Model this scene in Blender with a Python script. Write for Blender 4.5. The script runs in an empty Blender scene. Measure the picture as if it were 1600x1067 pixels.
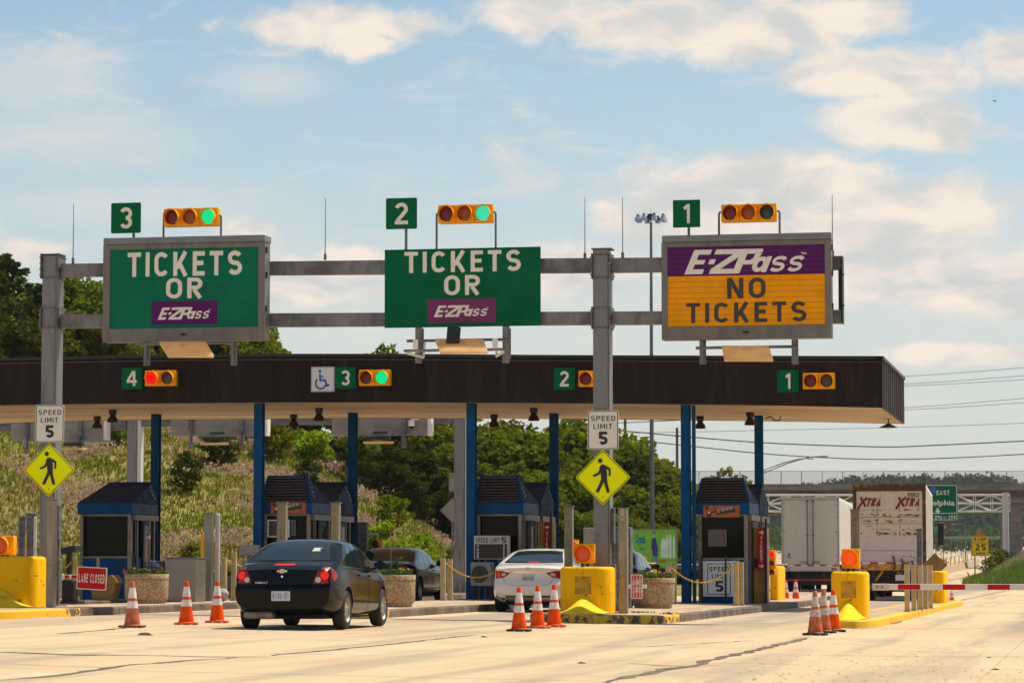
import bpy, bmesh, math, random
from mathutils import Vector, Matrix
from mathutils.bvhtree import BVHTree
from bpy_extras import mesh_utils

R = math.radians
rnd = random.Random(7)
scene = bpy.context.scene
COL = scene.collection

# ------------------------------------------------------------------ camera
F = 4667.0                      # focal length in photo pixels (105 mm on a 36 mm sensor)
PSI = R(11.15)                  # camera looks this far left of the lane direction (+Y)
PITCH = math.atan(357.0 / F)
EYE = 0.98
RGT = Vector((math.cos(PSI), math.sin(PSI), 0))
FH = Vector((-math.sin(PSI), math.cos(PSI), 0))
FWD = FH * math.cos(PITCH) + Vector((0, 0, 1)) * math.sin(PITCH)
UP = Vector((0, 0, 1)) * math.cos(PITCH) - FH * math.sin(PITCH)
cam = bpy.data.cameras.new('camera')
cam.lens = 105.0
cam.sensor_width = 36.0
cam.clip_end = 8000
cam.dof.use_dof = True
cam.dof.focus_distance = 60.0
cam.dof.aperture_fstop = 6.3
camo = bpy.data.objects.new('camera', cam)
COL.objects.link(camo)
camo.location = (0, 0, EYE)
camo.rotation_euler = Matrix((RGT, UP, -FWD)).transposed().to_euler()
scene.camera = camo

# ------------------------------------------------------------------ sun and sky
SUN_EL, SUN_AZ = R(63), R(48)   # azimuth measured to the right of the lane direction
sl = bpy.data.lights.new('sun', 'SUN')
sl.energy = 5.0
sl.angle = R(0.55)
sl.color = (1.0, 0.885, 0.70)
so = bpy.data.objects.new('sun', sl)
COL.objects.link(so)
sd = Vector((math.sin(SUN_AZ) * math.cos(SUN_EL), math.cos(SUN_AZ) * math.cos(SUN_EL), math.sin(SUN_EL)))
so.rotation_euler = sd.to_track_quat('Z', 'Y').to_euler()
so.location = sd * 200

world = bpy.data.worlds.new("World")
scene.world = world
world.use_nodes = True


class NT:
 """tiny node-tree writer"""
 def __init__(s, tree):
  s.t = tree
 def n(s, typ, **kw):
  nd = s.t.nodes.new(typ)
  for k, v in kw.items():
   setattr(nd, k, v)
  return nd
 def put(s, sock, v):
  if hasattr(v, 'is_output'):
   s.t.links.new(v, sock)
  elif v is not None:
   sock.default_value = v
 def math(s, op, a, b=None, c=None, clamp=False):
  nd = s.n('ShaderNodeMath', operation=op, use_clamp=clamp)
  for i, v in enumerate((a, b, c)):
   if v is not None:
    s.put(nd.inputs[i], v)
  return nd.outputs[0]
 def vmath(s, op, a, b=None):
  nd = s.n('ShaderNodeVectorMath', operation=op)
  s.put(nd.inputs[0], a)
  if b is not None:
   s.put(nd.inputs[1], b)
  return nd.outputs['Value'] if op in ('LENGTH', 'DOT_PRODUCT') else nd.outputs[0]
 def noise(s, vec, scale=5, detail=4, rough=0.5, dist=0.0):
  nd = s.n('ShaderNodeTexNoise')
  s.put(nd.inputs['Vector'], vec)
  nd.inputs['Scale'].default_value = scale
  nd.inputs['Detail'].default_value = detail
  nd.inputs['Roughness'].default_value = rough
  nd.inputs['Distortion'].default_value = dist
  return nd.outputs[0]
 def ramp(s, fac, lo, hi, a=0.0, b=1.0, smooth=True):
  nd = s.n('ShaderNodeMapRange', interpolation_type='SMOOTHSTEP' if smooth else 'LINEAR')
  s.put(nd.inputs[0], fac)
  for i, v in enumerate((lo, hi, a, b)):
   nd.inputs[1 + i].default_value = v
  return nd.outputs[0]
 def mix(s, fac, a, b, blend='MIX'):
  nd = s.n('ShaderNodeMix', data_type='RGBA', blend_type=blend)
  s.put(nd.inputs[0], fac)
  s.put(nd.inputs[6], a if hasattr(a, 'is_output') else (*a[:3], 1))
  s.put(nd.inputs[7], b if hasattr(b, 'is_output') else (*b[:3], 1))
  return nd.outputs[2]
 def mapping(s, vec, scale=(1, 1, 1), loc=(0, 0, 0), rot=(0, 0, 0)):
  nd = s.n('ShaderNodeMapping')
  s.put(nd.inputs['Vector'], vec)
  nd.inputs['Scale'].default_value = scale
  nd.inputs['Location'].default_value = loc
  nd.inputs['Rotation'].default_value = rot
  return nd.outputs[0]


def build_sky():
 w = NT(world.node_tree)
 bg = world.node_tree.nodes['Background']
 sky = w.n('ShaderNodeTexSky', sky_type='NISHITA')
 sky.sun_disc = False
 sky.sun_elevation = SUN_EL
 sky.sun_rotation = SUN_AZ
 sky.air_density = 1.0
 sky.dust_density = 0.6
 sky.ozone_density = 2.0
 geo = w.n('ShaderNodeTexCoord').outputs['Generated']
 # bearings on the sky: u to the right of a fixed compass bearing, v upwards
 x = w.vmath('DOT_PRODUCT', geo, tuple(RGT))
 y = w.math('MAXIMUM', w.vmath('DOT_PRODUCT', geo, tuple(FH)), 0.06)
 z = w.vmath('DOT_PRODUCT', geo, (0, 0, 1))
 cmb = w.n('ShaderNodeCombineXYZ')
 w.put(cmb.inputs[0], w.math('DIVIDE', x, y))
 w.put(cmb.inputs[1], w.math('DIVIDE', z, y))
 uv = cmb.outputs[0]
 P = lambda px, py: ((px - 800) / F, (890 - py) / F)
 big = w.noise(w.mapping(uv, (1, 1.5, 1)), 13, 6, 0.62, 0.3)
 fine = w.noise(w.mapping(uv, (1, 1.35, 1), (3.1, 1.7, 0)), 55, 9, 0.66, 0.6)
 nz = w.math('ADD', w.math('MULTIPLY', w.math('SUBTRACT', big, 0.5), 1.9), w.math('MULTIPLY', w.math('SUBTRACT', fine, 0.5), 1.7))
 def field(blobs, amp):
  out = None
  for (px, py, a, b) in blobs:
   u, v = P(px, py)
   d = w.vmath('SUBTRACT', uv, (u, v, 0))
   d = w.vmath('LENGTH', w.vmath('MULTIPLY', d, (F / a, F / b, 0)))
   m = w.math('SUBTRACT', 1.0, d)
   out = m if out is None else w.math('MAXIMUM', out, m)
  return w.math('ADD', out, w.math('MULTIPLY', nz, amp))
 cum = field([(1090, 30, 330, 80), (870, 10, 150, 50), (520, 35, 190, 45), (560, 60, 80, 35), (1390, 105, 210, 48), (1600, 75, 120, 70),
     (1420, 190, 150, 55), (1220, 320, 330, 105), (1480, 335, 130, 85), (1050, 335, 160, 65), (1330, 400, 330, 70), (1150, 270, 110, 50), (1600, 460, 180, 45), (1340, 20, 120, 40),
     (375, 362, 60, 26), (50, 395, 90, 28), (560, 400, 70, 26), 
     (460, 440, 200, 45), (900, 420, 150, 55), (1480, 555, 170, 22), (1440, 450, 220, 40)], 0.66)
 m1 = w.ramp(cum, -0.04, 0.50)
 veil = field([(100, 210, 230, 60), (30, 120, 200, 70), (420, 120, 110, 40), (1500, 430, 420, 150), (700, 470, 900, 130), (200, 320, 260, 40)], 0.5)
 m2 = w.math('MULTIPLY', w.ramp(veil, -0.25, 0.9), 0.5)
 wisp = w.noise(w.mapping(uv, (0.8, 2.4, 1), (2.2, 5.1, 0), (0, 0, 0.25)), 26, 9, 0.68, 0.9)
 m3 = w.math('MULTIPLY', w.ramp(wisp, 0.50, 0.74), 0.55)
 # bright warm tops and greyer bellies of the clouds
 shade = w.noise(w.mapping(uv, (1, 2.0, 1), (7.3, 2.1, 0)), 30, 5, 0.55, 0.3)
 ccol = w.mix(w.ramp(shade, 0.36, 0.62), (0.60, 0.61, 0.60), (0.87, 0.77, 0.67))
 v = w.math('DIVIDE', z, y)
 low = w.ramp(v, 0.19, 0.0, 0.0, 1.0, False)
 nish = w.mix(1.0, sky.outputs[0], (SKY_GAIN, SKY_GAIN, SKY_GAIN), 'MULTIPLY')
 clear = w.mix(w.math('MULTIPLY', low, 0.92), w.mix(1.0, nish, (1.14, 1.15, 1.03), 'MULTIPLY'), (0.60, 0.60, 0.595))
 c = w.mix(m3, w.mix(m2, clear, (0.70, 0.69, 0.66)), (0.76, 0.70, 0.63))
 c = w.mix(m1, c, ccol)
 up = w.ramp(y, 0.05, 0.25)          # the clouds belong to the half of the sky in front; overhead and behind is scattered cloud
 gen = w.math('MULTIPLY', w.ramp(w.noise(geo, 3.0, 5, 0.6), 0.5, 0.66), 0.6)
 back = w.mix(gen, nish, (0.70, 0.66, 0.60))
 c = w.mix(up, back, c)
 w.put(bg.inputs['Color'], c)
 bg.inputs['Strength'].default_value = 1.0


SKY_GAIN = 0.105
build_sky()

vs = scene.view_settings
vs.view_transform = 'Standard'
vs.look = 'None'
vs.exposure = 0.12
vs.gamma = 1.0
vs.use_curve_mapping = False
scene.cycles.max_bounces = 6
scene.cycles.caustics_reflective = False
scene.cycles.caustics_refractive = False

# ------------------------------------------------------------------ where things stand
def gz(x, y):
 """height of the paving: crowned crosswise, climbing far away"""
 z = 0.12 - 0.015 * (min(max(x, -18), 3) + 18) if x > -18 else 0.12 + 0.008 * (max(x, -45) + 18)
 if y > 150:
  z += 1.8e-5 * (y - 150) ** 2
 return z

def ray(px, py):
 return FWD + RGT * ((px - 800) / F) + UP * ((533.5 - py) / F)

def PD(px, py, D):
 r = ray(px, py)
 return Vector((0, 0, EYE)) + r * (D / r.dot(FH))

def PY(px, py, Y):
 r = ray(px, py)
 return Vector((0, 0, EYE)) + r * (Y / r.y)

def GR(px, py, h=0.0):
 """where the sight line of a photo point meets the paving (plus h)"""
 r = ray(px, py)
 z = 0.0
 for _ in range(30):
  t = (z + h - EYE) / r.z
  p = Vector((0, 0, EYE)) + r * t
  z = gz(p.x, p.y)
 return p

def XY(px, D):
 p = RGT * ((px - 800) / F * D) + FH * D
 return p.x, p.y

def rect(Y, x0, y0, x1, y1):
 """a photo rectangle as X0, X1, Z0, Z1 on the plane y = Y"""
 cx, cy = (x0 + x1) / 2, (y0 + y1) / 2
 return PY(x0, cy, Y).x, PY(x1, cy, Y).x, PY(cx, y1, Y).z, PY(cx, y0, Y).z

# ------------------------------------------------------------------ materials
def lin(c):
 if isinstance(c, str):
  c = tuple(int(c[i:i + 2], 16) / 255 for i in (0, 2, 4))
  return tuple(v / 12.92 if v <= 0.04045 else ((v + 0.055) / 1.055) ** 2.4 for v in c)
 return c

_mats = {}
def MAT(name, col, rough=0.6, metal=0.0, var=0.0, vscale=3.0, col2=None, bump=0.0, bscale=40.0, coat=0.0, emit=None, estr=0.0, stretch=(1, 1, 1), lo=0.35, hi=0.65, spec=0.5):
 if name in _mats:
  return _mats[name]
 m = bpy.data.materials.new(name)
 m.use_nodes = True
 t = NT(m.node_tree)
 b = m.node_tree.nodes['Principled BSDF']
 c = lin(col)
 b.inputs['Base Color'].default_value = (*c, 1)
 b.inputs['Roughness'].default_value = rough
 b.inputs['Metallic'].default_value = metal
 b.inputs['Specular IOR Level'].default_value = spec
 b.inputs['Coat Weight'].default_value = coat
 b.inputs['Coat Roughness'].default_value = 0.04
 if emit:
  b.inputs['Emission Color'].default_value = (*lin(emit), 1)
  b.inputs['Emission Strength'].default_value = estr
 if var or col2 or bump:
  co = t.mapping(t.n('ShaderNodeTexCoord').outputs['Object'], stretch)
  if var or col2:
   c2 = lin(col2) if col2 else tuple(v * (1 - var) for v in c)
   f = t.ramp(t.noise(co, vscale, 6, 0.62), lo, hi)
   c1 = c if col2 else tuple(min(1, v * (1 + var * 0.6)) for v in c)
   t.put(b.inputs['Base Color'], t.mix(f, c1, c2))
   t.put(b.inputs['Roughness'], t.ramp(t.noise(co, vscale * 1.7, 4), 0.3, 0.7, max(0.03, rough - 0.08), min(1, rough + 0.12)))
  if bump:
   bp = t.n('ShaderNodeBump')
   bp.inputs['Strength'].default_value = bump
   bp.inputs['Distance'].default_value = 0.02
   t.put(bp.inputs['Height'], t.noise(co, bscale, 5, 0.6))
   t.put(b.inputs['Normal'], bp.outputs[0])
 _mats[name] = m
 return m

# ------------------------------------------------------------------ mesh writing
class MB:
 """collects shapes and links them as ONE mesh object"""
 def __init__(s):
  s.v, s.f, s.m, s.mats = [], [], [], []
 def mi(s, mat):
  if mat is None:
   return -1
  if mat not in s.mats:
   s.mats.append(mat)
  return s.mats.index(mat)
 def add(s, verts, faces, mat=None):
  o = len(s.v)
  s.v += [tuple(v) for v in verts]
  k = s.mi(mat)
  for f in faces:
   s.f.append(tuple(i + o for i in f))
   s.m.append(k)
  return s
 def bm(s, bm, mat=None, M=None):
  bm.verts.index_update()
  s.add([(M @ v.co if M else v.co) for v in bm.verts], [[v.index for v in f.verts] for f in bm.faces], mat)
  bm.free()
  return s
 def box(s, x0, x1, y0, y1, z0, z1, mat=None, bev=0.0, seg=1, M=None):
  b = bmesh.new()
  bmesh.ops.create_cube(b, size=1)
  for v in b.verts:
   v.co = Vector(((x0 + x1) / 2 + v.co.x * (x1 - x0), (y0 + y1) / 2 + v.co.y * (y1 - y0), (z0 + z1) / 2 + v.co.z * (z1 - z0)))
  if bev:
   bmesh.ops.bevel(b, geom=list(b.edges), offset=bev, segments=seg, affect='EDGES', profile=0.5)
  return s.bm(b, mat, M)
 def cyl(s, p0, p1, r0, r1=None, n=16, mat=None, caps=True):
  p0, p1 = Vector(p0), Vector(p1)
  r1 = r0 if r1 is None else r1
  d = (p1 - p0).normalized()
  a = d.orthogonal().normalized()
  b = d.cross(a)
  vs_, fs = [], []
  for p, r in ((p0, r0), (p1, r1)):
   for i in range(n):
    t = 2 * math.pi * i / n
    vs_.append(p + a * math.cos(t) * r + b * math.sin(t) * r)
  for i in range(n):
   j = (i + 1) % n
   fs.append((i, j, n + j, n + i))
  if caps:
   fs.append(tuple(range(n))[::-1])
   fs.append(tuple(range(n, 2 * n)))
  return s.add(vs_, fs, mat)
 def tube(s, pts, r, n=8, mat=None):
  pts = [Vector(p) for p in pts]
  vs_, fs = [], []
  a = None
  for k, p in enumerate(pts):
   d = (pts[min(k + 1, len(pts) - 1)] - pts[max(k - 1, 0)]).normalized()
   if a is None:
    a = d.orthogonal().normalized()
   else:
    a = (a - d * a.dot(d)).normalized()
   b = d.cross(a)
   rr = r[k] if isinstance(r, (list, tuple)) else r
   for i in range(n):
    t = 2 * math.pi * i / n
    vs_.append(p + a * math.cos(t) * rr + b * math.sin(t) * rr)
  for k in range(len(pts) - 1):
   for i in range(n):
    j = (i + 1) % n
    fs.append((k * n + i, k * n + j, k * n + n + j, k * n + n + i))
  fs.append(tuple(range(n))[::-1])
  fs.append(tuple(range(len(pts) * n - n, len(pts) * n)))
  return s.add(vs_, fs, mat)
 def lathe(s, prof, c=(0, 0, 0), n=24, mat=None, axis='Z', M=None):
  vs_, fs = [], []
  c = Vector(c)
  for (r, z) in prof:
   for i in range(n):
    t = 2 * math.pi * i / n
    p = Vector((r * math.cos(t), r * math.sin(t), z))
    if axis == 'X':
     p = Vector((p.z, p.x, p.y))
    elif axis == 'Y':
     p = Vector((p.x, p.z, p.y))
    vs_.append((M @ (c + p)) if M else c + p)
  for k in range(len(prof) - 1):
   for i in range(n):
    j = (i + 1) % n
    q = (k * n + i, k * n + j, k * n + n + j, k * n + n + i)
    fs.append(q if axis != 'Y' else q[::-1])
  return s.add(vs_, fs, mat)
 def prism(s, poly, y0, y1, mat=None, axis='Y'):
  """polygon in the X-Z plane pushed along Y (or X-Y along Z, Y-Z along X)"""
  def put(p, t):
   return {'Y': (p[0], t, p[1]), 'Z': (p[0], p[1], t), 'X': (t, p[0], p[1])}[axis]
  n = len(poly)
  vs_ = [put(p, y0) for p in poly] + [put(p, y1) for p in poly]
  fs = [tuple(range(n)), tuple(range(2 * n - 1, n - 1, -1))]
  for i in range(n):
   j = (i + 1) % n
   fs.append((i, i + n, j + n, j))
  return s.add(vs_, fs, mat)
 def build(s, name, mat, parent=None, sharp=35, loc=None, smooth=True):
  me = bpy.data.meshes.new(name)
  off = Vector((0, 0, 0))
  o = bpy.data.objects.new(name, me)
  COL.objects.link(o)
  if parent is not None:
   o.parent = parent
   p = parent
   while p is not None:
    off += p.location
    p = p.parent
  elif loc is not None:
   off = Vector(loc)
   o.location = off
  me.from_pydata([(v[0] - off.x, v[1] - off.y, v[2] - off.z) for v in s.v], [], s.f)
  if any(k >= 0 for k in s.m) or mat is None:
   ms = list(s.mats)
   if mat is not None:
    ms = [mat] + [x for x in ms if x is not mat]
   for x in ms:
    me.materials.append(x)
   me.polygons.foreach_set('material_index', [ms.index(s.mats[k]) if k >= 0 else 0 for k in s.m])
  else:
   me.materials.append(mat)
  b = bmesh.new()
  b.from_mesh(me)
  bmesh.ops.recalc_face_normals(b, faces=list(b.faces)) if len(b.faces) < 60000 else None
  b.to_mesh(me)
  b.free()
  if smooth:
   me.shade_smooth()
   me.set_sharp_from_angle(angle=R(sharp))
  me.update()
  return o

def tag(o, label, cat, group=None):
 o['label'] = label
 o['category'] = cat
 if group:
  o['group'] = group
 return o

def thing(name, label, cat, loc=(0, 0, 0), group=None, rz=0.0):
 o = bpy.data.objects.new(name, None)
 o.empty_display_size = 0.2
 COL.objects.link(o)
 o.location = loc
 o.rotation_euler = (0, 0, rz)
 return tag(o, label, cat, group)

def struct(o, kind='structure'):
 o['kind'] = kind
 return o

def dup(root, loc, label, rz=None, group=None, scale=None, name=None):
 """a copy of a thing with copies of its parts and their sub-parts"""
 r = root.copy()
 COL.objects.link(r)
 r.location = loc
 if rz is not None:
  r.rotation_euler = (0, 0, rz)
 if scale is not None:
  r.scale = (scale, scale, scale) if not isinstance(scale, (tuple, list)) else scale
 r['label'] = label
 if group:
  r['group'] = group
 if root.type == 'EMPTY' or root.children:
  for ch in list(root.children):
   c = ch.copy()
   COL.objects.link(c)
   c.parent = r
   for g in list(ch.children):
    d = g.copy()
    COL.objects.link(d)
    d.parent = c
 return r

# ------------------------------------------------------------------ lettering
def glyphs(txt, bold=0.02, shear=0.0, spacing=1.0, res=3):
 """the flat outline of a word as verts, faces and its extent"""
 cu = bpy.data.curves.new('lettering', 'FONT')
 cu.body = txt
 cu.size = 1
 cu.offset = bold
 cu.shear = shear
 cu.space_character = spacing
 cu.resolution_u = res
 ob = bpy.data.objects.new('lettering', cu)
 COL.objects.link(ob)
 me = bpy.data.meshes.new_from_object(ob.evaluated_get(bpy.context.evaluated_depsgraph_get()))
 v = [p.co.copy() for p in me.vertices]
 f = [tuple(p.vertices) for p in me.polygons]
 bpy.data.objects.remove(ob)
 bpy.data.curves.remove(cu)
 bpy.data.meshes.remove(me)
 xs = [p.x for p in v]
 ys = [p.y for p in v]
 return v, f, (min(xs), max(xs), min(ys), max(ys))

_gl = {}
def word(mb, txt, X0, X1, Z0, Z1, Y, mat=None, bold=0.02, shear=0.0, spacing=1.0, M=None, face=-1):
 """lettering that fills the rectangle on the plane y = Y, read from -Y (face -1)"""
 k = (txt, bold, shear, spacing)
 if k not in _gl:
  _gl[k] = glyphs(txt, bold, shear, spacing)
 v, f, (a, b, c, d) = _gl[k]
 vs_ = []
 for p in v:
  q = Vector((X0 + (p.x - a) / (b - a) * (X1 - X0), Y, Z0 + (p.y - c) / (d - c) * (Z1 - Z0)))
  vs_.append(M @ q if M else q)
 mb.add(vs_, f, mat)

def stroke(mb, pts, w, Y, mat=None, cap=True):
 """a flat painted stroke through (x, z) points on the plane y = Y"""
 for (a, b) in zip(pts, pts[1:]):
  ax, az, bx, bz = a[0], a[1], b[0], b[1]
  L = math.hypot(bx - ax, bz - az) or 1e-6
  nx, nz = -(bz - az) / L * w / 2, (bx - ax) / L * w / 2
  mb.add([(ax + nx, Y, az + nz), (bx + nx, Y, bz + nz), (bx - nx, Y, bz - nz), (ax - nx, Y, az - nz)], [(0, 1, 2, 3)], mat)
 if cap:
  for k, p in enumerate(pts):
   disc(mb, p[0], p[1], w / 2 * 0.999, Y - 0.0003 * (k + 1), mat, 12)

def disc(mb, x, z, r, Y, mat=None, n=20):
 mb.add([(x + r * math.cos(2 * math.pi * i / n), Y, z + r * math.sin(2 * math.pi * i / n)) for i in range(n)], [tuple(range(n))], mat)

def rrect(X0, X1, Z0, Z1, r, n=5):
 p = []
 for (cx, cz, a) in ((X1 - r, Z0 + r, -90), (X1 - r, Z1 - r, 0), (X0 + r, Z1 - r, 90), (X0 + r, Z0 + r, 180)):
  for i in range(n + 1):
   t = R(a + 90 * i / n)
   p.append((cx + r * math.cos(t), cz + r * math.sin(t)))
 return p

def ring(mb, outer, inner, Y, mat=None):
 """flat border between two outlines with the same number of points"""
 n = len(outer)
 mb.add([(p[0], Y, p[1]) for p in outer] + [(p[0], Y, p[1]) for p in inner], [(i, (i + 1) % n, n + (i + 1) % n, n + i) for i in range(n)], mat)

# ------------------------------------------------------------------ shared materials
M_GALV = MAT('galvanised_steel', '87888a', 0.5, 0.3, 0.22, 30.0, bump=0.05, bscale=60, lo=0.3, hi=0.7, spec=.08)
M_GALV_D = MAT('weathered_galvanised_steel', '75777a', 0.55, 0.3, 0.35, 4.0, stretch=(0.4, 1, 1.6), spec=.08)
M_SIGNFRAME = MAT('sign_cabinet_aluminium', '787571', 0.5, 0.25, 0.10, 2.0)
M_GREEN = MAT('sign_green', (0.0, 0.125, 0.045), 0.45, 0, 0.12, 1.5, spec=.08)
M_GREEN2 = MAT('sign_green_glass', (0.0, 0.165, 0.085), 0.35, 0, 0.15, 1.2, spec=.08)
M_WHITE = MAT('sign_white', (0.80, 0.77, 0.70), 0.5, 0, 0.05, 6, spec=.08)
M_BLACK = MAT('sign_black', (0.012, 0.012, 0.012), 0.5)
M_DGREY = MAT('sign_letter_charcoal', (0.035, 0.033, 0.03), 0.5)
M_PURPLE = MAT('sign_purple', (0.105, 0.014, 0.13), 0.45, 0, 0.1, 2, spec=.08)
M_AMBERSIGN = MAT('sign_amber', (0.92, 0.36, 0.0), 0.45, 0, 0.1, 2, spec=.08)
M_RED = MAT('sign_red', (0.55, 0.015, 0.02), 0.45, 0, 0.08, 4, spec=.08)
M_LIME = MAT('fluorescent_yellow_green', (0.95, 1.0, 0.0), 0.6, spec=.08)
M_SIGBODY = MAT('signal_yellow', (0.92, 0.40, 0.006), 0.45, 0, 0.12, 8, spec=.08)
M_YPAINT = MAT('yellow_safety_paint', (1.0, 0.53, 0.0), 0.5, 0, 0, 2.6, col2=(0.94, 0.44, 0.0), lo=.50, hi=.78, stretch=(1, 1, .45), bump=0.06, bscale=30, spec=.08)
M_YPAINT2 = MAT('light_yellow_paint', (0.93, 0.66, 0.02), 0.55, 0, 0.12, 4.0, bump=0.12, bscale=25, spec=.08)  # lighter yellow than the blocks, for the nose ramps
M_BLUE = MAT('booth_blue_paint', (0.0, 0.070, 0.21), 0.45, 0, 0.2, 2.5, spec=.08)
M_NAVY = MAT('booth_navy_roof', (0.016, 0.034, 0.080), 0.7, 0.0, 0.25, 2.0, spec=.12)
M_STEEL = MAT('stainless_steel', '8a857c', 0.38, 0.7, 0.3, 3.0, stretch=(1, 1, 0.3))
M_TINT = MAT('dark_window_glass', (0.004, 0.0035, 0.003), 0.10, spec=.12)
M_FASCIA = MAT('canopy_dark_panel', (0.022, 0.0165, 0.0145), 0.6, 0.0, 0.22, 0.7, spec=.10, stretch=(1, 1, .35))
M_BLACKM = MAT('black_metal', (0.012, 0.011, 0.011), 0.5)
M_TAN = MAT('lamp_cover_tan', (0.94, 0.76, 0.48), 0.6, 0, 0.08, 3)
M_CONC = MAT('island_concrete', (0.53, 0.39, 0.24), 0.85, 0, 0.25, 2.5, bump=0.1)
M_CURB = MAT('grey_kerb_stone', (0.20, 0.17, 0.145), 0.85, 0, 0.35, 4, bump=0.15)
M_ORANGE = MAT('cone_orange', (0.88, 0.085, 0.006), 0.5, 0, 0.15, 8, spec=.08)
M_ORANGE_F = MAT('cone_faded_orange', (0.52, 0.13, 0.035), 0.65, 0, 0.3, 10)
M_CONEW = MAT('cone_white_band', (0.80, 0.76, 0.70), 0.45, 0, 0.18, 14)
M_RUBBER = MAT('black_rubber', (0.014, 0.013, 0.013), 0.75)

def weather(m, col, scale, lo, hi, amt, stretch=(1, 1, 1)):
 """scuffs, streaks or stains with a shape of their own over a finished paint"""
 t = NT(m.node_tree)
 sock = m.node_tree.nodes['Principled BSDF'].inputs['Base Color']
 base = sock.links[0].from_socket if sock.links else tuple(sock.default_value)
 co = t.mapping(t.n('ShaderNodeTexCoord').outputs['Object'], stretch, (scale, 3.3, 1.7))
 f = t.math('MULTIPLY', t.ramp(t.noise(co, scale, 7, 0.68, 0.4), lo, hi), amt)
 t.put(sock, t.mix(f, base, col))
weather(M_YPAINT, (0.10, 0.06, 0.03), 3.2, .59, .67, .75, (1, 1, 1.6))
weather(M_YPAINT, (0.50, 0.26, 0.01), 2.0, .53, .71, .5, (3.5, 3.5, .35))
weather(M_YPAINT2, (0.30, 0.20, 0.05), 3.0, .55, .67, .6)
weather(M_GALV, (0.10, 0.09, 0.085), 1.6, .49, .65, .5, (2.5, 2.5, .3))
weather(M_FASCIA, (0.055, 0.045, 0.038), 1.5, .48, .68, .5, (2.2, 2.2, .25))
weather(M_BLUE, (0.03, 0.06, 0.11), 1.4, .48, .65, .6, (3, 3, .3))
weather(M_SIGNFRAME, (0.10, 0.09, 0.075), 1.3, .49, .67, .5, (2.5, 2.5, .35))
weather(M_CONC, (0.17, 0.13, 0.10), 1.6, .47, .61, .6)
weather(M_STEEL, (0.16, 0.12, 0.08), 1.5, .48, .65, .5, (3, 3, .3))
def translucent(m, amt):
 t = NT(m.node_tree)
 p = m.node_tree.nodes['Principled BSDF']
 tl = t.n('ShaderNodeBsdfTranslucent')
 s = p.inputs['Base Color']
 t.put(tl.inputs['Color'], s.links[0].from_socket if s.links else tuple(s.default_value))
 mx = t.n('ShaderNodeMixShader')
 mx.inputs[0].default_value = amt
 t.put(mx.inputs[1], p.outputs[0])
 t.put(mx.inputs[2], tl.outputs[0])
 t.put(m.node_tree.nodes['Material Output'].inputs['Surface'], mx.outputs[0])
translucent(M_TAN, .75)

# ------------------------------------------------------------------ road-sign lettering drawn as even strokes
def ribbon(mb, pts, w, place, mat=None):
 """mitred stroke through 2-D points; place maps (u, v) to 3-D"""
 n = len(pts)
 L, Rr = [], []
 for i in range(n):
  a, b, c = pts[max(i - 1, 0)], pts[i], pts[min(i + 1, n - 1)]
  d1 = (b[0] - a[0], b[1] - a[1]) if i else (c[0] - b[0], c[1] - b[1])
  d2 = (c[0] - b[0], c[1] - b[1]) if i < n - 1 else d1
  l1, l2 = math.hypot(*d1) or 1, math.hypot(*d2) or 1
  n1, n2 = (-d1[1] / l1, d1[0] / l1), (-d2[1] / l2, d2[0] / l2)
  m = (n1[0] + n2[0], n1[1] + n2[1])
  k = w / 2 / max(0.25, (m[0] * n1[0] + m[1] * n1[1]) / 1.0)
  k = min(k, w)
  L.append((b[0] + m[0] * k, b[1] + m[1] * k))
  Rr.append((b[0] - m[0] * k, b[1] - m[1] * k))
 mb.add([place(*p) for p in L] + [place(*p) for p in Rr], [(i, i + 1, n + i + 1, n + i) for i in range(n - 1)], mat)

def _arc(cx, cy, rx, ry, a0, a1, n=14):
 return [(cx + rx * math.cos(R(a0 + (a1 - a0) * i / n)), cy + ry * math.sin(R(a0 + (a1 - a0) * i / n))) for i in range(n + 1)]

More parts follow.
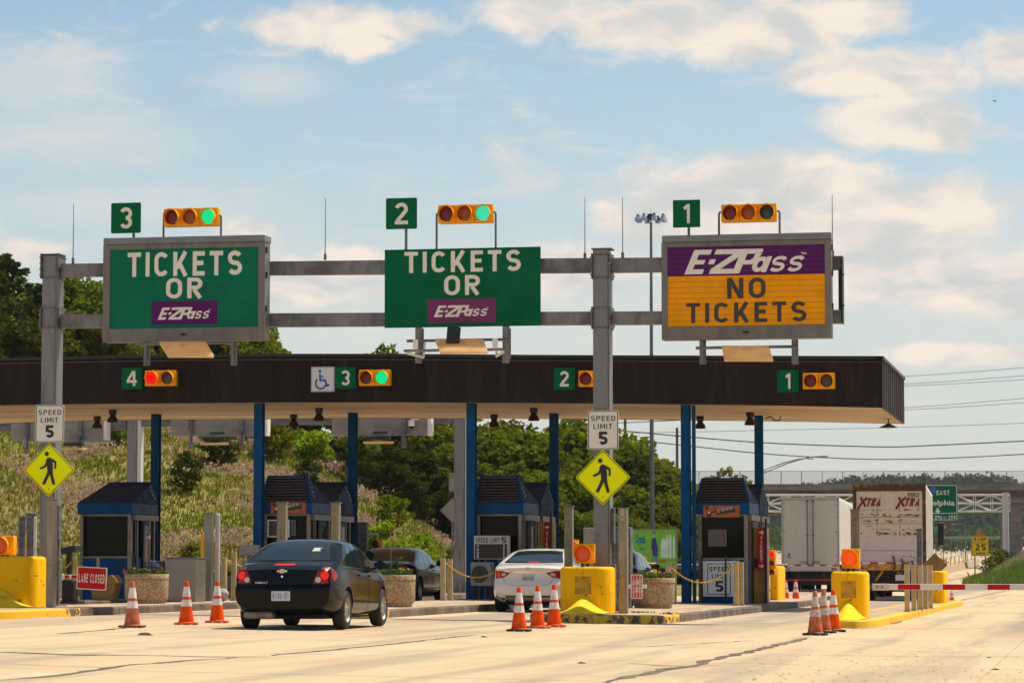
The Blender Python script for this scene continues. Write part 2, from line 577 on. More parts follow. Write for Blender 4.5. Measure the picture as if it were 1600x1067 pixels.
def glyph_strokes(ch, w):
 """(advance width, strokes) of a capital or digit one unit tall"""
 h = w / 2
 if ch == ' ':
  return .32, []
 if ch == 'I':
  return w, [[(h, 0), (h, 1)]]
 if ch == '.':
  return w, [[(h, 0), (h, w)]]
 if ch == '-':
  return .42, [[(0, .47), (.42, .47)]]
 W = {'T': .62, 'C': .66, 'K': .68, 'E': .56, 'S': .66, 'O': .70, 'R': .66, 'N': .68, 'P': .64, 'D': .66, 'L': .54, 'M': .80, 'A': .76, 'H': .66, 'Y': .72, 'U': .66, 'X': .68, 'W': .92, 'B': .66,
   '1': .34, '2': .60, '3': .60, '4': .68, '5': .60, '6': .62, '8': .62, '9': .62, '0': .62, 'G': .68, 'V': .72, '7': .6}.get(ch, .64)
 q = W - h
 r = (.5 - h) / 2
 m = W / 2
 S = {
  'T': [[(0, 1 - h), (W, 1 - h)], [(m, 0), (m, 1 - w)]],
  'E': [[(h, 0), (h, 1)], [(w, h), (W, h)], [(w, .52), (W * .88, .52)], [(w, 1 - h), (W, 1 - h)]],
  'L': [[(h, 0), (h, 1)], [(w, h), (W, h)]],
  'H': [[(h, 0), (h, 1)], [(q, 0), (q, 1)], [(w, .5), (W - w, .5)]],
  'K': [[(h, 0), (h, 1)], [(w * .9, .33), (W - w * .62, 1)], [(w * 1.55, .52), (W - w * .55, 0)]],
  'N': [[(h, 0), (h, 1)], [(q, 0), (q, 1)], [(w * .55, 1 - w * .1), (W - w * .55, w * .1)]],
  'M': [[(h, 0), (h, 1)], [(q, 0), (q, 1)], [(w * .6, 1 - w * .1), (m, .25), (W - w * .6, 1 - w * .1)]],
  'A': [[(w * .52, 0), (m, 1 - w * .35), (W - w * .52, 0)], [(W * .26, .27), (W * .74, .27)]],
  'Y': [[(w * .5, 1), (m, .46), (W - w * .5, 1)], [(m, 0), (m, .46)]],
  'V': [[(w * .5, 1), (m, w * .4), (W - w * .5, 1)]],
  'X': [[(w * .5, 0), (W - w * .5, 1)], [(w * .5, 1), (W - w * .5, 0)]],
  'W': [[(w * .5, 1), (W * .27, w * .4), (m, .8), (W * .73, w * .4), (W - w * .5, 1)]],
  'U': [[(h, 1)] + _arc(m, m, m - h, m - h, 180, 360) + [(q, 1)]],
  'C': [_arc(m, 1 - m, m - h, m - h, 28, 180) + _arc(m, m, m - h, m - h, 180, 332)],
  'G': [_arc(m, 1 - m, m - h, m - h, 28, 180) + _arc(m, m, m - h, m - h, 180, 360) + [(q, .45), (m, .45)]],
  'O': [_arc(m, 1 - m, m - h, m - h, 0, 180) + _arc(m, m, m - h, m - h, 180, 360) + [(q, 1 - m)]],
  '0': [_arc(m, 1 - m, m - h, m - h, 0, 180) + _arc(m, m, m - h, m - h, 180, 360) + [(q, 1 - m)]],
  'D': [[(h, 0), (h, 1)], [(w, 1 - h)] + _arc(W - .36, .64, .36 - h, .36 - h, 90, 0) + _arc(W - .36, .36, .36 - h, .36 - h, 0, -90) + [(w, h)]],
  'P': [[(h, 0), (h, 1)], [(w, 1 - h)] + _arc(W - .29, .71, .29 - h, .29 - h, 90, -90) + [(w, .42 + h)]],
  'R': [[(h, 0), (h, 1)], [(w, 1 - h)] + _arc(W - .29, .71, .29 - h, .29 - h, 90, -90) + [(w, .42 + h)], [(m * .92, .42), (W - w * .52, 0)]],
  'B': [[(h, 0), (h, 1)], [(w, 1 - h)] + _arc(W - .28, .75, .25 - h, .25 - h, 90, -90) + [(w, .5 + h)], [(w, .5 - h * .6)] + _arc(W - .28, .25, .28 - h, .25 - h, 90, -90) + [(w, h)]],
  'S': [_arc(m, .5 + r, m - h, r, 25, 270) + _arc(m, .5 - r, m - h, r, 90, -155)[1:]],
  '1': [[(W - h, 0), (W - h, 1)], [(0, .74), (W - w, .90)]],
  '2': [_arc(m, .70, m - h, .30 - h, 165, -25) + [(w * .6, w * .9)], [(0, h), (W, h)]],
  '3': [_arc(m, .5 + r, m - h, r, 155, -90), _arc(m, .5 - r, m - h, r, 90, -155)],
  '4': [[(W * .72, 0), (W * .72, 1)], [(0, .30), (W, .30)], [(w * .45, .36), (W * .72 - w * .3, .97)]],
  '5': [_arc(m, .32, m - h, .32 - h, 140, -155)[::1], [(w * .5, .46), (w * .62, 1)], [(w * .55, 1 - h), (W * .95, 1 - h)]],
  '6': [_arc(m, .32, m - h, .32 - h, 0, 360), [(h, .34), (h * 1.3, .6), (m, .96)]],
  '9': [_arc(m, .68, m - h, .32 - h, 0, 360), [(q, .66), (q - h * .3, .4), (m, .04)]],
  '8': [_arc(m, .5 + r, m - h * 1.2, r, 0, 360), _arc(m, .5 - r, m - h, r, 0, 360)],
  '7': [[(0, 1 - h), (W, 1 - h)], [(W - w * .5, 1 - w), (W * .3, 0)]],
 }
 return W, S.get(ch, [])

def hword(mb, txt, X0, X1, Z0, Z1, Y, mat=None, wt=.185, gap=.22, vertical=False, M=None, shear=0.0):
 """sign lettering filling a rectangle on the plane y = Y; vertical stacks the letters"""
 gl = [glyph_strokes(c, wt) for c in txt]
 k = 0
 if vertical:
  n = len(txt)
  ch = (Z1 - Z0) / (n + (n - 1) * .28)
  for i, (W, S) in enumerate(gl):
   z0 = Z1 - ch - i * ch * 1.28
   sx = (X1 - X0) / .66
   xo = (X0 + X1) / 2 - W / 2 * sx
   for st in S:
    k += 1
    ribbon(mb, st, wt, lambda u, v, yy=Y - .0007 * (k % 4): (xo + u * sx, yy, z0 + v * ch), mat)
  return
 tot = sum(g[0] for g in gl) + gap * (len(gl) - 1)
 sx, sz = (X1 - X0) / tot, Z1 - Z0
 x = 0.0
 for (W, S) in gl:
  for st in S:
   k += 1
   def place(u, v, yy=Y - .0007 * (k % 4), xx=x):
    p = Vector((X0 + (xx + u) * sx + shear * v * sz, yy, Z0 + v * sz))
    return M @ p if M else p
   ribbon(mb, st, wt, place, mat)
  x += W + gap

# ------------------------------------------------------------------ ground
def concrete_mat():
 m = bpy.data.materials.new('concrete_paving')
 m.use_nodes = True
 t = NT(m.node_tree)
 b = m.node_tree.nodes['Principled BSDF']
 co = t.n('ShaderNodeTexCoord').outputs['Object']
 c = t.mix(t.ramp(t.noise(co, 0.12, 5, 0.6), 0.3, 0.7), (0.61, 0.46, 0.275), (0.53, 0.395, 0.235))
 # drips and tyre polish run along the lanes
 lane = t.noise(t.mapping(co, (1.3, 0.05, 1)), 1.0, 5, 0.6)
 c = t.mix(t.ramp(lane, 0.46, 0.66, 0, 0.55), c, (0.27, 0.22, 0.17))
 # grey-brown oil and rubber down the middle of each lane
 sx = t.n('ShaderNodeSeparateXYZ')
 t.put(sx.inputs[0], co)
 lx = t.math('FRACT', t.math('DIVIDE', t.math('ADD', sx.outputs[0], 9.45), 5.53))
 mid = t.math('MULTIPLY', t.ramp(lx, 0.28, 0.42), t.ramp(lx, 0.72, 0.58))
 mid = t.math('MULTIPLY', mid, t.ramp(sx.outputs[1], 38, 62))
 c = t.mix(t.math('MULTIPLY', mid, t.ramp(t.noise(t.mapping(co, (1.6, 0.10, 1)), 1.0, 5, 0.6), 0.25, 0.65, 0.35, 0.9)), c, (0.29, 0.235, 0.18))
 blot = t.noise(t.mapping(co, (0.35, 0.12, 1)), 1.0, 6, 0.65)
 c = t.mix(t.ramp(blot, 0.50, 0.72, 0, 0.6), c, (0.30, 0.235, 0.175))
 spk = t.noise(co, 14, 4, 0.75)
 c = t.mix(t.ramp(spk, 0.60, 0.72, 0, 0.45), c, (0.22, 0.18, 0.15))
 pale = t.noise(t.mapping(co, (1, 0.3, 1), (4, 9, 0)), 0.9, 5, 0.7)
 c = t.mix(t.ramp(pale, 0.56, 0.70, 0, 0.5), c, (0.66, 0.55, 0.40))
 # old saw-cut joints of the slabs
 def joint(s, per, w, off):
  q = t.math('FRACT', t.math('DIVIDE', t.math('ADD', s, off), per))
  return t.math('LESS_THAN', q, w / per)
 j = t.math('MAXIMUM', joint(sx.outputs[1], 6.1, 0.11, 2.2), joint(sx.outputs[0], 5.53, 0.02, 1.25))
 c = t.mix(t.math('MULTIPLY', j, t.ramp(t.noise(co, 0.8, 3), 0.35, 0.6, 0.1, 0.55)), c, (0.16, 0.125, 0.10))
 t.put(b.inputs['Base Color'], c)
 b.inputs['Roughness'].default_value = 0.9
 bp = t.n('ShaderNodeBump')
 bp.inputs['Strength'].default_value = 0.25
 bp.inputs['Distance'].default_value = 0.02
 t.put(bp.inputs['Height'], t.noise(co, 18, 6, 0.7))
 t.put(b.inputs['Normal'], bp.outputs[0])
 return m

def fan_sheet(name, mat, d_list, az_list, zf, kind='structure'):
 """ground sheet on a fan of bearings and distances"""
 mb = MB()
 n = len(az_list)
 for d in d_list:
  for a in az_list:
   x, y = math.sin(a - PSI) * d, math.cos(a - PSI) * d
   mb.v.append((x, y, zf(x, y)))
 for i in range(len(d_list) - 1):
  for k in range(n - 1):
   mb.f.append((i * n + k, i * n + k + 1, i * n + n + k + 1, i * n + n + k))
   mb.m.append(-1)
 return struct(mb.build(name, mat), kind)

dl = [0.5, 2, 5, 10] + list(range(15, 150, 3)) + [155 + 12 * i for i in range(40)] + [640, 700, 800, 950, 1200, 1700, 2600, 4500]
def far_ground(x, y):
 d = math.hypot(x, y)
 return gz(x, min(y, 900)) if d < 1000 else gz(x, 900) - 0.0
M_PAVE = concrete_mat()
fan_sheet('road_paving', M_PAVE, dl, [R(a) for a in (-180, -150, -120, -90, -60, -40)] + [R(-30 + i) for i in range(61)] + [R(a) for a in (40, 60, 90, 120, 150, 180)], far_ground)

# tar-filled cracks and joints
M_TAR = MAT('tar_joint', (0.035, 0.030, 0.027), 0.8, 0, 0.5, 6, col2=(0.30, 0.24, 0.18), lo=0.45, hi=0.62)
M_CRACK = MAT('dark_crack', (0.10, 0.08, 0.062), 0.9, 0, 0, 5, col2=(0.24, 0.19, 0.14), lo=.45, hi=.7)
def crack(pts, w, mat=None, jit=0.03, step=0.35):
 P = [GR(*p) for p in pts]
 line = []
 for a, b in zip(P, P[1:]):
  k = max(1, int((b - a).length / step))
  line += [a.lerp(b, i / k) for i in range(k)]
 line.append(P[-1])
 mb = MB()
 n = len(line)
 for i, p in enumerate(line):
  d = line[min(i + 1, n - 1)] - line[max(i - 1, 0)]
  s = Vector((-d.y, d.x, 0)).normalized()
  o = s * rnd.uniform(-jit, jit)
  ww = w * rnd.uniform(0.35, 1.0) * min(1, (i + 1) / 3, (n - i) / 3)
  for q in (p + o - s * ww / 2, p + o + s * ww / 2):
   mb.v.append((q.x, q.y, gz(q.x, q.y) + 0.005))
 for i in range(n - 1):
  mb.f.append((2 * i, 2 * i + 1, 2 * i + 3, 2 * i + 2))
  mb.m.append(-1)
 return struct(mb.build('road_crack', mat or M_CRACK))
crack([(-20, 1064), (60, 1058), (150, 1046), (215, 1038), (290, 1032), (372, 1027)], 0.13, jit=0.05)
crack([(-40, 1017), (40, 1020), (120, 1023), (240, 1024), (330, 1026), (420, 1026)], 0.22, M_TAR)
crack([(420, 1024), (500, 1017), (560, 1011), (640, 1003), (700, 996), (745, 992)], 0.10)
crack([(90, 990), (150, 985), (205, 980)], 0.16, M_TAR)
crack([(15, 1037), (75, 1040), (140, 1042), (200, 1041)], 0.12)
crack([(940, 1066), (980, 1058), (1010, 1052), (1040, 1046), (1075, 1042), (1115, 1030), (1180, 1016), (1262, 996)], 0.17, jit=0.05)
crack([(985, 1036), (1040, 1040), (1090, 1040), (1130, 1039)], 0.10)
crack([(1330, 982), (1400, 973), (1440, 955), (1490, 940), (1572, 923)], 0.14)
crack([(1180, 1021), (1320, 1024), (1460, 1026), (1620, 1025)], 0.05, jit=0.01)
crack([(1340, 981), (1440, 982), (1620, 981)], 0.07, jit=0.015)
crack([(700, 1006), (860, 1010), (1010, 1010), (1180, 1000)], 0.05)
crack([(0, 959.5), (150, 958.5), (330, 957)], 0.07)

def stone(px, py, s, label, group='bits of debris on the paving'):
 p = GR(px, py)
 b = bmesh.new()
 bmesh.ops.create_icosphere(b, subdivisions=2, radius=1)
 for v in b.verts:
  v.co = v.co * rnd.uniform(0.75, 1.15)
  v.co = Vector((v.co.x * s, v.co.y * s * 0.7, max(0, v.co.z * s * 0.35)))
 mb = MB()
 mb.bm(b, None, Matrix.Translation((p.x, p.y, gz(p.x, p.y))))
 return tag(mb.build('road_debris', MAT('road_debris_dark', (0.06, 0.045, 0.035), 0.9), loc=(p.x, p.y, gz(p.x, p.y))), label, 'debris', group)
for (px, py, s, l) in ((756, 995, 0.06, 'small dark lump of debris on the paving left of the middle cones'), (909, 1036, 0.05, 'flat dark scrap on the bare paving below the middle crash block'),
      (1556, 1046, 0.05, 'dark pebble on the pitted concrete by the lower right corner'), (1545, 1027, 0.035, 'small chip on the pitted concrete under the barrier arm'), (227, 992, 0.11, 'flat dark scrap on the paving below the faded cone')):
 stone(px, py, s, l)

def pits():
 mb = MB()
 for i in range(420):
  px, py = rnd.uniform(1150, 1640), 975 + 95 * rnd.random() ** 0.8
  p = GR(px, py)
  s = rnd.uniform(0.006, 0.024)
  n = 6
  a0 = rnd.random() * 6
  mb.add([(p.x + s * math.cos(a0 + i * 1.05) * rnd.uniform(.6, 1.2), p.y + s * 2.2 * math.sin(a0 + i * 1.05), p.z + 0.0045) for i in range(n)], [tuple(range(n))])
 return struct(mb.build('road_grit', M_CRACK), 'stuff')
pits()

# ------------------------------------------------------------------ hillside on the left
HILL = [(-500, 8.5), (-150, 8.6), (0, 8.5), (200, 8.4), (300, 7.9), (400, 7.2), (480, 6.4), (560, 5.3), (650, 3.5), (720, 2.1), (780, 0.9), (900, 0.35), (1070, 0.15), (1200, 0.0), (1700, 0.0)]
def piece(tab, x):
 if x <= tab[0][0]:
  return tab[0][1]
 for (a, b) in zip(tab, tab[1:]):
  if x <= b[0]:
   t = (x - a[0]) / (b[0] - a[0])
   t = t * t * (3 - 2 * t) * 0.5 + t * 0.5
   return a[1] + (b[1] - a[1]) * t
 return tab[-1][1]
def hill_h(x, y):
 D = x * FH.x + y * FH.y
 r = x * RGT.x + y * RGT.y
 px = 800 + F * r / max(D, 1)
 top = piece(HILL, px)
 t = min(max((D - 106) / 38, 0), 1)
 t = 0.35 * t + 0.65 * t * t * (3 - 2 * t)
 back = min(max((D - 240) / 80, 0), 1)
 w = 0.12 * math.sin(x * 0.9 + 1.3 * math.sin(y * 0.3)) * math.sin(y * 0.7) * min(1, top)
 return gz(x, y) + 0.03 + (top * t + w * t) * (1 - back)

def grass_mat(name, a, b_, c_, dry=0.45):
 m = bpy.data.materials.new(name)
 m.use_nodes = True
 t = NT(m.node_tree)
 b = m.node_tree.nodes['Principled BSDF']
 co = t.n('ShaderNodeTexCoord').outputs['Object']
 c = t.mix(t.ramp(t.noise(co, 0.9, 5, 0.65), 0.35, 0.65), a, b_)
 c = t.mix(t.ramp(t.noise(t.mapping(co, (1, 1, 1), (5, 3, 1)), 0.35, 5, 0.6), 0.46, 0.58, 0, dry), c, c_)
 t.put(b.inputs['Base Color'], c)
 b.inputs['Roughness'].default_value = 0.9
 b.inputs['Specular IOR Level'].default_value = 0.1
 return m
M_HILL = grass_mat('hill_turf', (0.15, 0.165, 0.02), (0.22, 0.20, 0.04), (0.36, 0.25, 0.14), .5)
hb = MB()
pxs = [-420 + 26 * i for i in range(62)]
dds = [104 + 2.0 * i for i in range(34)] + [175 + 8 * i for i in range(20)]
for d in dds:
 for p in pxs:
  x, y = XY(p, d)
  hb.v.append((x, y, hill_h(x, y) - (0.25 if d == 104 else 0)))
n_ = len(pxs)
for i in range(len(dds) - 1):
 for k in range(n_ - 1):
  hb.f.append((i * n_ + k, i * n_ + k + 1, i * n_ + n_ + k + 1, i * n_ + n_ + k))
  hb.m.append(-1)
struct(hb.build('hillside', M_HILL))

def leafy(name, c1, c2, tr=0.35):
 m = bpy.data.materials.new(name)
 m.use_nodes = True
 t = NT(m.node_tree)
 b = m.node_tree.nodes['Principled BSDF']
 g = t.n('ShaderNodeNewGeometry')
 c = t.mix(g.outputs['Random Per Island'], c1, c2)
 co = t.n('ShaderNodeTexCoord').outputs['Object']
 c = t.mix(t.ramp(t.noise(co, 0.9, 3), 0.35, 0.65, 0, 0.5), c, tuple(v * 0.72 for v in c1))
 t.put(b.inputs['Base Color'], c)
 b.inputs['Roughness'].default_value = 0.7
 b.inputs['Specular IOR Level'].default_value = 0.06
 tl = t.n('ShaderNodeBsdfTranslucent')
 t.put(tl.inputs['Color'], c)
 mx = t.n('ShaderNodeMixShader')
 mx.inputs[0].default_value = tr
 t.put(mx.inputs[1], b.outputs[0])
 t.put(mx.inputs[2], tl.outputs[0])
 t.put(m.node_tree.nodes['Material Output'].inputs['Surface'], mx.outputs[0])
 return m

def vnoise(x, y, s=1.0):
 return (math.sin(x * 0.53 * s + 1.7 * math.sin(y * 0.31 * s)) + math.sin(y * 0.71 * s + 2.1 * math.sin(x * 0.23 * s + 1.0)) + math.sin((x + y) * 0.37 * s + 0.5)) / 3

def blades(mb, x, y, z, h, w, n=3):
 for _ in range(n):
  a = rnd.random() * 6.283
  lx, ly = math.cos(a) * h * rnd.uniform(.1, .6), math.sin(a) * h * rnd.uniform(.1, .6)
  bx, by = x + rnd.uniform(-.12, .12), y + rnd.uniform(-.12, .12)
  c, s = math.cos(a + 1.57) * w / 2, math.sin(a + 1.57) * w / 2
  mb.add([(bx - c, by - s, z), (bx + c, by + s, z), (bx + lx, by + ly, z + h)], [(0, 1, 2)])

def hill_cover():
 g1, g2, fl = MB(), MB(), MB()
 for i in range(26000):
  px = rnd.uniform(-60, 800)
  D = 106 + 42 * rnd.random()
  x, y = XY(px, D)
  z = hill_h(x, y) - 0.02
  v = vnoise(x, y, 1.0) + 0.5 * vnoise(x + 40, y, 3.1)
  dry = v > -0.05 and D > 116
  h = rnd.uniform(0.12, 0.30) if D > 113 else rnd.uniform(0.25, 0.6)
  blades(g2 if (dry and rnd.random() < .5) else g1, x, y, z, h, 0.07 if D > 113 else 0.05, 3)
  if D > 112 and vnoise(x * 1.6 + 11, y * 1.2, 1.0) + 0.35 * vnoise(x, y, 4) > 0.2 and rnd.random() < .6:
   for _ in range(3):
    fx, fy, fz = x + rnd.uniform(-.25, .25), y + rnd.uniform(-.25, .25), z + rnd.uniform(.22, .5)
    s = rnd.uniform(.035, .075)
    a = rnd.random() * 3
    c, q = math.cos(a) * s, math.sin(a) * s
    fl.add([(fx - c, fy - q, fz - s * .6), (fx + c, fy + q, fz - s * .6), (fx + c * .7, fy + q * .7, fz + s * .8), (fx - c * .7, fy - q * .7, fz + s * .8)], [(0, 1, 2, 3)])
 struct(g1.build('hillside_grass', leafy('hill_grass_green', (0.15, 0.18, 0.012), (0.27, 0.28, 0.025)), smooth=False), 'stuff')
 struct(g2.build('dry_hillside_grass', leafy('hill_grass_dry', (0.34, 0.27, 0.085), (0.50, 0.37, 0.15)), smooth=False), 'stuff')
 struct(fl.build('wildflower_cover', leafy('vetch_flower_pink', (0.60, 0.37, 0.27), (0.74, 0.52, 0.38)), smooth=False), 'stuff')
hill_cover()

# ------------------------------------------------------------------ trees and bushes
def rv():
 while True:
  v = Vector((rnd.uniform(-1, 1), rnd.uniform(-1, 1), rnd.uniform(-1, 1)))
  if 0.05 < v.length < 1:
   return v

def leaf_quad(mb, p, s, up=0.3, mat=None):
 d = (rv().normalized() + Vector((0, 0, up))).normalized()
 a = d.orthogonal().normalized()
 q = Matrix.Rotation(rnd.random() * 6.28, 3, d) @ a
 r = d.cross(q)
 mb.add([p - q * s, p + r * s * .55, p + q * s, p - r * s * .55], [(0, 1, 2, 3)], mat)

def limb(mb, p0, p1, r0, r1, bend=0.12, k=5):
 pts, rr = [], []
 L = (p1 - p0).length
 o = rv() * L * bend
 for i in range(k + 1):
  t = i / k
  pts.append(p0.lerp(p1, t) + o * math.sin(t * math.pi))
  rr.append(r0 + (r1 - r0) * t)
 mb.tube(pts, rr, 7)
 return pts

M_BARK = MAT('tree_bark', (0.10, 0.075, 0.055), 0.9, 0, 0.4, 3, bump=0.3, bscale=12, stretch=(1, 1, 0.3))
LEAFM = {'dark': leafy('leaf_dark_green', (0.042, 0.058, 0.005), (0.095, 0.118, 0.008), 0.3),
   'fir': leafy('fir_needle_green', (0.048, 0.062, 0.006), (0.12, 0.135, 0.010), 0.25),
   'mid': leafy('leaf_mid_green', (0.115, 0.155, 0.005), (0.23, 0.275, 0.010), 0.42),
   'olive': leafy('leaf_olive_green', (0.12, 0.145, 0.007), (0.215, 0.225, 0.014), 0.42),
   'bright': leafy('leaf_bright_green', (0.20, 0.29, 0.008), (0.36, 0.45, 0.015), 0.45)}

def tree_proto(kind, H, W, leaves, ls, conic=0.0, low=0.12, seed=1, name='broadleaf_tree'):
 """tapered trunk with limbs; the crown is leaf clumps spread through its volume"""
 global rnd
 keep, rnd = rnd, random.Random(seed)
 root = thing(name, '', 'tree')
 tr = MB()
 base = Vector((0, 0, -0.4))
 top = Vector((rnd.uniform(-.05, .05) * H, rnd.uniform(-.05, .05) * H, H * .82))
 spine = limb(tr, base, top, 0.028 * H, 0.006 * H, 0.03, 8)
 clumps = []
 nb = 22
 if conic:
  nb = 0
  fr = MB()
  for i in range(130):
   t = low + (1 - low) * (i + rnd.random()) / 130
   p = spine[min(8, int(t * 8))].copy()
   p.z = H * t * .97
   a = i * 2.4 + rnd.uniform(-.4, .4)
   L = W * ((1 - t) ** .62 * rnd.uniform(.7, 1.08) + .03)
   d = Vector((math.cos(a), math.sin(a), rnd.uniform(-.15, .3)))
   e = p + d * L
   limb(tr, p, e, .006 * H * (1 - t) + .008, .004, .06, 3)
   for _ in range(int(leaves / 130 * (.35 + 1.1 * (1 - t)))):
    s = rnd.random() ** .7
    q = p.lerp(e, s) + rv() * (.10 + .20 * L * (1.15 - s)) * Vector((1, 1, .6)).length * .6
    q.z -= .12 * s * s * L
    leaf_quad(fr, q, ls * rnd.uniform(.6, 1.25), .4)
 for i in range(nb):
  t = low + (1 - low) * (i + rnd.random()) / nb
  p = spine[min(8, int(t * 8))].copy()
  p.z = H * .82 * t
  a = i * 2.4 + rnd.uniform(-.5, .5)
  env = math.sin(math.pi * min(1, (0.16 + 0.80 * t))) ** 0.6 if not conic else (1 - t) ** 0.85 * 1.05 + 0.06
  L = W * env * rnd.uniform(.62, 1.1)
  e = p + Vector((math.cos(a) * L, math.sin(a) * L, L * (rnd.uniform(.15, .65) if not conic else rnd.uniform(-.25, .12))))
  q = limb(tr, p, e, 0.010 * H * (1 - t * .6), 0.002 * H, 0.12, 4)
  for k in ((2, 3, 4) if not conic else (1, 2, 3, 4)):
   clumps.append((q[k] + rv() * W * (.12 if not conic else .06 * (.3 + env)), W * rnd.uniform(.20, .34) * (0.80 * (.16 + env) if conic else 1) * (0.55 + 0.15 * k)))
 for i in range(6 if not conic else 0):
  clumps.append((Vector((rv().x * W * .2, rv().y * W * .2, H * rnd.uniform(.80, .95))), W * rnd.uniform(.12, .24) * (0.22 if conic else 1)))
 tr.build('trunk', M_BARK, root)
 cr = MB() if not conic else fr
 tot = sum(c[1] ** 2 for c in clumps)
 for (c, r) in clumps:
  for _ in range(max(8, int(leaves * r * r / tot))):
   v = rv()
   v = v.normalized() * v.length ** 0.45
   p = c + Vector((v.x * r, v.y * r, v.z * r * .72))
   if p.z < 0.05 * H:
    continue
   leaf_quad(cr, p, ls * rnd.uniform(.6, 1.25))
 cr.build('crown', LEAFM[kind], root, smooth=False)
 rnd = keep
 return root

PROTO = {}
PROTO['dark'] = [tree_proto('dark', 9, 2.9, 7500, .20, low=.06, seed=11), tree_proto('dark', 9, 2.5, 7000, .20, low=.05, seed=12)]
PROTO['mid'] = [tree_proto('mid', 8, 2.9, 7000, .19, low=.08, seed=13), tree_proto('mid', 8, 2.4, 6500, .18, low=.06, seed=14), tree_proto('mid', 8, 3.1, 7500, .20, low=.05, seed=15)]
PROTO['olive'] = [tree_proto('olive', 8, 2.8, 7000, .19, low=.06, seed=16), tree_proto('olive', 8, 2.5, 6500, .19, low=.05, seed=17)]
PROTO['fir'] = [tree_proto('fir', 10, 3.3, 15000, .15, conic=1, low=.05, seed=18, name='conifer_tree')]
PROTO['shrub'] = [tree_proto('mid', 2.2, 0.95, 1500, .11, low=.05, seed=19, name='bush'), tree_proto('olive', 2.2, 0.85, 1300, .11, low=.05, seed=20, name='bush')]
PROTO['darkshrub'] = [tree_proto('dark', 2.2, 0.80, 1500, .10, low=.03, seed=21, name='bush')]
PROTO['brightshrub'] = [tree_proto('bright', 2.0, 1.1, 1500, .14, low=.05, seed=22, name='bush'), tree_proto('bright', 2.0, 1.0, 1300, .14, low=.03, seed=23, name='bush')]
_used = set()
_cnt = {}
def plant(kind, px, D, H, label, group, wide=1.0, z=None, rz=None):
 k = _cnt.get(kind, 0)
 _cnt[kind] = k + 1
 ps = PROTO[kind]
 pr = ps[k % len(ps)]
 x, y = XY(px, D)
 zz = hill_h(x, y) if z is None else z
 base = {'dark': 9, 'mid': 8, 'olive': 8, 'fir': 10, 'shrub': 2.2, 'darkshrub': 2.2, 'brightshrub': 2.0}[kind]
 s = H / base
 a = rnd.random() * 6.28 if rz is None else rz
 if pr.name not in _used:
  _used.add(pr.name)
  o = pr
  o.location = (x, y, zz)
  o.rotation_euler = (0, 0, a)
  o.scale = (s * wide, s * wide, s)
  o['label'] = label
  o['category'] = 'bush' if 'shrub' in kind else 'tree'
  o['group'] = group
  return o
 return dup(pr, (x, y, zz), label, a, group, (s * wide, s * wide, s))

def ztop(px, py, D):
 return PD(px, py, D).z
GT = 'trees on and behind the hillside'
# tall trees on the crest at the left: (kind, px, py of the top, D, width factor)
for (kd, px, py, D, wd, lab) in [
 ('fir', 18, 390, 158, 1.45, 'dark tall conifer on the hill crest, left edge of the photo'),
 ('fir', 60, 440, 152, 1.35, 'dark conifer just left of the left gantry post'), ('fir', -8, 420, 154, 1.3, 'dark conifer filling the left edge of the photo below the tallest one'), ('dark', 40, 490, 144, 1.5, 'broad dark tree low on the crest left of the left gantry post'),
 ('dark', -40, 430, 150, 1.3, 'dark dense tree on the crest, half outside the left edge'),
 ('fir', 45, 470, 146, 1.1, 'shorter dark conifer in front of the tall crest conifers'),
 ('mid', 112, 418, 156, 1.15, 'light green tree behind the left gantry post, above the beam'),
 ('mid', 150, 436, 150, 1.2, 'light green bushy tree between left gantry post and left overhead sign'),
 ('olive', 128, 480, 146, 1.3, 'olive green tree below the beam beside the left gantry post'),
 ('mid', 215, 425, 160, 1.2, 'tree hidden mostly behind the left overhead sign, its left half'),
 ('olive', 290, 450, 160, 1.2, 'tree hidden mostly behind the left overhead sign, its middle'),
 ('mid', 360, 470, 156, 1.1, 'tree behind the right end of the left overhead sign'),
 ('mid', 402, 506, 152, 1.1, 'light green tree showing right of the left overhead sign above the canopy'),
 ('mid', 436, 538, 152, 1.0, 'small pale treetop over the canopy, right of the left overhead sign'),
 ('mid', 597, 535, 165, 1.05, 'rounded treetop alone above the canopy left of the middle sign'),
 ('olive', 330, 560, 150, 1.3, 'olive tree behind canopy on the hill crest above the shrubs'),
 ('dark', 390, 600, 148, 1.3, 'dark tree at the crest under the canopy left of the third lane column'),
 ('dark', 470, 610, 150, 1.3, 'dark tree at the crest behind the middle of three hanging sign backs'),
]:
 x, y = XY(px, D)
 plant(kd, px, D, ztop(px, py, D) - hill_h(x, y), lab, GT, wd)
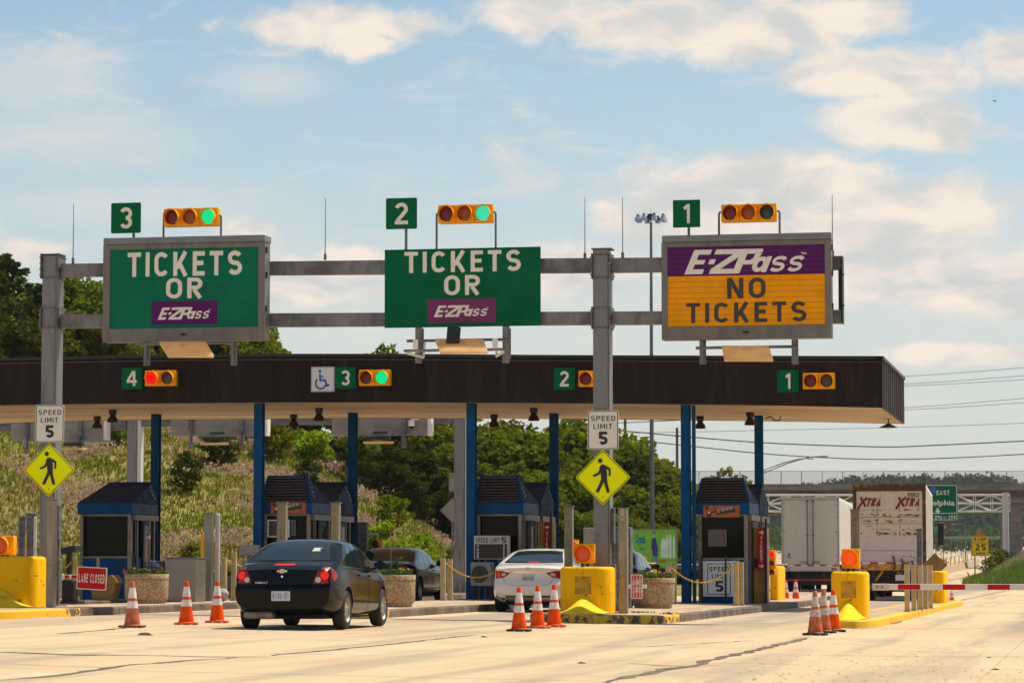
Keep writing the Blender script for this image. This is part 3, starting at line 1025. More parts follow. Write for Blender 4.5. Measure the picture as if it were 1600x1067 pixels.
# the wooded bank between the booths: three ranks
rank = [('dark', 545, 640, 150), ('dark', 600, 632, 152), ('mid', 640, 622, 162), ('mid', 570, 668, 140), ('dark', 610, 690, 138), ('dark', 655, 690, 142), ('mid', 680, 640, 158),
  ('dark', 690, 735, 140), ('olive', 700, 690, 150), ('olive', 740, 640, 165), ('mid', 775, 650, 160), ('olive', 815, 650, 165), ('mid', 850, 655, 158), ('olive', 885, 640, 166), ('mid', 915, 650, 160),
  ('dark', 650, 740, 137), ('dark', 720, 770, 140), ('mid', 755, 720, 148), ('olive', 805, 715, 148), ('mid', 845, 725, 146), ('olive', 890, 720, 148), ('dark', 925, 735, 150), ('mid', 950, 665, 165),
  ('olive', 970, 678, 162), ('mid', 1000, 690, 160), ('olive', 1030, 712, 158), ('mid', 1052, 738, 156), ('dark', 985, 705, 155), ('olive', 960, 740, 148), ('mid', 1000, 755, 146), ('olive', 1035, 765, 145),
  ('mid', 1062, 775, 150), ('dark', 1060, 800, 145), ('olive', 880, 780, 142), ('mid', 925, 790, 142), ('dark', 760, 790, 142), ('dark', 835, 795, 142), ('olive', 990, 800, 142), ('mid', 1040, 815, 142)]
where = {0: 'dense tree in the wooded bank', 1: 'leafy tree in the wooded bank'}
marks = [(560, 'behind the third back column'), (620, 'just right of the third back column'), (700, 'left of the rear gantry post'), (760, 'beside the middle blue column'), (815, 'above the second booth roof'), (870, 'beside the second back column'), (930, 'left of the pedestrian sign'), (975, 'right of the pedestrian sign'), (1018, 'left of the light mast'), (1045, 'right of the light mast'), (1100, 'beside the first blue column')]
for i, (kd, px, py, D) in enumerate(rank):
 x, y = XY(px, D)
 w = next((m for q, m in marks if px <= q), 'beside the first booth')
 tone = {'dark': 'dark green', 'mid': 'fresh green', 'olive': 'olive green'}[kd]
 hgt = 'tall' if py < 660 else 'middling' if py < 730 else 'low'
 depth = 'at the back' if D > 152 else 'in front' if D < 144 else 'midway'
 plant(kd, px, D, ztop(px, py, D) - hill_h(x, y), f'{hgt} {tone} tree {depth} {w}', 'trees of the wooded bank', 1.25)
x, y = XY(870, 150)
plant('fir', 1016, 185, ztop(1016, 684, 185), 'small pointed spruce silhouetted against the sky near the light mast', GT, 0.8, z=0)
plant('olive', 1133, 330, ztop(1133, 724, 330), 'small round tree on the skyline above the first booth', GT, 1.0, z=0)
plant('mid', 1112, 330, ztop(1112, 742, 330), 'low bush on the skyline left of the small round tree', GT, 1.2, z=0)
GB = 'bushes dotted over the hillside'
for (kd, px, py, D, h, wd, lab) in [
 ('darkshrub', 290, 748, 126, 1.8, 1.0, 'dark upright bush on the flowery slope beside the fourth lane column'),
 ('darkshrub', 345, 735, 132, 1.9, 1.5, 'broad dark bush on the slope below the hanging sign back'),
 ('shrub', 186, 716, 134, 1.7, 1.0, 'green bush on the slope left of the rear gantry post'),
 ('shrub', 430, 720, 136, 2.2, 1.1, 'green bush high on the slope right of the third lane front column'),
 ('brightshrub', 490, 705, 140, 1.6, 1.2, 'bright green bush high on the slope left of the third lane back column'),
 ('darkshrub', 480, 748, 130, 1.6, 1.0, 'dark bush just above the roof of the third booth'),
 ('shrub', 420, 690, 142, 2.6, 1.2, 'tall bush at the crest near the third lane front column'),
 ('darkshrub', 320, 690, 142, 1.9, 1.3, 'dark bush at the crest left of the third lane front column'),
 ('brightshrub', 594, 812, 118, 1.6, 1.2, 'bright green bush on the bank right of the third booth'),
 ('brightshrub', 625, 836, 114, 1.5, 1.2, 'bright green bush low on the bank above the dark sedan'),
 ('brightshrub', 660, 820, 118, 1.5, 0.9, 'bright green bush on the bank left of the grey diamond sign'),
 ('brightshrub', 648, 845, 112, 1.2, 1.2, 'light green low bush at the foot of the bank'),
 ('shrub', 300, 842, 112, 1.2, 1.3, 'light green bush behind the yellow box at the foot of the slope'),
 ('shrub', 610, 775, 128, 1.6, 1.2, 'green bush at the upper edge of the bare bank'),
 ('shrub', 712, 840, 116, 1.4, 1.1, 'low green bush behind the rear gantry post base'),
 ('darkshrub', 100, 690, 140, 1.4, 1.3, 'dark bush at the crest behind the left pedestrian sign')]:
 plant(kd, px, D, h, lab, GB, wd)

# ------------------------------------------------------------------ traffic islands
XC = {0: -4.72, 1: -9.45, 2: -14.98, 3: -20.45, 4: -25.7}
def island(k, x0, x1, y0, y1, nose, yellow_to):
 n = 10
 def outline(ins):
  a, b, f0, f1 = x0 + ins, x1 - ins, y0 + ins, y1 - ins
  p = []
  cx, hw = (a + b) / 2, (b - a) / 2
  nl = nose
  for i in range(n + 1):
   t = math.pi * i / n
   p.append((cx - hw * math.cos(t), f0 + nl - nl * math.sin(t) ** 0.8))
  for i in range(n + 1):
   t = math.pi * i / n
   p.append((cx + hw * math.cos(t), f1 - nl * 0.6 + nl * 0.6 * math.sin(t) ** 0.8))
  # even out the long sides
  q = []
  for (u, v) in zip(p, p[1:] + p[:1]):
   L = math.hypot(v[0] - u[0], v[1] - u[1])
   m = max(1, int(L / 1.2))
   for j in range(m):
    q.append((u[0] + (v[0] - u[0]) * j / m, u[1] + (v[1] - u[1]) * j / m))
  return q
 o, i_ = outline(0), None
 cx, cy = (x0 + x1) / 2, (y0 + y1) / 2
 def inset(p, d):
  sx = (abs(x1 - x0) / 2 - d) / (abs(x1 - x0) / 2)
  sy = (abs(y1 - y0) / 2 - d) / (abs(y1 - y0) / 2)
  return (cx + (p[0] - cx) * sx, cy + (p[1] - cy) * sy)
 top = MB()
 ip = [inset(p, 0.16) for p in o]
 top.add([(p[0], p[1], gz(p[0], p[1]) + 0.152) for p in ip], [tuple(range(len(ip)))])
 ib = struct(top.build('traffic_island', M_CONC))
 kb = MB()
 m = len(o)
 rings_ = [(o, -0.05), ([inset(p, 0.012) for p in o], 0.125), ([inset(p, 0.035) for p in o], 0.15), ([inset(p, 0.17) for p in o], 0.154)]
 for (ps, h) in rings_:
  kb.v += [(p[0], p[1], gz(p[0], p[1]) + h) for p in ps]
 for r in range(3):
  for j in range(m):
   kb.f.append((r * m + j, r * m + (j + 1) % m, r * m + m + (j + 1) % m, r * m + m + j))
   kb.m.append(-1)
 struct(kb.build('kerb', kerb_mat(k, y0, yellow_to)))

def kerb_mat(k, y0, yellow_to):
 """grey kerb with worn yellow paint up to a certain distance along the lane"""
 m = bpy.data.materials.new('kerb_paint')
 m.use_nodes = True
 t = NT(m.node_tree)
 b = m.node_tree.nodes['Principled BSDF']
 co = t.n('ShaderNodeTexCoord').outputs['Object']
 sx = t.n('ShaderNodeSeparateXYZ')
 t.put(sx.inputs[0], co)
 n1 = t.noise(co, 2.2, 6, 0.7)
 n2 = t.noise(co, 5.5, 6, 0.75)
 grey = t.mix(t.ramp(t.noise(co, 1.2, 4), 0.35, 0.65), (0.17, 0.125, 0.09), (0.075, 0.058, 0.046))
 blk = t.math('FRACT', t.math('DIVIDE', sx.outputs[1], 1.83))
 grey = t.mix(t.math('LESS_THAN', blk, 0.02), grey, (0.03, 0.025, 0.02))
 lim = t.math('ADD', sx.outputs[1], t.math('MULTIPLY', t.math('SUBTRACT', n1, 0.5), 7.0))
 pnt = t.math('LESS_THAN', lim, yellow_to)
 worn = t.ramp(n2, 0.47, 0.54, 1.0, 0.0) if k in (1, 2) else t.ramp(n2, 0.62, 0.68, 1.0, 0.12)
 t.put(b.inputs['Base Color'], t.mix(t.math('MULTIPLY', pnt, worn), grey, (0.80, 0.46, 0.015)))
 b.inputs['Roughness'].default_value = 0.8
 return m

island(0, -5.25, -4.15, 55.2, 92.5, 1.2, 200)
island(1, -10.8, -8.10, 55.4, 90, 1.3, 58)
island(2, -16.3, -13.7, 55.0, 92, 1.3, 57)
island(3, -21.9, -19.1, 49.8, 92, 1.3, 54.0)
island(4, -27.4, -24.6, 54.5, 92, 1.3, 57)
TOP = 0.154                       # island surface above the paving
def iz(x, y=60):
 return gz(x, y) + TOP

# ------------------------------------------------------------------ canopy
YC = 74.6
YB = 83.0
def canopy():
 root = thing('toll_canopy', 'long flat dark brown canopy over the toll lanes on blue columns', 'canopy', (-14, 79, 0))
 # (px, fascia top py, fascia bottom py) along the front
 prof = [(-260, 567, 641), (-100, 562, 635.5), (0, 560.5, 633), (200, 556.5, 630.5), (420, 554, 628.7), (620, 554, 628.5), (820, 555.6, 629.6), (1000, 556.5, 631), (1220, 557.2, 633.6), (1378, 557.6, 637)]
 X = [PY(p, 600, YC).x for p, _, _ in prof]
 ZT = [PY(p, a, YC).z for p, a, _ in prof]
 ZB = [PY(p, b, YC).z for p, _, b in prof]
 def at(x, tab):
  for i in range(len(X) - 1):
   if x <= X[i + 1] or i == len(X) - 2:
    t = (x - X[i]) / (X[i + 1] - X[i])
    return tab[i] + (tab[i + 1] - tab[i]) * t
 xl, xr = X[0], X[-1]
 # fascia panels, each a slightly proud sheet with a standing seam
 fa = MB()
 w = 0.785
 n = int((xr - xl) / w) + 1
 for i in range(n):
  b_, a_ = xr - i * w, max(xl, xr - (i + 1) * w)
  if b_ - a_ < .05:
   continue
  fa.add([(a_ + .006, YC, at(a_, ZB)), (b_ - .006, YC, at(b_, ZB)), (b_ - .006, YC, at(b_, ZT)), (a_ + .006, YC, at(a_, ZT))], [(0, 1, 2, 3)])
  fa.box(b_ - .008, b_ + .008, YC - .007, YC + .02, at(b_, ZB) + .03, at(b_, ZT) - .04, None)
 for i in range(len(X) - 1):   # backing, so that the seams close
  fa.add([(X[i], YC + .03, ZB[i]), (X[i + 1], YC + .03, ZB[i + 1]), (X[i + 1], YC + .03, ZT[i + 1]), (X[i], YC + .03, ZT[i])], [(0, 1, 2, 3)])
 # right end with standing seams
 m = 11
 for i in range(m):
  y0, y1 = YC + (YB - YC) * i / m, YC + (YB - YC) * (i + 1) / m
  fa.add([(xr, y0 + .01, ZB[-1]), (xr, y1 - .01, ZB[-1]), (xr, y1 - .01, ZT[-1]), (xr, y0 + .01, ZT[-1])], [(0, 1, 2, 3)])
  fa.box(xr - .02, xr + .012, y1 - .012, y1 + .012, ZB[-1] + .02, ZT[-1] - .03, None)
 fa.add([(xr - .03, YC, ZB[-1]), (xr - .03, YB, ZB[-1]), (xr - .03, YB, ZT[-1]), (xr - .03, YC, ZT[-1])], [(0, 1, 2, 3)])
 for i in range(len(X) - 1):
  fa.add([(X[i], YB, ZB[i]), (X[i + 1], YB, ZB[i + 1]), (X[i + 1], YB, ZT[i + 1]), (X[i], YB, ZT[i])], [(0, 1, 2, 3)])
 fa.build('fascia', M_FASCIA, root, smooth=False)
 cap = MB()
 for i in range(len(X) - 1):   # metal coping along the top edge
  for (y0, y1, dz0, dz1) in ((YC - .05, YC + .12, -.055, .02), (YC - .035, YC - .002, -.14, -.115)):
   v = []
   for xx, zz in ((X[i], ZT[i]), (X[i + 1], ZT[i + 1])):
    v += [(xx, y0, zz + dz0), (xx, y1, zz + dz0), (xx, y1, zz + dz1), (xx, y0, zz + dz1)]
   cap.add(v, [(0, 1, 5, 4), (1, 2, 6, 5), (2, 3, 7, 6), (3, 0, 4, 7)], MAT('coping_edge_grey', (0.07, 0.062, 0.058), 0.4, 0.5) if dz0 == -.14 else None)
 cap.box(xr - .12, xr + .05, YC - .05, YB + .05, ZT[-1] - .055, ZT[-1] + .02)
 cap.build('coping', MAT('coping_dark', (0.03, 0.026, 0.025), 0.45, 0.4), root, smooth=False)
 rf = MB()
 for i in range(len(X) - 1):
  rf.add([(X[i], YC + .1, ZT[i] - .02), (X[i + 1], YC + .1, ZT[i + 1] - .02), (X[i + 1], YB, ZT[i + 1] - .02), (X[i], YB, ZT[i] - .02)], [(0, 1, 2, 3)])
 rf.build('roof', MAT('canopy_roofing', (0.16, 0.15, 0.14), 0.9), root, smooth=False)
 # soffit in long boards that run across the lanes
 sf = MB()
 k = 12
 for j in range(k):
  y0, y1 = YC + .03 + (YB - YC - .03) * j / k, YC + .03 + (YB - YC - .03) * (j + 1) / k
  for i in range(len(X) - 1):
   a, b_ = X[i] , X[i + 1]
   sf.add([(a, y0 + .008, ZB[i] + .012), (b_, y0 + .008, ZB[i + 1] + .012), (b_, y1 - .008, ZB[i + 1] + .012), (a, y1 - .008, ZB[i] + .012)], [(0, 1, 2, 3)])
   sf.add([(a, y1 - .008, ZB[i] + .03), (b_, y1 - .008, ZB[i + 1] + .03), (b_, y1 + .008, ZB[i + 1] + .03), (a, y1 + .008, ZB[i] + .03)], [(0, 1, 2, 3)], M_BLACKM)
 sf.build('soffit', MAT('soffit_boards', (0.60, 0.44, 0.29), 0.7, 0, 0.35, 1.0, stretch=(0.25, 2.5, 1)), root, smooth=False)
 # columns: front row at the left of each island, back row at the right
 for (pa, Y, wid) in [(404.7, 75.15, 13.6), (736.8, 75.15, 13.6), (1072, 75.15, 13.6), (243.2, 80.1, 12.2), (551, 80.1, 12.2), (865.6, 80.1, 12.2), (1186.2, 80.1, 12.2), (72, 75.15, 13.6), (-68, 80.1, 12.2)]:
  x = PY(pa, 760, Y).x
  hw = wid / 2 * Y / F * 1.02
  cb = MB()
  z0, z1 = iz(x) - .02, at(x, ZB) + .02
  for s in (-1, 1):            # a rolled I-section: two flanges and the web
   cb.box(x - hw, x + hw, Y + s * .13 - .012, Y + s * .13 + .012, z0, z1)
  cb.box(x - .012, x + .012, Y - .118, Y + .118, z0, z1)
  cb.box(x - hw - .06, x + hw + .06, Y - .2, Y + .2, z0, z0 + .03)
  cb.build('column', M_BLUE, root)
 # conduit beside the first front column
 x = PY(1083.5, 760, 75.15).x
 cb = MB()
 cb.box(x - .03, x + .055, 75.1, 75.25, iz(x), at(x, ZB), None, .01)
 cb.build('conduit', M_BLUE, root)
 return at, ZB, ZT
at_can, CZB, CZT = canopy()

def soffit_lamp(px, py, Y, label, flat=False):
 p = PY(px, py, Y)
 zt = at_can(p.x, CZB) + .01
 root = thing('ceiling_lamp', label, 'lamp', (p.x, Y, zt), 'lamps under the toll canopy')
 st = MB()
 if flat:
  st.cyl((p.x, Y, zt), (p.x, Y, zt - .16), .018)
  st.build('stem', M_BLACKM, root)
  sh = MB()
  sh.lathe([(.05, zt - .13), (.10, zt - .16), (.24, zt - .22), (.245, zt - .235), (.20, zt - .225), (.06, zt - .20)], (p.x, Y, 0), 24)
  sh.build('lamp_shade', M_BLACKM, root)
  bl = MB()
  bl.lathe([(0.001, zt - .27), (.03, zt - .26), (.035, zt - .23), (.03, zt - .20)], (p.x, Y, 0), 12)
  bl.build('bulb', M_WHITE, root)
  return
 st.lathe([(.001, zt), (.10, zt), (.11, zt - .03), (.105, zt - .11), (.07, zt - .16), (.05, zt - .17)], (p.x, Y, 0), 20)
 st.build('ballast_housing', M_BLACKM, root)
 sh = MB()
 sh.lathe([(.05, zt - .15), (.085, zt - .175), (.135, zt - .25), (.155, zt - .33), (.15, zt - .335), (.12, zt - .25), (.06, zt - .18)], (p.x, Y, 0), 24)
 sh.build('lamp_shade', MAT('bronze_reflector', (0.07, 0.05, 0.03), 0.3, 0.7), root)
for (px, Y, lab) in [(152, 80.8, 'dark dome lamp under canopy, rear one of the pair by the left speed limit sign'), (176, 77.6, 'dark dome lamp under canopy, front one of the pair by the left speed limit sign'),
      (459, 80.8, 'dark dome lamp under canopy, rear one of the pair below the wheelchair sign'), (498.5, 77.6, 'dark dome lamp under canopy, front one of the pair below the wheelchair sign'),
      (772, 80.8, 'dark dome lamp under canopy, rear one of the pair above the second booth'), (834, 77.2, 'dark dome lamp under canopy, front one of the pair above the second booth'),
      (1094, 80.8, 'dark dome lamp under canopy beside the first front column'), (1172, 78.4, 'dark dome lamp under canopy beside the first back column')]:
 soffit_lamp(px, 645, Y, lab)
soffit_lamp(1388, 655, 80.5, 'flat dark pendant lamp hanging at the right end of the canopy', True)
x0 = PY(1196, 656, 80)
cb = MB()
cb.tube([(x0.x + .02 * 0, 80, at_can(x0.x, CZB) - .06), (x0.x + .15, 80, at_can(x0.x, CZB) - .02), (x0.x + .25, 80, at_can(x0.x, CZB) - .13), (x0.x + .38, 80, at_can(x0.x, CZB) - .12), (x0.x + .42, 80, at_can(x0.x, CZB) + .01)], .018, 6)
tag(cb.build('loose_cable', M_BLACKM, loc=(x0.x, 80, 5)), 'short looped black cable under canopy beside the first back column', 'cable')

# ------------------------------------------------------------------ front sign gantry
YG = 58.2
def h_section(mb, x, y, z0, z1, w, d, t=.03):
 """hollow post with proud edge flanges"""
 mb.box(x - w / 2, x + w / 2, y - d / 2, y + d / 2, z0, z1, None, .012)

def gantry():
 root = thing('sign_gantry', 'galvanised steel gantry of two posts and twin beams carrying the three lane signs', 'gantry', (-15, YG, 0))
 beam = MAT('gantry_beam_steel', '77787a', 0.5, 0.4, 0.4, 2.2, stretch=(1, 1, 0.5))
 posts = [(82, 400, 60.5), (944, 391, 60.5)]
 xs = []
 for (px, ptop, _) in posts:
  p = PY(px - 4, ptop, YG)
  x = PY(px - 1, 640, YG).x
  xs.append(x)
  pb = MB()
  zb = iz(x)
  pb.box(x - .18, x + .13, YG - .17, YG + .17, zb, p.z, None, .012)
  # right flange, set off from the post
  pb.box(x + .135, x + .155, YG - .19, YG + .19, zb, p.z - .25)
  pb.box(x - .30, x + .27, YG - .3, YG + .3, zb, zb + .035)
  pb.build('post', M_GALV, root)
  cp = MB()
  cp.box(x - .21, x + .20, YG - .2, YG + .2, p.z + .002, p.z + .025)
  cp.build('cap_plate', M_GALV_D, root)
  for (pt, pb_) in ((404, 432), (487, 510)):
   za, zc = PY(px, pt - 5, YG).z, PY(px, pb_ + 3, YG).z
   fl = MB()
   for s in (-1, 1):
    fx = x + (.155 if s > 0 else -.205)
    fl.box(fx, fx + .022, YG - .24, YG + .24, zc - .02, za + .02)
    for k in range(4):
     zz = zc + (za - zc) * (k + .5) / 4
     for yy in (-.21, .21):
      fl.cyl((fx - .022, YG + yy, zz), (fx + .045, YG + yy, zz), .016, n=6)
   for zz in (za, zc):
    fl.box(x - .20, x + .15, YG - .2, YG + .2, zz - .008, zz + .008)
   fl.build('splice_flange', M_GALV_D, root)
 def beam_run(a, b_, name='beam'):
  for (ta, ba, tb, bb) in (((a[1]), (a[2]), b_[1], b_[2]),):
   mb = MB()
   xa, xb = PY(a[0], 450, YG).x, PY(b_[0], 450, YG).x
   za0, za1 = PY(a[0], ba, YG).z, PY(a[0], ta, YG).z
   zb0, zb1 = PY(b_[0], bb, YG).z, PY(b_[0], tb, YG).z
   v = []
   for x, z0, z1 in ((xa, za0, za1), (xb, zb0, zb1)):
    v += [(x, YG - .13, z0), (x, YG + .13, z0), (x, YG + .13, z1), (x, YG - .13, z1)]
   mb.add(v, [(0, 1, 5, 4), (1, 2, 6, 5), (2, 3, 7, 6), (3, 0, 4, 7), (0, 3, 2, 1), (4, 5, 6, 7)])
   mb.build(name, beam, root)
 beam_run((98, 413, 432.5), (929, 404, 426))
 beam_run((98, 492, 513), (929, 487.5, 507.5))
 beam_run((958, 404, 426), (1315, 401, 421.5))
 beam_run((958, 487.5, 507.5), (1315, 485, 505.5))
 # the beams run on a little to the left of the left post
 eb = MB()
 e = PY(1316, 450, YG).x
 z0, z1 = PY(1316, 506, YG).z, PY(1316, 401, YG).z
 eb.box(e, e + .022, YG - .17, YG + .17, z0, z1)
 eb.box(e - .07, e - .002, YG - .05, YG + .05, PY(1316, 485, YG).z, PY(1316, 421, YG).z)
 for q in (430, 478):
  zz = PY(1316, q, YG).z
  eb.cyl((e + .02, YG - .1, zz), (e + .05, YG - .1, zz), .018, n=8)
 eb.build('end_plate', M_BLACKM, root)
 # electrical conduit down the right side of each post
 for x in xs:
  cb = MB()
  zb = iz(x)
  cb.cyl((x + .19, YG - .02, zb), (x + .19, YG - .02, zb + 2.0), .025, n=10)
  cb.box(x + .158, x + .225, YG - .11, YG + .05, zb + 1.35, zb + 2.05, None, .01)
  cb.box(x + .158, x + .24, YG - .12, YG + .06, zb + .2, zb + .95, None, .01)
  cb.build('conduit', M_GALV_D, root)
gantry()

def rod(px, y0, y1, Y, label):
 a, b_ = PY(px, y1, Y), PY(px - (px - 800) * 0.001, y0, Y)
 mb = MB()
 mb.cyl((a.x, Y, a.z), (a.x, Y, b_.z), .012, .006, n=6)
 mb.cyl((a.x, Y, a.z), (a.x, Y, a.z + .12), .03, n=8)
 tag(mb.build('lightning_rod', M_GALV_D, loc=(a.x, Y, a.z)), label, 'rod', 'lightning rods on the gantry')
rod(114, 318, 412, YG, 'thin upright rod on the top beam beside the left gantry post')
rod(508, 310, 406, YG, 'thin upright rod on the beam between the left and middle signs')
rod(914, 308, 405, YG, 'thin upright rod just left of the right gantry post')
rod(973, 308, 404, YG, 'thin upright rod just right of the right gantry post')
rod(1301, 304, 401, YG - .1, 'thin upright rod at the right edge of the purple and amber sign')

# ------------------------------------------------------------------ the writing on the overhead signs
def slats(mb, X0, X1, Z0, Z1, Y, n, mat):
 for i in range(1, n):
  z = Z0 + (Z1 - Z0) * i / n
  mb.box(X0, X1, Y - .004, Y, z - .006, z + .003, mat)

def logo(mb, X0, X1, Z0, Z1, Y, mat, tm=True):
 """slanted white E-ZPass lettering"""
 w = X1 - X0
 h = Z1 - Z0
 def par(a, b_, c, d, sl=.42):      # slanted bar between heights c..d (fractions) from a to b
  f = lambda x, z: (X0 + x * w + sl * h * z, Y, Z0 + z * h)
  mb.add([f(a, c), f(b_, c), f(b_, d), f(a, d)], [(0, 1, 2, 3)], mat)
 par(.0, .055, 0, 1)
 par(.055, .15, 0, .2); par(.055, .13, .4, .58); par(.055, .15, .8, 1)
 par(.165, .215, .4, .6)
 # Z
 par(.185, .43, .8, 1); par(.205, .40, 0, .2)
 f = lambda x, z: (X0 + x * w + .42 * h * z, Y, Z0 + z * h)
 mb.add([f(.205, .2), f(.285, .2), f(.43, .8), f(.345, .8)], [(0, 1, 2, 3)], mat)
 # P
 # P: slanted stem and bowl, drawn as one ribbon each
 def pl(yy):
  return lambda u, v: (X0 + u * w + .42 * h * v, yy, Z0 + v * h)
 k = w / h
 ribbon(mb, [(.43, 0), (.43, .8)], .062, pl(Y - .0012), mat)
 mb.add([pl(Y - .0020)(*q) for q in ((.40, .8), (.55, .8), (.585, .86), (.58, .98), (.56, 1), (.40, 1))], [(0, 1, 2, 3, 4, 5)], mat)
 mb.add([pl(Y - .0027)(*q) for q in ((.53, .8), (.585, .82), (.565, .5), (.535, .36), (.46, .36), (.46, .54), (.505, .54), (.525, .62))], [(0, 1, 2, 3, 4, 5, 6, 7)], mat)
 for (ch, u0, u1, lay) in (('a', .545, .70, .0034), ('S', .70, .835, .0044), ('S', .845, .98, .0054)):
  wl, hl, z0 = (u1 - u0) * w, .66 * h, Z0 + .03 * h
  wt = .30
  if ch == 'a':
   sts = [_arc(.40, .5, .27, .5 - wt / 2, 0, 360, 20), [(.76, 0), (.76, .98)]]
  else:
   r_ = (.5 - wt * .37) / 2
   sts = [_arc(.45, .5 + r_, .34, r_, 20, 270) + _arc(.45, .5 - r_, .34, r_, 90, -160)[1:]]
   wt = .235
  for n_, st in enumerate(sts):
   ribbon(mb, st, wt * .85, lambda u, v, q=n_: (X0 + u0 * w + u * wl + .42 * .66 * h * v, Y - lay - .0006 * q, z0 + v * hl), mat)
 if tm:
  word(mb, 'TM', X0 + .975 * w, X0 + 1.02 * w, Z0 + .72 * h, Z0 + .82 * h, Y, mat, .02)

def cabinet_sign(label, box, inner, Y, panel_fn, foot):
 """deep illuminated sign cabinet; box and inner are photo rectangles"""
 X0, X1, Z0, Z1 = rect(Y, *box)
 root = thing('overhead_sign', label, 'sign', ((X0 + X1) / 2, Y, Z0), 'overhead lane signs')
 I0, I1, J0, J1 = rect(Y, *inner)
 cb = MB()
 d = .42
 cb.box(X0 + .01, X1 - .01, Y + .05, Y + d, Z0 + .01, Z1 - .01)
 # face frame as four butted bars
 cb.box(X0, I0, Y, Y + .05, Z0, Z1 - .13, None, .006)
 cb.box(I1, X1, Y, Y + .05, Z0, Z1 - .13, None, .006)
 cb.box(I0, I1, Y, Y + .05, Z0, J0, None, .006)
 cb.box(I0, I1, Y, Y + .05, J1, Z1 - .13, None, .006)
 cb.build('cabinet', M_SIGNFRAME, root)
 tb = MB()
 tb.box(X0 + .02, X1 + .005, Y - .05, Y + d + .03, Z1 - .128, Z1, None, .008)
 tb.build('hood', MAT('sign_hood_steel', '7a7f86', 0.5, 0.3, 0.1, 2), root)
 la = MB()
 cx = (I0 + I1) / 2
 la.cyl((cx, Y, (Z0 + J0) / 2), (cx, Y - .03, (Z0 + J0) / 2), .03, n=10)
 la.box(cx - .07, cx + .07, Y - .012, Y - .001, (Z0 + J0) / 2 - .012, (Z0 + J0) / 2 + .012)
 la.build('latch', M_BLACKM, root)
 hi = MB()
 for fz in (.3, .62, .86):
  hi.box(X1 + .001, X1 + .03, Y + .05, Y + .13, Z0 + (Z1 - Z0) * fz - .06, Z0 + (Z1 - Z0) * fz + .06)
 hi.build('hinge', M_BLACKM, root)
 panel_fn(root, I0, I1, J0, J1, Y)
 return root, X0, X1, Z0, Z1

def panel_tickets(root, I0, I1, J0, J1, Y):
 p = MB()
 p.box(I0, I1, Y + .022, Y + .04, J0, J1)
 slats(p, I0, I1, J0, J1, Y + .022, 15, MAT('sign_green_slat_edge', (0.0, 0.10, 0.05), 0.4))
 p.build('sign_panel', M_GREEN2, root)
 t = MB()
 a, b_, c, d = rect(Y, 199, 393, 378, 431)
 hword(t, 'TICKETS', a, b_, c, d, Y + .016, None)
 a, b_, c, d = rect(Y, 259, 434, 316, 466)
 hword(t, 'OR', a, b_, c, d, Y + .016, None)
 t.build('lettering', M_WHITE, root)
 a, b_, c, d = rect(Y, 236, 470, 339, 507)
 q = MB()
 q.box(a, b_, Y + .014, Y + .021, c, d)
 lp = q.build('logo_panel', M_PURPLE, root)
 q = MB()
 a, b_, c, d = rect(Y, 246, 480, 327, 499)
 logo(q, a, b_, c, d, Y + .011, None)
 q.build('logo_lettering', M_WHITE, lp)

def panel_ez(root, I0, I1, J0, J1, Y):
 zs = PY(1160, 430, Y).z
 p = MB()
 p.box(I0, I1, Y + .022, Y + .04, J0, zs)
 slats(p, I0, I1, J0, zs, Y + .022, 9, MAT('sign_amber_slat_edge', (0.42, 0.17, 0.01), 0.4))
 p.build('sign_panel', M_AMBERSIGN, root)
 q = MB()
 q.box(I0, I1, Y + .022, Y + .04, zs + .002, J1)
 slats(q, I0, I1, zs, J1, Y + .022, 6, MAT('sign_purple_slat_edge', (0.08, 0.012, 0.10), 0.4))
 lp = q.build('logo_panel', M_PURPLE, root)
 q = MB()
 a, b_, c, d = rect(Y, 1069, 389, 1256, 427)
 logo(q, a, b_, c, d, Y + .014, None)
 q.build('logo_lettering', M_WHITE, lp)
 t = MB()
 a, b_, c, d = rect(Y, 1136, 434, 1196, 466)
 hword(t, 'NO', a, b_, c, d, Y + .014, None)
 a, b_, c, d = rect(Y, 1072, 472, 1260, 503.5)
 hword(t, 'TICKETS', a, b_, c, d, Y + .014, None)
 t.build('lettering', M_DGREY, root)

YS = YG - .62
cabinet_sign('grey cabinet sign on the gantry, green face reading TICKETS OR with purple logo', (160.5, 370, 413.5, 533), (171.5, 388, 403, 512), YS, panel_tickets, None)
cabinet_sign('grey cabinet sign on the gantry with purple top and amber face reading NO TICKETS', (1033.5, 366, 1299, 529.5), (1043, 384, 1289, 508.5), YS, panel_ez, None)

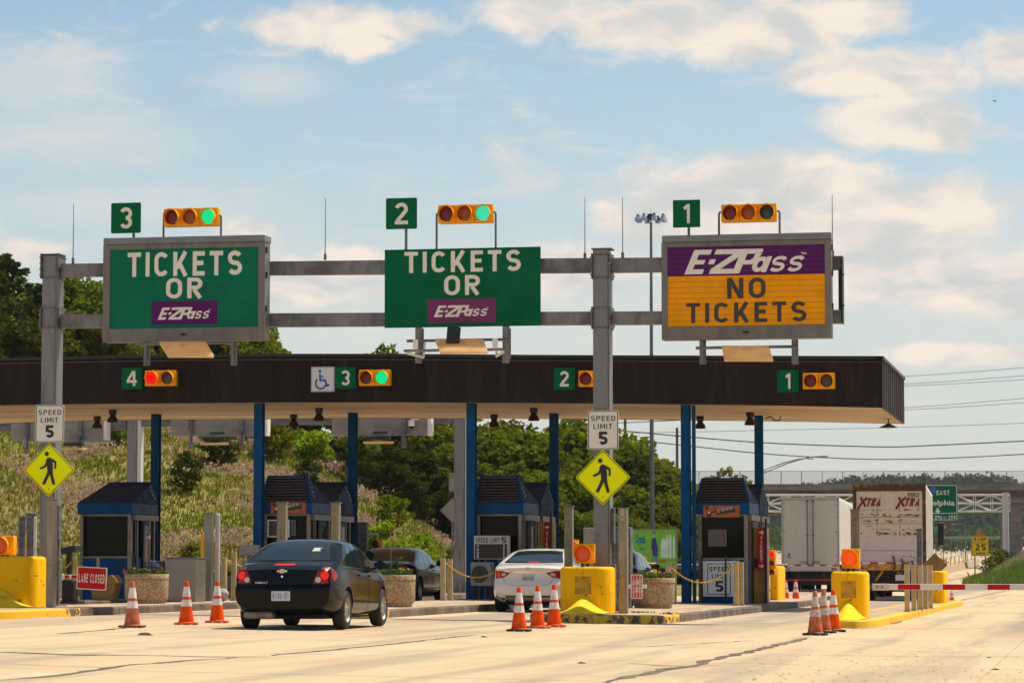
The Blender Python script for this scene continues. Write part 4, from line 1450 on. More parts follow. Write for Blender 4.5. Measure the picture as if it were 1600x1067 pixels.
def flat_sign():
 Y = YG - .3
 X0, X1, Z0, Z1 = rect(Y, 601, 388, 844.5, 510.5)
 root = thing('overhead_sign', 'flat frameless green gantry sign reading TICKETS OR, middle of the three', 'sign', ((X0 + X1) / 2, Y, Z0), 'overhead lane signs')
 p = MB()
 p.box(X0, X1, Y, Y + .03, Z0, Z1)
 for zf in (.02, .24, .60, .98):
  for i in range(26):
   if abs((i + .5) / 26 - .5) < .33 and zf in (.24, .6):
    continue
   p.cyl((X0 + (X1 - X0) * (i + .5) / 26, Y - .004, Z0 + (Z1 - Z0) * zf), (X0 + (X1 - X0) * (i + .5) / 26, Y, Z0 + (Z1 - Z0) * zf), .007, n=6)
 p.build('sign_panel', M_GREEN, root)
 t = MB()
 a, b_, c, d = rect(Y, 632, 392, 814, 425)
 hword(t, 'TICKETS', a, b_, c, d, Y - .006, None)
 a, b_, c, d = rect(Y, 694, 430, 750, 461)
 hword(t, 'OR', a, b_, c, d, Y - .006, None)
 t.build('lettering', M_WHITE, root)
 a, b_, c, d = rect(Y, 668, 467, 775, 504)
 q = MB()
 q.box(a, b_, Y - .008, Y - .003, c, d)
 lp = q.build('logo_panel', MAT('sign_magenta_purple', (0.16, 0.006, 0.10), 0.45), root)
 q = MB()
 a, b_, c, d = rect(Y, 678, 477, 762, 495)
 logo(q, a, b_, c, d, Y - .012, None)
 q.build('logo_lettering', M_WHITE, lp)
 # two vertical hangers behind the panel, reaching below it
 for px in (653.5, 790):
  h = MB()
  xx = PY(px, 500, Y).x
  h.box(xx - .07, xx + .07, Y + .035, Y + .055, PY(px, 567, Y).z, Z1 - .05)
  h.box(xx - .012, xx + .012, Y + .056, Y + .16, PY(px, 567, Y).z, Z1 - .05)
  h.build('hanger', M_GALV, root)
flat_sign()

# lamp under each sign
def sign_lamp(pxl, pxr, arm_y, box, legs, leg_bot, label, Y, leg_top):
 X0, X1 = PY(pxl, arm_y, Y).x, PY(pxr, arm_y, Y).x
 z = PY((pxl + pxr) / 2, arm_y, Y).z
 root = thing('sign_light', label, 'lamp', ((X0 + X1) / 2, Y, z), 'lamps under the overhead signs')
 a = MB()
 a.cyl((X0, Y - .25, z), (X1, Y - .25, z), .03, n=10)
 a.build('rail', M_GALV_D, root)
 for lx in legs:
  xx = PY(lx, arm_y, Y).x
  l = MB()
  l.box(xx - .065, xx + .065, Y + .2, Y + .22, PY(lx, leg_bot, Y).z, PY(lx, leg_top, Y).z)
  l.box(xx - .012, xx + .012, Y + .1, Y + .2, PY(lx, leg_bot, Y).z, PY(lx, leg_top, Y).z)
  l.box(xx - .03, xx + .03, Y - .22, Y + .1, z - .03, z + .03)
  l.build('bracket', M_GALV, root)
 # sloping tan cover
 c = MB()
 bx0, by0, bx1, by1, bx2, bx3 = box
 q = [PY(bx0, by0, Y - .3), PY(bx1, by0, Y - .3), PY(bx3, by1, Y - .9), PY(bx2, by1, Y - .9)]
 dz = Vector((0, .012, .05))
 c.add(q + [p + dz for p in q], [(0, 1, 2, 3), (4, 5, 6, 7), (0, 1, 5, 4), (1, 2, 6, 5), (2, 3, 7, 6), (3, 0, 4, 7)])
 cov = c.build('cover', M_TAN, root, smooth=False)
 h = MB()
 m = (q[0] + q[1]) / 2 * .8 + (q[2] + q[3]) / 2 * .2
 h.box(m.x - .1, m.x + .1, m.y - .03, m.y - .005, m.z - .02, m.z + .025, None, .01)
 h.build('handle', M_BLACKM, cov)
sign_lamp(217, 365, 538, (249, 537, 321, 559, 263, 334), (224.5, 361), 570, 'lamp with sloping tan cover under the framed green sign', YS, 533)
sign_lamp(1090, 1248, 544, (1128, 544, 1201, 565, 1132, 1208), (1096, 1240.5), 568, 'lamp with sloping tan cover under the purple and amber sign', YS, 529)
sign_lamp(640, 800, 533, (680, 533, 755, 553, 688, 762), (653.5, 790), 560, 'lamp with tan cover behind the camera rail under the flat green sign', YG - .3, 512)

def camera_rail():
 Y = YG - .75
 X0, X1 = PY(631, 547, Y).x, PY(792, 547, Y).x
 z = PY(710, 547, Y).z
 root = thing('camera_rail', 'pale pipe rail with a black lane camera below the flat green sign', 'camera', ((X0 + X1) / 2, Y, z))
 m = MB()
 m.cyl((X0, Y, z), (X1, Y, z), .03, n=10)
 m.build('rail', M_GALV, root)
 for px in (640, 783):
  b = MB()
  x = PY(px, 547, Y).x
  s = 1 if px < 700 else -1
  b.tube([(x - s * .05, Y - .02, z - .05), (x + s * .18, Y + .45, z - .1), (x + s * .2, Y + .5, z + .25)], .025, 8)
  b.box(x - .05 + s * .12, x + .05 + s * .12, Y - .02, Y + .02, z - .03, z + .22, None, 0, 1, None)
  b.build('bracket', M_WHITE, root)
 c = MB()
 x = PY(708.5, 525, Y).x
 zc = PY(708, 525, Y).z
 c.cyl((x - .01, Y - .02, zc - .16), (x + .01, Y + .02, zc + .17), .135, .135, n=24)
 cm = c.build('camera_housing', M_BLACKM, root)
 c = MB()
 for dx in (-.06, .0, .06):
  c.cyl((x + dx, Y, z), (x + dx, Y, zc - .1), .012, n=6)
 c.box(x - .1, x + .1, Y - .05, Y + .05, z - .05, z + .05)
 c.build('mount', M_BLACKM, root)
camera_rail()

# ------------------------------------------------------------------ lane numbers and signal heads
def number_plate(digit, box, Y, label, post=None, rad=.03, group='lane number plates', mat=None):
 X0, X1, Z0, Z1 = rect(Y, *box)
 root = thing('lane_number_sign', label, 'sign', ((X0 + X1) / 2, Y, Z0), group)
 m = MB()
 m.prism(rrect(X0, X1, Z0, Z1, rad), Y, Y + .012)
 for sx in (.2, .8):
  for sz in (.1, .9):
   m.cyl((X0 + (X1 - X0) * sx, Y - .004, Z0 + (Z1 - Z0) * sz), (X0 + (X1 - X0) * sx, Y, Z0 + (Z1 - Z0) * sz), .008, n=6, mat=M_GALV)
 m.build('plate', mat or M_GREEN, root)
 t = MB()
 w, h = X1 - X0, Z1 - Z0
 f = {'1': (.41, .62), '2': (.29, .71), '3': (.29, .71), '4': (.25, .75)}[digit]
 cx = .52
 hword(t, digit, X0 + w * f[0], X0 + w * f[1], Z0 + h * .15, Z0 + h * .85, Y - .004, None, .17)
 t.build('number', M_WHITE, root)
 if post:
  p = MB()
  px, py = post
  xx = PY(px, py, Y).x
  p.box(xx - .025, xx + .025, Y + .014, Y + .05, PY(px, py, Y).z, Z0 + .3)
  p.build('bracket', M_GALV_D, root)
YP = YS + .1
number_plate('3', (173.5, 317, 220, 364.5), YP, 'green plate with number 3 standing on top of the left overhead sign', (208, 375))
number_plate('2', (603, 309.5, 651.5, 358), YG - .25, 'green plate with number 2 standing on top of the middle overhead sign', (634, 390))
number_plate('1', (1051.5, 312.5, 1094, 355.5), YP, 'green plate with number 1 standing on top of the purple and amber sign', (1076, 368), .004)
YF = YC - .03
number_plate('4', (190, 574.5, 222, 608), YF, 'green number 4 plate on the canopy fascia, left of the lit red signal', rad=.012)
number_plate('3', (523.5, 573.5, 556, 607), YF, 'green number 3 plate on the canopy fascia, right of the wheelchair sign', rad=.004)
number_plate('2', (865, 574.5, 898.5, 609), YF, 'green number 2 plate on the canopy fascia, beside the right gantry post', rad=.012)
number_plate('1', (1214, 578, 1248, 612.5), YF, 'green number 1 plate on the canopy fascia near its right end', rad=.004)

LENS = {'red': MAT('lens_red_off', (0.14, 0.006, 0.006), 0.25, bump=0.4, bscale=60), 'amber': MAT('lens_amber_off', (0.30, 0.07, 0.008), 0.25, bump=0.4, bscale=60),
  'green': MAT('lens_green_off', (0.004, 0.06, 0.04), 0.25, bump=0.4, bscale=60), 'clear': MAT('lens_dark_off', (0.06, 0.05, 0.045), 0.3),
  'red_on': MAT('lens_red_lit', (0.2, 0.003, 0.002), 0.4, emit=(1.0, 0.004, 0.003), estr=0.95, spec=.2), 'green_on': MAT('lens_green_lit', (0.0, 0.18, 0.07), 0.3, emit=(0.0, 0.80, 0.26), estr=0.85, spec=.15),
  'green_led': MAT('lens_green_led', (0.02, 0.3, 0.2), 0.3, col2=(0.0, 0.05, 0.03), vscale=45, emit=(0.03, 0.75, 0.45), estr=0.8, lo=.48, hi=.52),
  'beacon': MAT('beacon_orange_lens', (0.62, 0.085, 0.006), 0.3, bump=0.3, bscale=60, emit=(1.0, 0.10, 0.0), estr=0.06),
  'beacon_lit': MAT('beacon_lit_lens', (0.7, 0.08, 0.004), 0.3, bump=0.3, bscale=60, emit=(1.0, 0.10, 0.0), estr=0.38)}
def visor(mb, x, y, z, r, L, n=18, gap=70):
 """tunnel visor open at the bottom, cut back towards its lower ends, with a real wall"""
 for k in range(n):
  t0 = R(-90 + gap / 2 + (360 - gap) * k / n)
  t1 = R(-90 + gap / 2 + (360 - gap) * (k + 1) / n)
  v = []
  for t in (t0, t1):
   l = L * (0.45 + 0.55 * max(0, (math.sin(t) + 1) / 2))
   for rr, yy in ((r, y), (r, y - l), (r + .006, y - l), (r + .006, y)):
    v.append((x + rr * math.cos(t), yy, z + rr * math.sin(t)))
  mb.add(v, [(0, 1, 5, 4), (1, 2, 6, 5), (2, 3, 7, 6)])
def lens_disc(mb, x, y, z, r, n=24):
 pr = [(r * math.cos(a), -.05 * math.sin(a) * 0.6) for a in [R(d) for d in (0, 20, 40, 60, 80)]] + [(.0005, -.03)]
 mb.lathe([(p[0], p[1]) for p in pr], (x, y, z), n, axis='Y')

def signal(label, box, Y, lens, group, vertical=False, legs=None, vis=True, thick=.2):
 """box: photo rectangle of the housing; lens: the kinds in order"""
 X0, X1, Z0, Z1 = rect(Y, *box)
 root = thing('traffic_signal', label, 'traffic light', ((X0 + X1) / 2, Y, Z0), group)
 n = len(lens)
 hb, vb = MB(), MB()
 for i, l in enumerate(lens):
  if vertical:
   a, b_ = X0, X1
   d, c = Z1 - (Z1 - Z0) * i / n, Z1 - (Z1 - Z0) * (i + 1) / n
  else:
   a, b_ = X0 + (X1 - X0) * i / n, X0 + (X1 - X0) * (i + 1) / n
   c, d = Z0, Z1
  hb.box(a + .002, b_ - .002, Y, Y + thick, c + .002, d - .002, None, .018, 2)
  cx, cz = (a + b_) / 2, (c + d) / 2
  r = min(b_ - a, d - c) * .40
  hb.lathe([(r * 1.18, 0), (r * 1.18, -.012), (r * 1.02, -.014), (r * 1.02, 0)], (cx, Y, cz), 24, axis='Y')
  if vis:
   visor(vb, cx, Y - .012, cz, r * 1.03, .20)
  lb = MB()
  lens_disc(lb, cx, Y - .006, cz, r)
  lb.build('lens', LENS[l], root)
  hb.box(cx - .02, cx + .02, Y + .04, Y + .08, d - .004, d + .012)
 h = hb.build('housing', M_SIGBODY, root)
 if vis:
  vb.build('visor', M_SIGBODY, h)
 if legs:
  lg = MB()
  cz = (Z0 + Z1) / 2
  for (px, py, side) in legs:
   xx = PY(px, py, Y).x
   zz = PY(px, py, Y).z
   e = X0 if side < 0 else X1
   lg.tube([(xx, Y + .1, zz), (xx, Y + .1, cz + .0), (xx - side * .015, Y + .1, cz + .03), (e, Y + .1, cz + .03)], .022, 8)
  lg.build('bracket', M_GALV_D, root)
 return root
GS = 'three-lens signals on the gantry'
signal('yellow three-lens signal above the left overhead sign, green lens lit', (255.5, 325, 340.5, 353.5), YP - .05, ['red', 'amber', 'green_on'], GS, legs=[(253, 372, -1), (343, 370, 1)])
signal('yellow three-lens signal above the middle overhead sign, green dots lit', (684, 319.5, 769.5, 348.5), YG - .3, ['red', 'amber', 'green_led'], GS, legs=[(680.5, 388, -1), (773, 388, 1)])
signal('yellow three-lens signal above the purple and amber sign, no lens lit', (1126.5, 318.5, 1213, 346.5), YP - .05, ['red', 'amber', 'green'], GS, legs=[(1122.5, 367, -1), (1217.5, 366, 1)])
GC = 'two-lens signals on the canopy fascia'
signal('two-lens signal on canopy fascia beside number 4, red lens lit', (226, 578.5, 274.5, 603), YC - .22, ['red_on', 'clear'], GC)
signal('two-lens signal on canopy fascia beside number 3, green lens lit', (560.5, 577.5, 609.5, 602.5), YC - .22, ['red', 'green_on'], GC)
signal('two-lens signal on canopy fascia half hidden by the right gantry post', (903.5, 579, 953, 604), YC - .22, ['red', 'clear'], GC)
signal('two-lens signal on canopy fascia beside number 1, both lenses dark', (1254, 582.5, 1304.5, 607.5), YC - .22, ['red', 'clear'], GC)

def access_sign():
 Y = YF
 X0, X1, Z0, Z1 = rect(Y, 486, 573, 522.5, 612)
 root = thing('wheelchair_sign', 'white sign with blue wheelchair symbol on the canopy fascia left of number 3', 'sign', ((X0 + X1) / 2, Y, Z0))
 m = MB()
 m.prism(rrect(X0, X1, Z0, Z1, .02), Y, Y + .012)
 m.build('plate', MAT('sign_white_blueish', (0.66, 0.68, 0.68), 0.5), root)
 s = MB()
 blue = MAT('sign_blue', (0.012, 0.10, 0.36), 0.5)
 w, h = X1 - X0, Z1 - Z0
 P = lambda u, v: (X0 + u * w, Z0 + v * h)
 ring(s, rrect(X0 + .012, X1 - .012, Z0 + .012, Z1 - .012, .02), rrect(X0 + .022, X1 - .022, Z0 + .022, Z1 - .022, .015), Y - .003)
 disc(s, *P(.38, .82), .065 * w, Y - .004)
 ribbon(s, [P(.38, .72), P(.40, .46), P(.60, .46), P(.68, .24), P(.78, .28)], .085 * w, lambda u, v: (u, Y - .005, v))
 ribbon(s, [P(.40, .61), P(.55, .61)], .05 * w, lambda u, v: (u, Y - .006, v))
 arc = [P(.42 + .22 * math.cos(R(a)), .34 + .22 * math.sin(R(a))) for a in range(130, 345, 14)]
 ribbon(s, arc, .075 * w, lambda u, v: (u, Y - .007, v))
 s.build('symbol', blue, root)
access_sign()

# ------------------------------------------------------------------ speed limit and pedestrian signs on the gantry posts
def speed_sign(box, label, Y):
 X0, X1, Z0, Z1 = rect(Y, *box)
 root = thing('speed_limit_sign', label, 'sign', ((X0 + X1) / 2, Y, Z0), 'speed limit signs on the gantry posts')
 m = MB()
 m.prism(rrect(X0, X1, Z0, Z1, .045), Y, Y + .008)
 m.build('plate', M_WHITE, root)
 t = MB()
 w, h = X1 - X0, Z1 - Z0
 ring(t, rrect(X0 + .012, X1 - .012, Z0 + .012, Z1 - .012, .04), rrect(X0 + .027, X1 - .027, Z0 + .027, Z1 - .027, .03), Y - .003)
 hword(t, 'SPEED', X0 + .11 * w, X1 - .10 * w, Z0 + .73 * h, Z0 + .86 * h, Y - .003, None, .155)
 hword(t, 'LIMIT', X0 + .19 * w, X1 - .20 * w, Z0 + .53 * h, Z0 + .66 * h, Y - .003, None, .155)
 hword(t, '5', X0 + .36 * w, X0 + .65 * w, Z0 + .13 * h, Z0 + .46 * h, Y - .003, None, .22)
 t.build('lettering', M_BLACK, root)
YSG = YG - .24
speed_sign((55, 632, 100, 691.5), 'white SPEED LIMIT 5 sign on the left gantry post', YSG)
speed_sign((918, 641, 966.5, 702.5), 'white SPEED LIMIT 5 sign on the right gantry post', YSG)

def ped_sign(cx, cy, rx, ry, label, Y):
 p = PY(cx, cy, Y)
 a = PY(cx + rx, cy, Y).x - p.x
 root = thing('pedestrian_sign', label, 'sign', (p.x, Y, p.z - a), 'pedestrian crossing signs on the gantry posts')
 def dia(s, r=.03):
  pts = []
  for k in range(4):
   t = math.pi / 2 * k
   c, sn = math.cos(t), math.sin(t)
   for e in (-r, -r * .45, 0, r * .45, r):
    d = s - abs(e) * .55 - r * .1
    q = (d, e)
    pts.append((p.x + q[0] * c - q[1] * sn, p.z + q[0] * sn + q[1] * c))
  return pts
 m = MB()
 m.prism(dia(a), Y, Y + .008)
 m.build('plate', M_LIME, root)
 s = MB()
 ring(s, dia(a * .965), dia(a * .93), Y - .003)
 k = a / 42.0                      # figure traced in photo pixels about the sign's centre
 cnt = [0]
 def poly(pts):
  cnt[0] += 1
  s.add([(p.x + (u - 0) * k, Y - .004 - .0008 * cnt[0], p.z - v * k) for u, v in pts], [tuple(range(len(pts)))])
 disc(s, p.x - 4.0 * k, p.z + 25.5 * k, 3.6 * k, Y - .004)
 poly([(-2.5, -19.5), (1.5, -19.5), (5.2, -16), (6.5, -8), (6.5, 2.5), (-2.5, 2.5), (-3.5, -6), (-5.5, -15)])
 poly([(1.5, -19.5), (11.5, -14), (12.3, -12), (12, -2), (8.8, -2), (9, -10.5), (5, -13)])
 poly([(-2.5, -19.5), (-5, -12), (-8, -7), (-15.5, -3.6), (-14, -.4), (-5.4, -4), (-2, -9)])
 poly([(-2.5, 2.5), (2.3, 2.5), (1.6, 7), (-6.5, 23.5), (-11.4, 22), (-5, 9)])
 poly([(1.0, 2.5), (6.5, 2.5), (7.2, 9), (10.8, 22.5), (6.4, 24), (2.0, 9)])
 s.build('symbol', M_BLACK, root)
 b = MB()
 for dz in (-30, 34):
  b.cyl((p.x, Y - .008, p.z + dz * k), (p.x, Y, p.z + dz * k), .013, n=8)
 b.build('bolt', M_GALV_D, root)
ped_sign(76.5, 734, 39.5, 41, 'yellow-green diamond with walking figure on the left gantry post', YSG)
ped_sign(942, 745.5, 42.5, 42.5, 'yellow-green diamond with walking figure on the right gantry post', YSG)

# ------------------------------------------------------------------ exit-side gantry behind the canopy
YR = 97.0
def rear_gantry():
 root = thing('exit_gantry', 'galvanised gantry behind the canopy with twin posts and a long beam', 'gantry', (-25, YR, 0), None)
 for (pl, pr) in ((200, 216), (711, 728)):
  x0, x1 = PY(pl, 760, YR).x, PY(pr, 760, YR).x
  xm = (x0 + x1) / 2
  p = MB()
  p.box(x0, x1, YR - .17, YR + .17, iz(xm) - .2, 7.6, None, .012)
  p.box(x0 - .2, x1 + .2, YR - .35, YR + .35, iz(xm) - .2, iz(xm) + .02)
  for k in range(4):
   p.cyl((x0 - .15 + k * .2, YR - .3, iz(xm)), (x0 - .15 + k * .2, YR - .3, iz(xm) + .35), .025, n=6)
  p.build('post', M_GALV, root)
  f = MB()
  xf = x1 + .01
  f.box(xf, xf + .13, YR - .19, YR + .12, iz(xm) + .1, 6.2, None, .02)
  f.build('cable_duct', MAT('pale_duct', (0.62, 0.62, 0.62), 0.5, 0.2), root)
 b = MB()
 xa, xb = PY(-120, 670, YR).x, PY(700, 670, YR).x
 za = lambda px: PY(px, 672, YR).z
 b.box(xa, PY(199, 665, YR).x, YR - .13, YR + .13, PY(100, 673, YR).z, PY(100, 661, YR).z + .25)
 b.build('beam', M_GALV_D, root)
 b = MB()
 b.box(PY(217, 665, YR).x, PY(710, 665, YR).x, YR - .13, YR + .13, PY(460, 664, YR).z, PY(460, 654, YR).z + .3)
 b.build('beam', M_GALV_D, root)
rear_gantry()
M_BACK = MAT('sign_back_aluminium', '8f8b84', 0.5, 0.2, 0.15, 2)
def hanging_sign(x0, y0, x1, y1, brackets, bot, lamp, label, word_=None):
 Y = YR - .7
 X0, X1, Z0, Z1 = rect(Y, x0, y0, x1, y1)
 Z1 += 1.6
 root = thing('hanging_sign', label, 'sign', ((X0 + X1) / 2, Y, Z0), 'sign cabinets hung on the exit gantry')
 m = MB()
 m.box(X0, X1 - .12, Y, Y + .35, Z0, Z1, None, .01)
 m.box(X0, X1 - .12, Y - .03, Y, Z0 + .28, Z0 + .34)
 m.build('cabinet', M_BACK, root)
 e = MB()
 e.box(X1 - .118, X1, Y - .02, Y + .37, Z0 - .03, Z1, None, .01)
 e.build('end_cap', M_WHITE, root)
 for px in brackets:
  b = MB()
  xx = PY(px, 680, Y).x
  b.box(xx - .07, xx + .07, Y - .12, Y - .04, PY(px, bot, Y).z, Z1, None, .008)
  b.build('hanger', M_GALV_D, root)
 l = MB()
 a, c, d, e_ = rect(Y - .5, *lamp)
 l.box(a, c, Y - .65, Y - .35, d, d + .07, None, .01)
 l.box(a + .1, c - .1, Y - .62, Y - .38, d + .14, d + .24, M_BLACKM, .02)
 l.build('sign_light', M_TAN, root)
 l = MB()
 l.box(a - .2, c + .9, Y - .2, Y - .14, d + .28, d + .33)
 for px in brackets:
  xx = PY(px, 680, Y).x
  l.box(xx - .03, xx + .03, Y - .21, Y - .13, d + .1, d + .5)
 l.build('light_rail', M_GALV, root)
 if word_:
  t = MB()
  a, c, d, e_ = rect(Y, *word_)
  for i in range(7):
   u = a + (c - a) * i / 7
   t.box(u, u + (c - a) / 10, Y - .034, Y - .031, d, e_)
  t.build('stencil_mark', M_BLACK, root)
hanging_sign(17, 665, 167, 688, (43, 126), 709, (96, 697, 135, 703), 'grey back of a hanging sign behind the left speed limit sign')
hanging_sign(267, 664, 418, 680, (299, 378), 701, (315, 688, 356, 695), 'grey back of a hanging sign between the fourth and third lane columns', (328, 675, 352, 678.5))
hanging_sign(519, 662, 673.5, 680, (554, 632), 700, (569, 688, 614, 693), 'grey back of a hanging sign left of the dome camera', (583, 674, 607, 678))

def dome_camera():
 Y = YR - 1.0
 p = PY(643, 661, Y)
 root = thing('dome_camera', 'white dome security camera hanging under the back edge of the canopy', 'camera', (p.x, Y, p.z))
 m = MB()
 m.lathe([(.001, .1), (.09, .1), (.10, .05), (.105, -.05), (.08, -.10)], (p.x, Y, p.z), 18)
 m.build('housing', M_WHITE, root)
 m = MB()
 m.lathe([(.078, -.10), (.07, -.15), (.04, -.185), (.001, -.19)], (p.x, Y, p.z), 18)
 m.build('dome', M_TINT, root)
 m = MB()
 m.box(p.x - .02, p.x + .2, Y - .02, Y + .9, p.z + .11, p.z + .28)
 m.build('bracket', M_WHITE, root)
dome_camera()

# ------------------------------------------------------------------ toll booths
M_LOUV = MAT('booth_louvre_bronze', (0.15, 0.11, 0.08), 0.5, 0.2, 0.2, 5)
M_FRAME = MAT('booth_window_frame', (0.27, 0.225, 0.17), 0.45, 0.4, 0.2, 4)
M_DARKWALL = MAT('booth_dark_interior', (0.012, 0.010, 0.009), 0.35)
M_MULL = MAT('booth_mullion_grey', (0.16, 0.15, 0.14), 0.5, 0.3)

def booth_module(root, x0, x1, y0, y1, zb, zt, ridge, roof_h, louvre=True, band_mat=None):
 """one cab of a booth: base wall, window band, header band, roof with its high edge at front or rear"""
 H = zt - zb
 hb = zb + 1.12
 hw = zt - .30
 w = MB()
 w.box(x0 + .03, x1 - .03, y0 + .03, y1 - .03, zb, hb)
 base = w.build('wall', M_BLUE, root)
 g = MB()
 g.box(x0 + .05, x1 - .05, y0 + .05, y1 - .05, hb, hw)
 g.build('window', M_TINT, root)
 for (a, b_) in ((x0, y0), (x1 - .09, y0), (x0, y1 - .09), (x1 - .09, y1 - .09)):
  f = MB()
  f.box(a, a + .09, b_, b_ + .09, zb, hw, None, .008)
  f.build('corner_post', M_FRAME, root)
 for z_ in (hb - .02, hw - .05):
  f = MB()
  f.box(x0 + .09, x1 - .09, y0 + .02, y0 + .06, z_, z_ + .045)
  f.build('window_rail', M_FRAME, root)
 b = MB()
 b.box(x0 - .06, x1 + .06, y0 - .06, y1 + .06, hw, zt, None, .012)
 b.build('header_band', band_mat or M_BLUE, root)
 # roof
 r = MB()
 i = .10
 yr = y0 + .02 if ridge == 'front' else y1 - .02
 yv = y1 + .06 if ridge == 'front' else y0 - .06
 ye = y0 - .06 if ridge == 'front' else y1 + .06
 z1 = zt + roof_h
 A, B = (x0 - .06, ye, zt), (x1 + .06, ye, zt)
 Cc, D = (x1 + .06, yv, zt), (x0 - .06, yv, zt)
 E, G_ = (x0 + i, yr, z1), (x1 - i, yr, z1)
 r.add([A, B, Cc, D, E, G_], [(0, 1, 5, 4), (2, 3, 4, 5), (0, 4, 3), (1, 2, 5)])
 rf = r.build('roof', M_NAVY, root, smooth=False)
 e = MB()
 sgn = -1 if ridge == 'front' else 1
 e.tube([A, E, G_, B], .022, 6)
 e.build('roof_edge', M_BLUE, rf)
 if louvre:
  l = MB()
  n = 9
  for k in range(n):
   t0, t1 = (k + .18) / n, (k + .72) / n
   def pt(t, s, o):
    q0, q1 = Vector(A).lerp(Vector(E), t), Vector(B).lerp(Vector(G_), t)
    v = q0.lerp(q1, s)
    return (v.x, v.y + sgn * o, v.z)
   l.add([pt(t0, .06, .055), pt(t0, .94, .055), pt(t1, .94, .012), pt(t1, .06, .012)], [(0, 1, 2, 3)])
   l.add([pt(t1, .06, .0125), pt(t1, .94, .0125), pt(t1, .94, .004), pt(t1, .06, .004)], [(0, 1, 2, 3)], M_BLACKM)
   l.add([pt(k / n, .06, .006), pt(k / n, .94, .006), pt((k + 1) / n, .94, .006), pt((k + 1) / n, .06, .006)], [(0, 1, 2, 3)], M_TINT)
  l.build('louvre', M_LOUV, rf, smooth=False)
 # short side louvres near the high edge
 s = MB()
 for k in range(4):
  z = zt + .12 + k * roof_h * .17
  yy = yr - sgn * (.08 + .02 * k) * 1
  s.box(x1 - .03 - .035 * k, x1 + .045 - .035 * k, min(yy, yy - sgn * .22), max(yy, yy - sgn * .22), z, z + .07)
 s.build('side_louvre', M_BLACKM, rf)

def side_fittings(root, x1, y0, y1, zb, zt, door_y):
 """mullions and a blue sliding door on the lane side"""
 hb = zb + 1.12
 m = MB()
 for yy in [y0 + .5, y0 + 1.0, y1 - .55]:
  m.box(x1 - .035, x1 + .012, yy, yy + .06, zb, zt - .30)
 m.box(x1 - .02, x1 + .10, y0 + .10, y1, zt - .46, zt - .31)
 m.build('mullion', M_MULL, root)
 d = MB()
 d.box(x1 - .03, x1 + .02, door_y, door_y + .55, zb + .02, zt - .47, M_BLUE, .006)
 d.box(x1 + .021, x1 + .026, door_y + .09, door_y + .46, zb + 1.0, zt - .6, M_TINT)
 d.build('door', M_BLUE, root)

def double_booth(k, pl, pr, label, ytop=745):
 Y = 75.45
 x0, x1 = PY(pl, 860, Y).x, PY(pr, 860, Y).x
 zb = iz((x0 + x1) / 2)
 zt = PY((pl + pr) / 2, 784.5, Y).z
 root = thing('toll_booth', label, 'toll booth', ((x0 + x1) / 2, Y + 2, zb), 'blue toll booths')
 rh = PY((pl + pr) / 2, ytop, Y).z - zt
 booth_module(root, x0, x1, Y, Y + 2.05, zb, zt, 'front', rh)
 booth_module(root, x0, x1, Y + 2.35, Y + 4.3, zb, zt, 'rear', rh * .93, True, M_NAVY)
 side_fittings(root, x1, Y, Y + 2.05, zb, zt, Y + 1.05)
 side_fittings(root, x1, Y + 2.35, Y + 4.3, zb, zt, Y + 3.1)
 return root, x0, x1, Y, zb, zt
b1 = double_booth(1, 1091, 1168, 'blue toll booth with orange banner and a SPEED LIMIT 5 panel on its front', 747.5)
b2 = double_booth(2, 744.5, 815, 'blue toll booth beside the white car, no banner on its header', 744)
b3 = double_booth(3, 411.5, 484, 'blue toll booth behind the black sedan, orange banner and white-framed window', 743.5)

def single_booth():
 Y = 76.5
 x0, x1 = PY(124.5, 860, Y).x, PY(204, 860, Y).x
 zb = PY(165, 936, Y).z
 zt = PY(165, 785.5, Y).z
 root = thing('toll_booth', 'navy toll booth with sloping hip roof behind the LANE CLOSED sign at left', 'toll booth', ((x0 + x1) / 2, Y + 1, zb), 'blue toll booths')
 booth_module(root, x0, x1, Y, Y + 2.1, zb, zt, 'rear', PY(165, 754, Y + 2).z - zt, True, M_BLUE)
 side_fittings(root, x1, Y, Y + 2.1, zb, zt, Y + 1.0)
 w = MB()
 for i in range(2):
  w.box(x0 + .42 + .28 * i, x0 + .44 + .28 * i, Y + .042, Y + .048, zb + 1.3, zb + 1.7)
single_booth()

def banner(b, px0, py0, px1, py1):
 root, x0, x1, Y, zb, zt = b
 Yb = Y - .075
 a, c, d, e = rect(Yb, px0, py0, px1, py1)
 m = MB()
 m.box(a, c, Yb, Yb + .01, d, e)
 bn = m.build('banner', MAT('banner_orange', (0.50, 0.12, 0.02), 0.6, 0, 0.2, 6), root)
 t = MB()
 w, h = c - a, e - d
 dk = MAT('banner_dark_ink', (0.05, 0.035, 0.03), 0.6)
 ribbon(t, [(a + .1 * w, d + .28 * h), (a + .45 * w, d + .62 * h), (a + .80 * w, d + .95 * h)], .12 * h, lambda u, v: (u, Yb - .003, v))
 ribbon(t, [(a + .12 * w, d + .02 * h), (a + .2 * w, d + .38 * h)], .3 * h, lambda u, v: (u, Yb - .002, v))
 disc(t, a + .10 * w, d + .80 * h, .16 * h, Yb - .003)
 t.prism([(a + .37 * w, d + .20 * h), (a + .90 * w, d + .46 * h), (a + .86 * w, d + .96 * h), (a + .37 * w, d + .64 * h)], Yb - .005, Yb - .001)
 t.build('artwork', dk, bn)
 t = MB()
 T_ = Matrix.Translation((a + .40 * w, 0, d + .40 * h)) @ Matrix.Rotation(R(-14), 4, 'Y')
 hword(t, 'GET THE PART NOW', 0, .44 * w, 0, .24 * h, Yb - .008, None, M=T_)
 disc(t, a + .16 * w, d + .40 * h, .09 * h, Yb - .004)
 t.build('lettering', M_WHITE, bn)
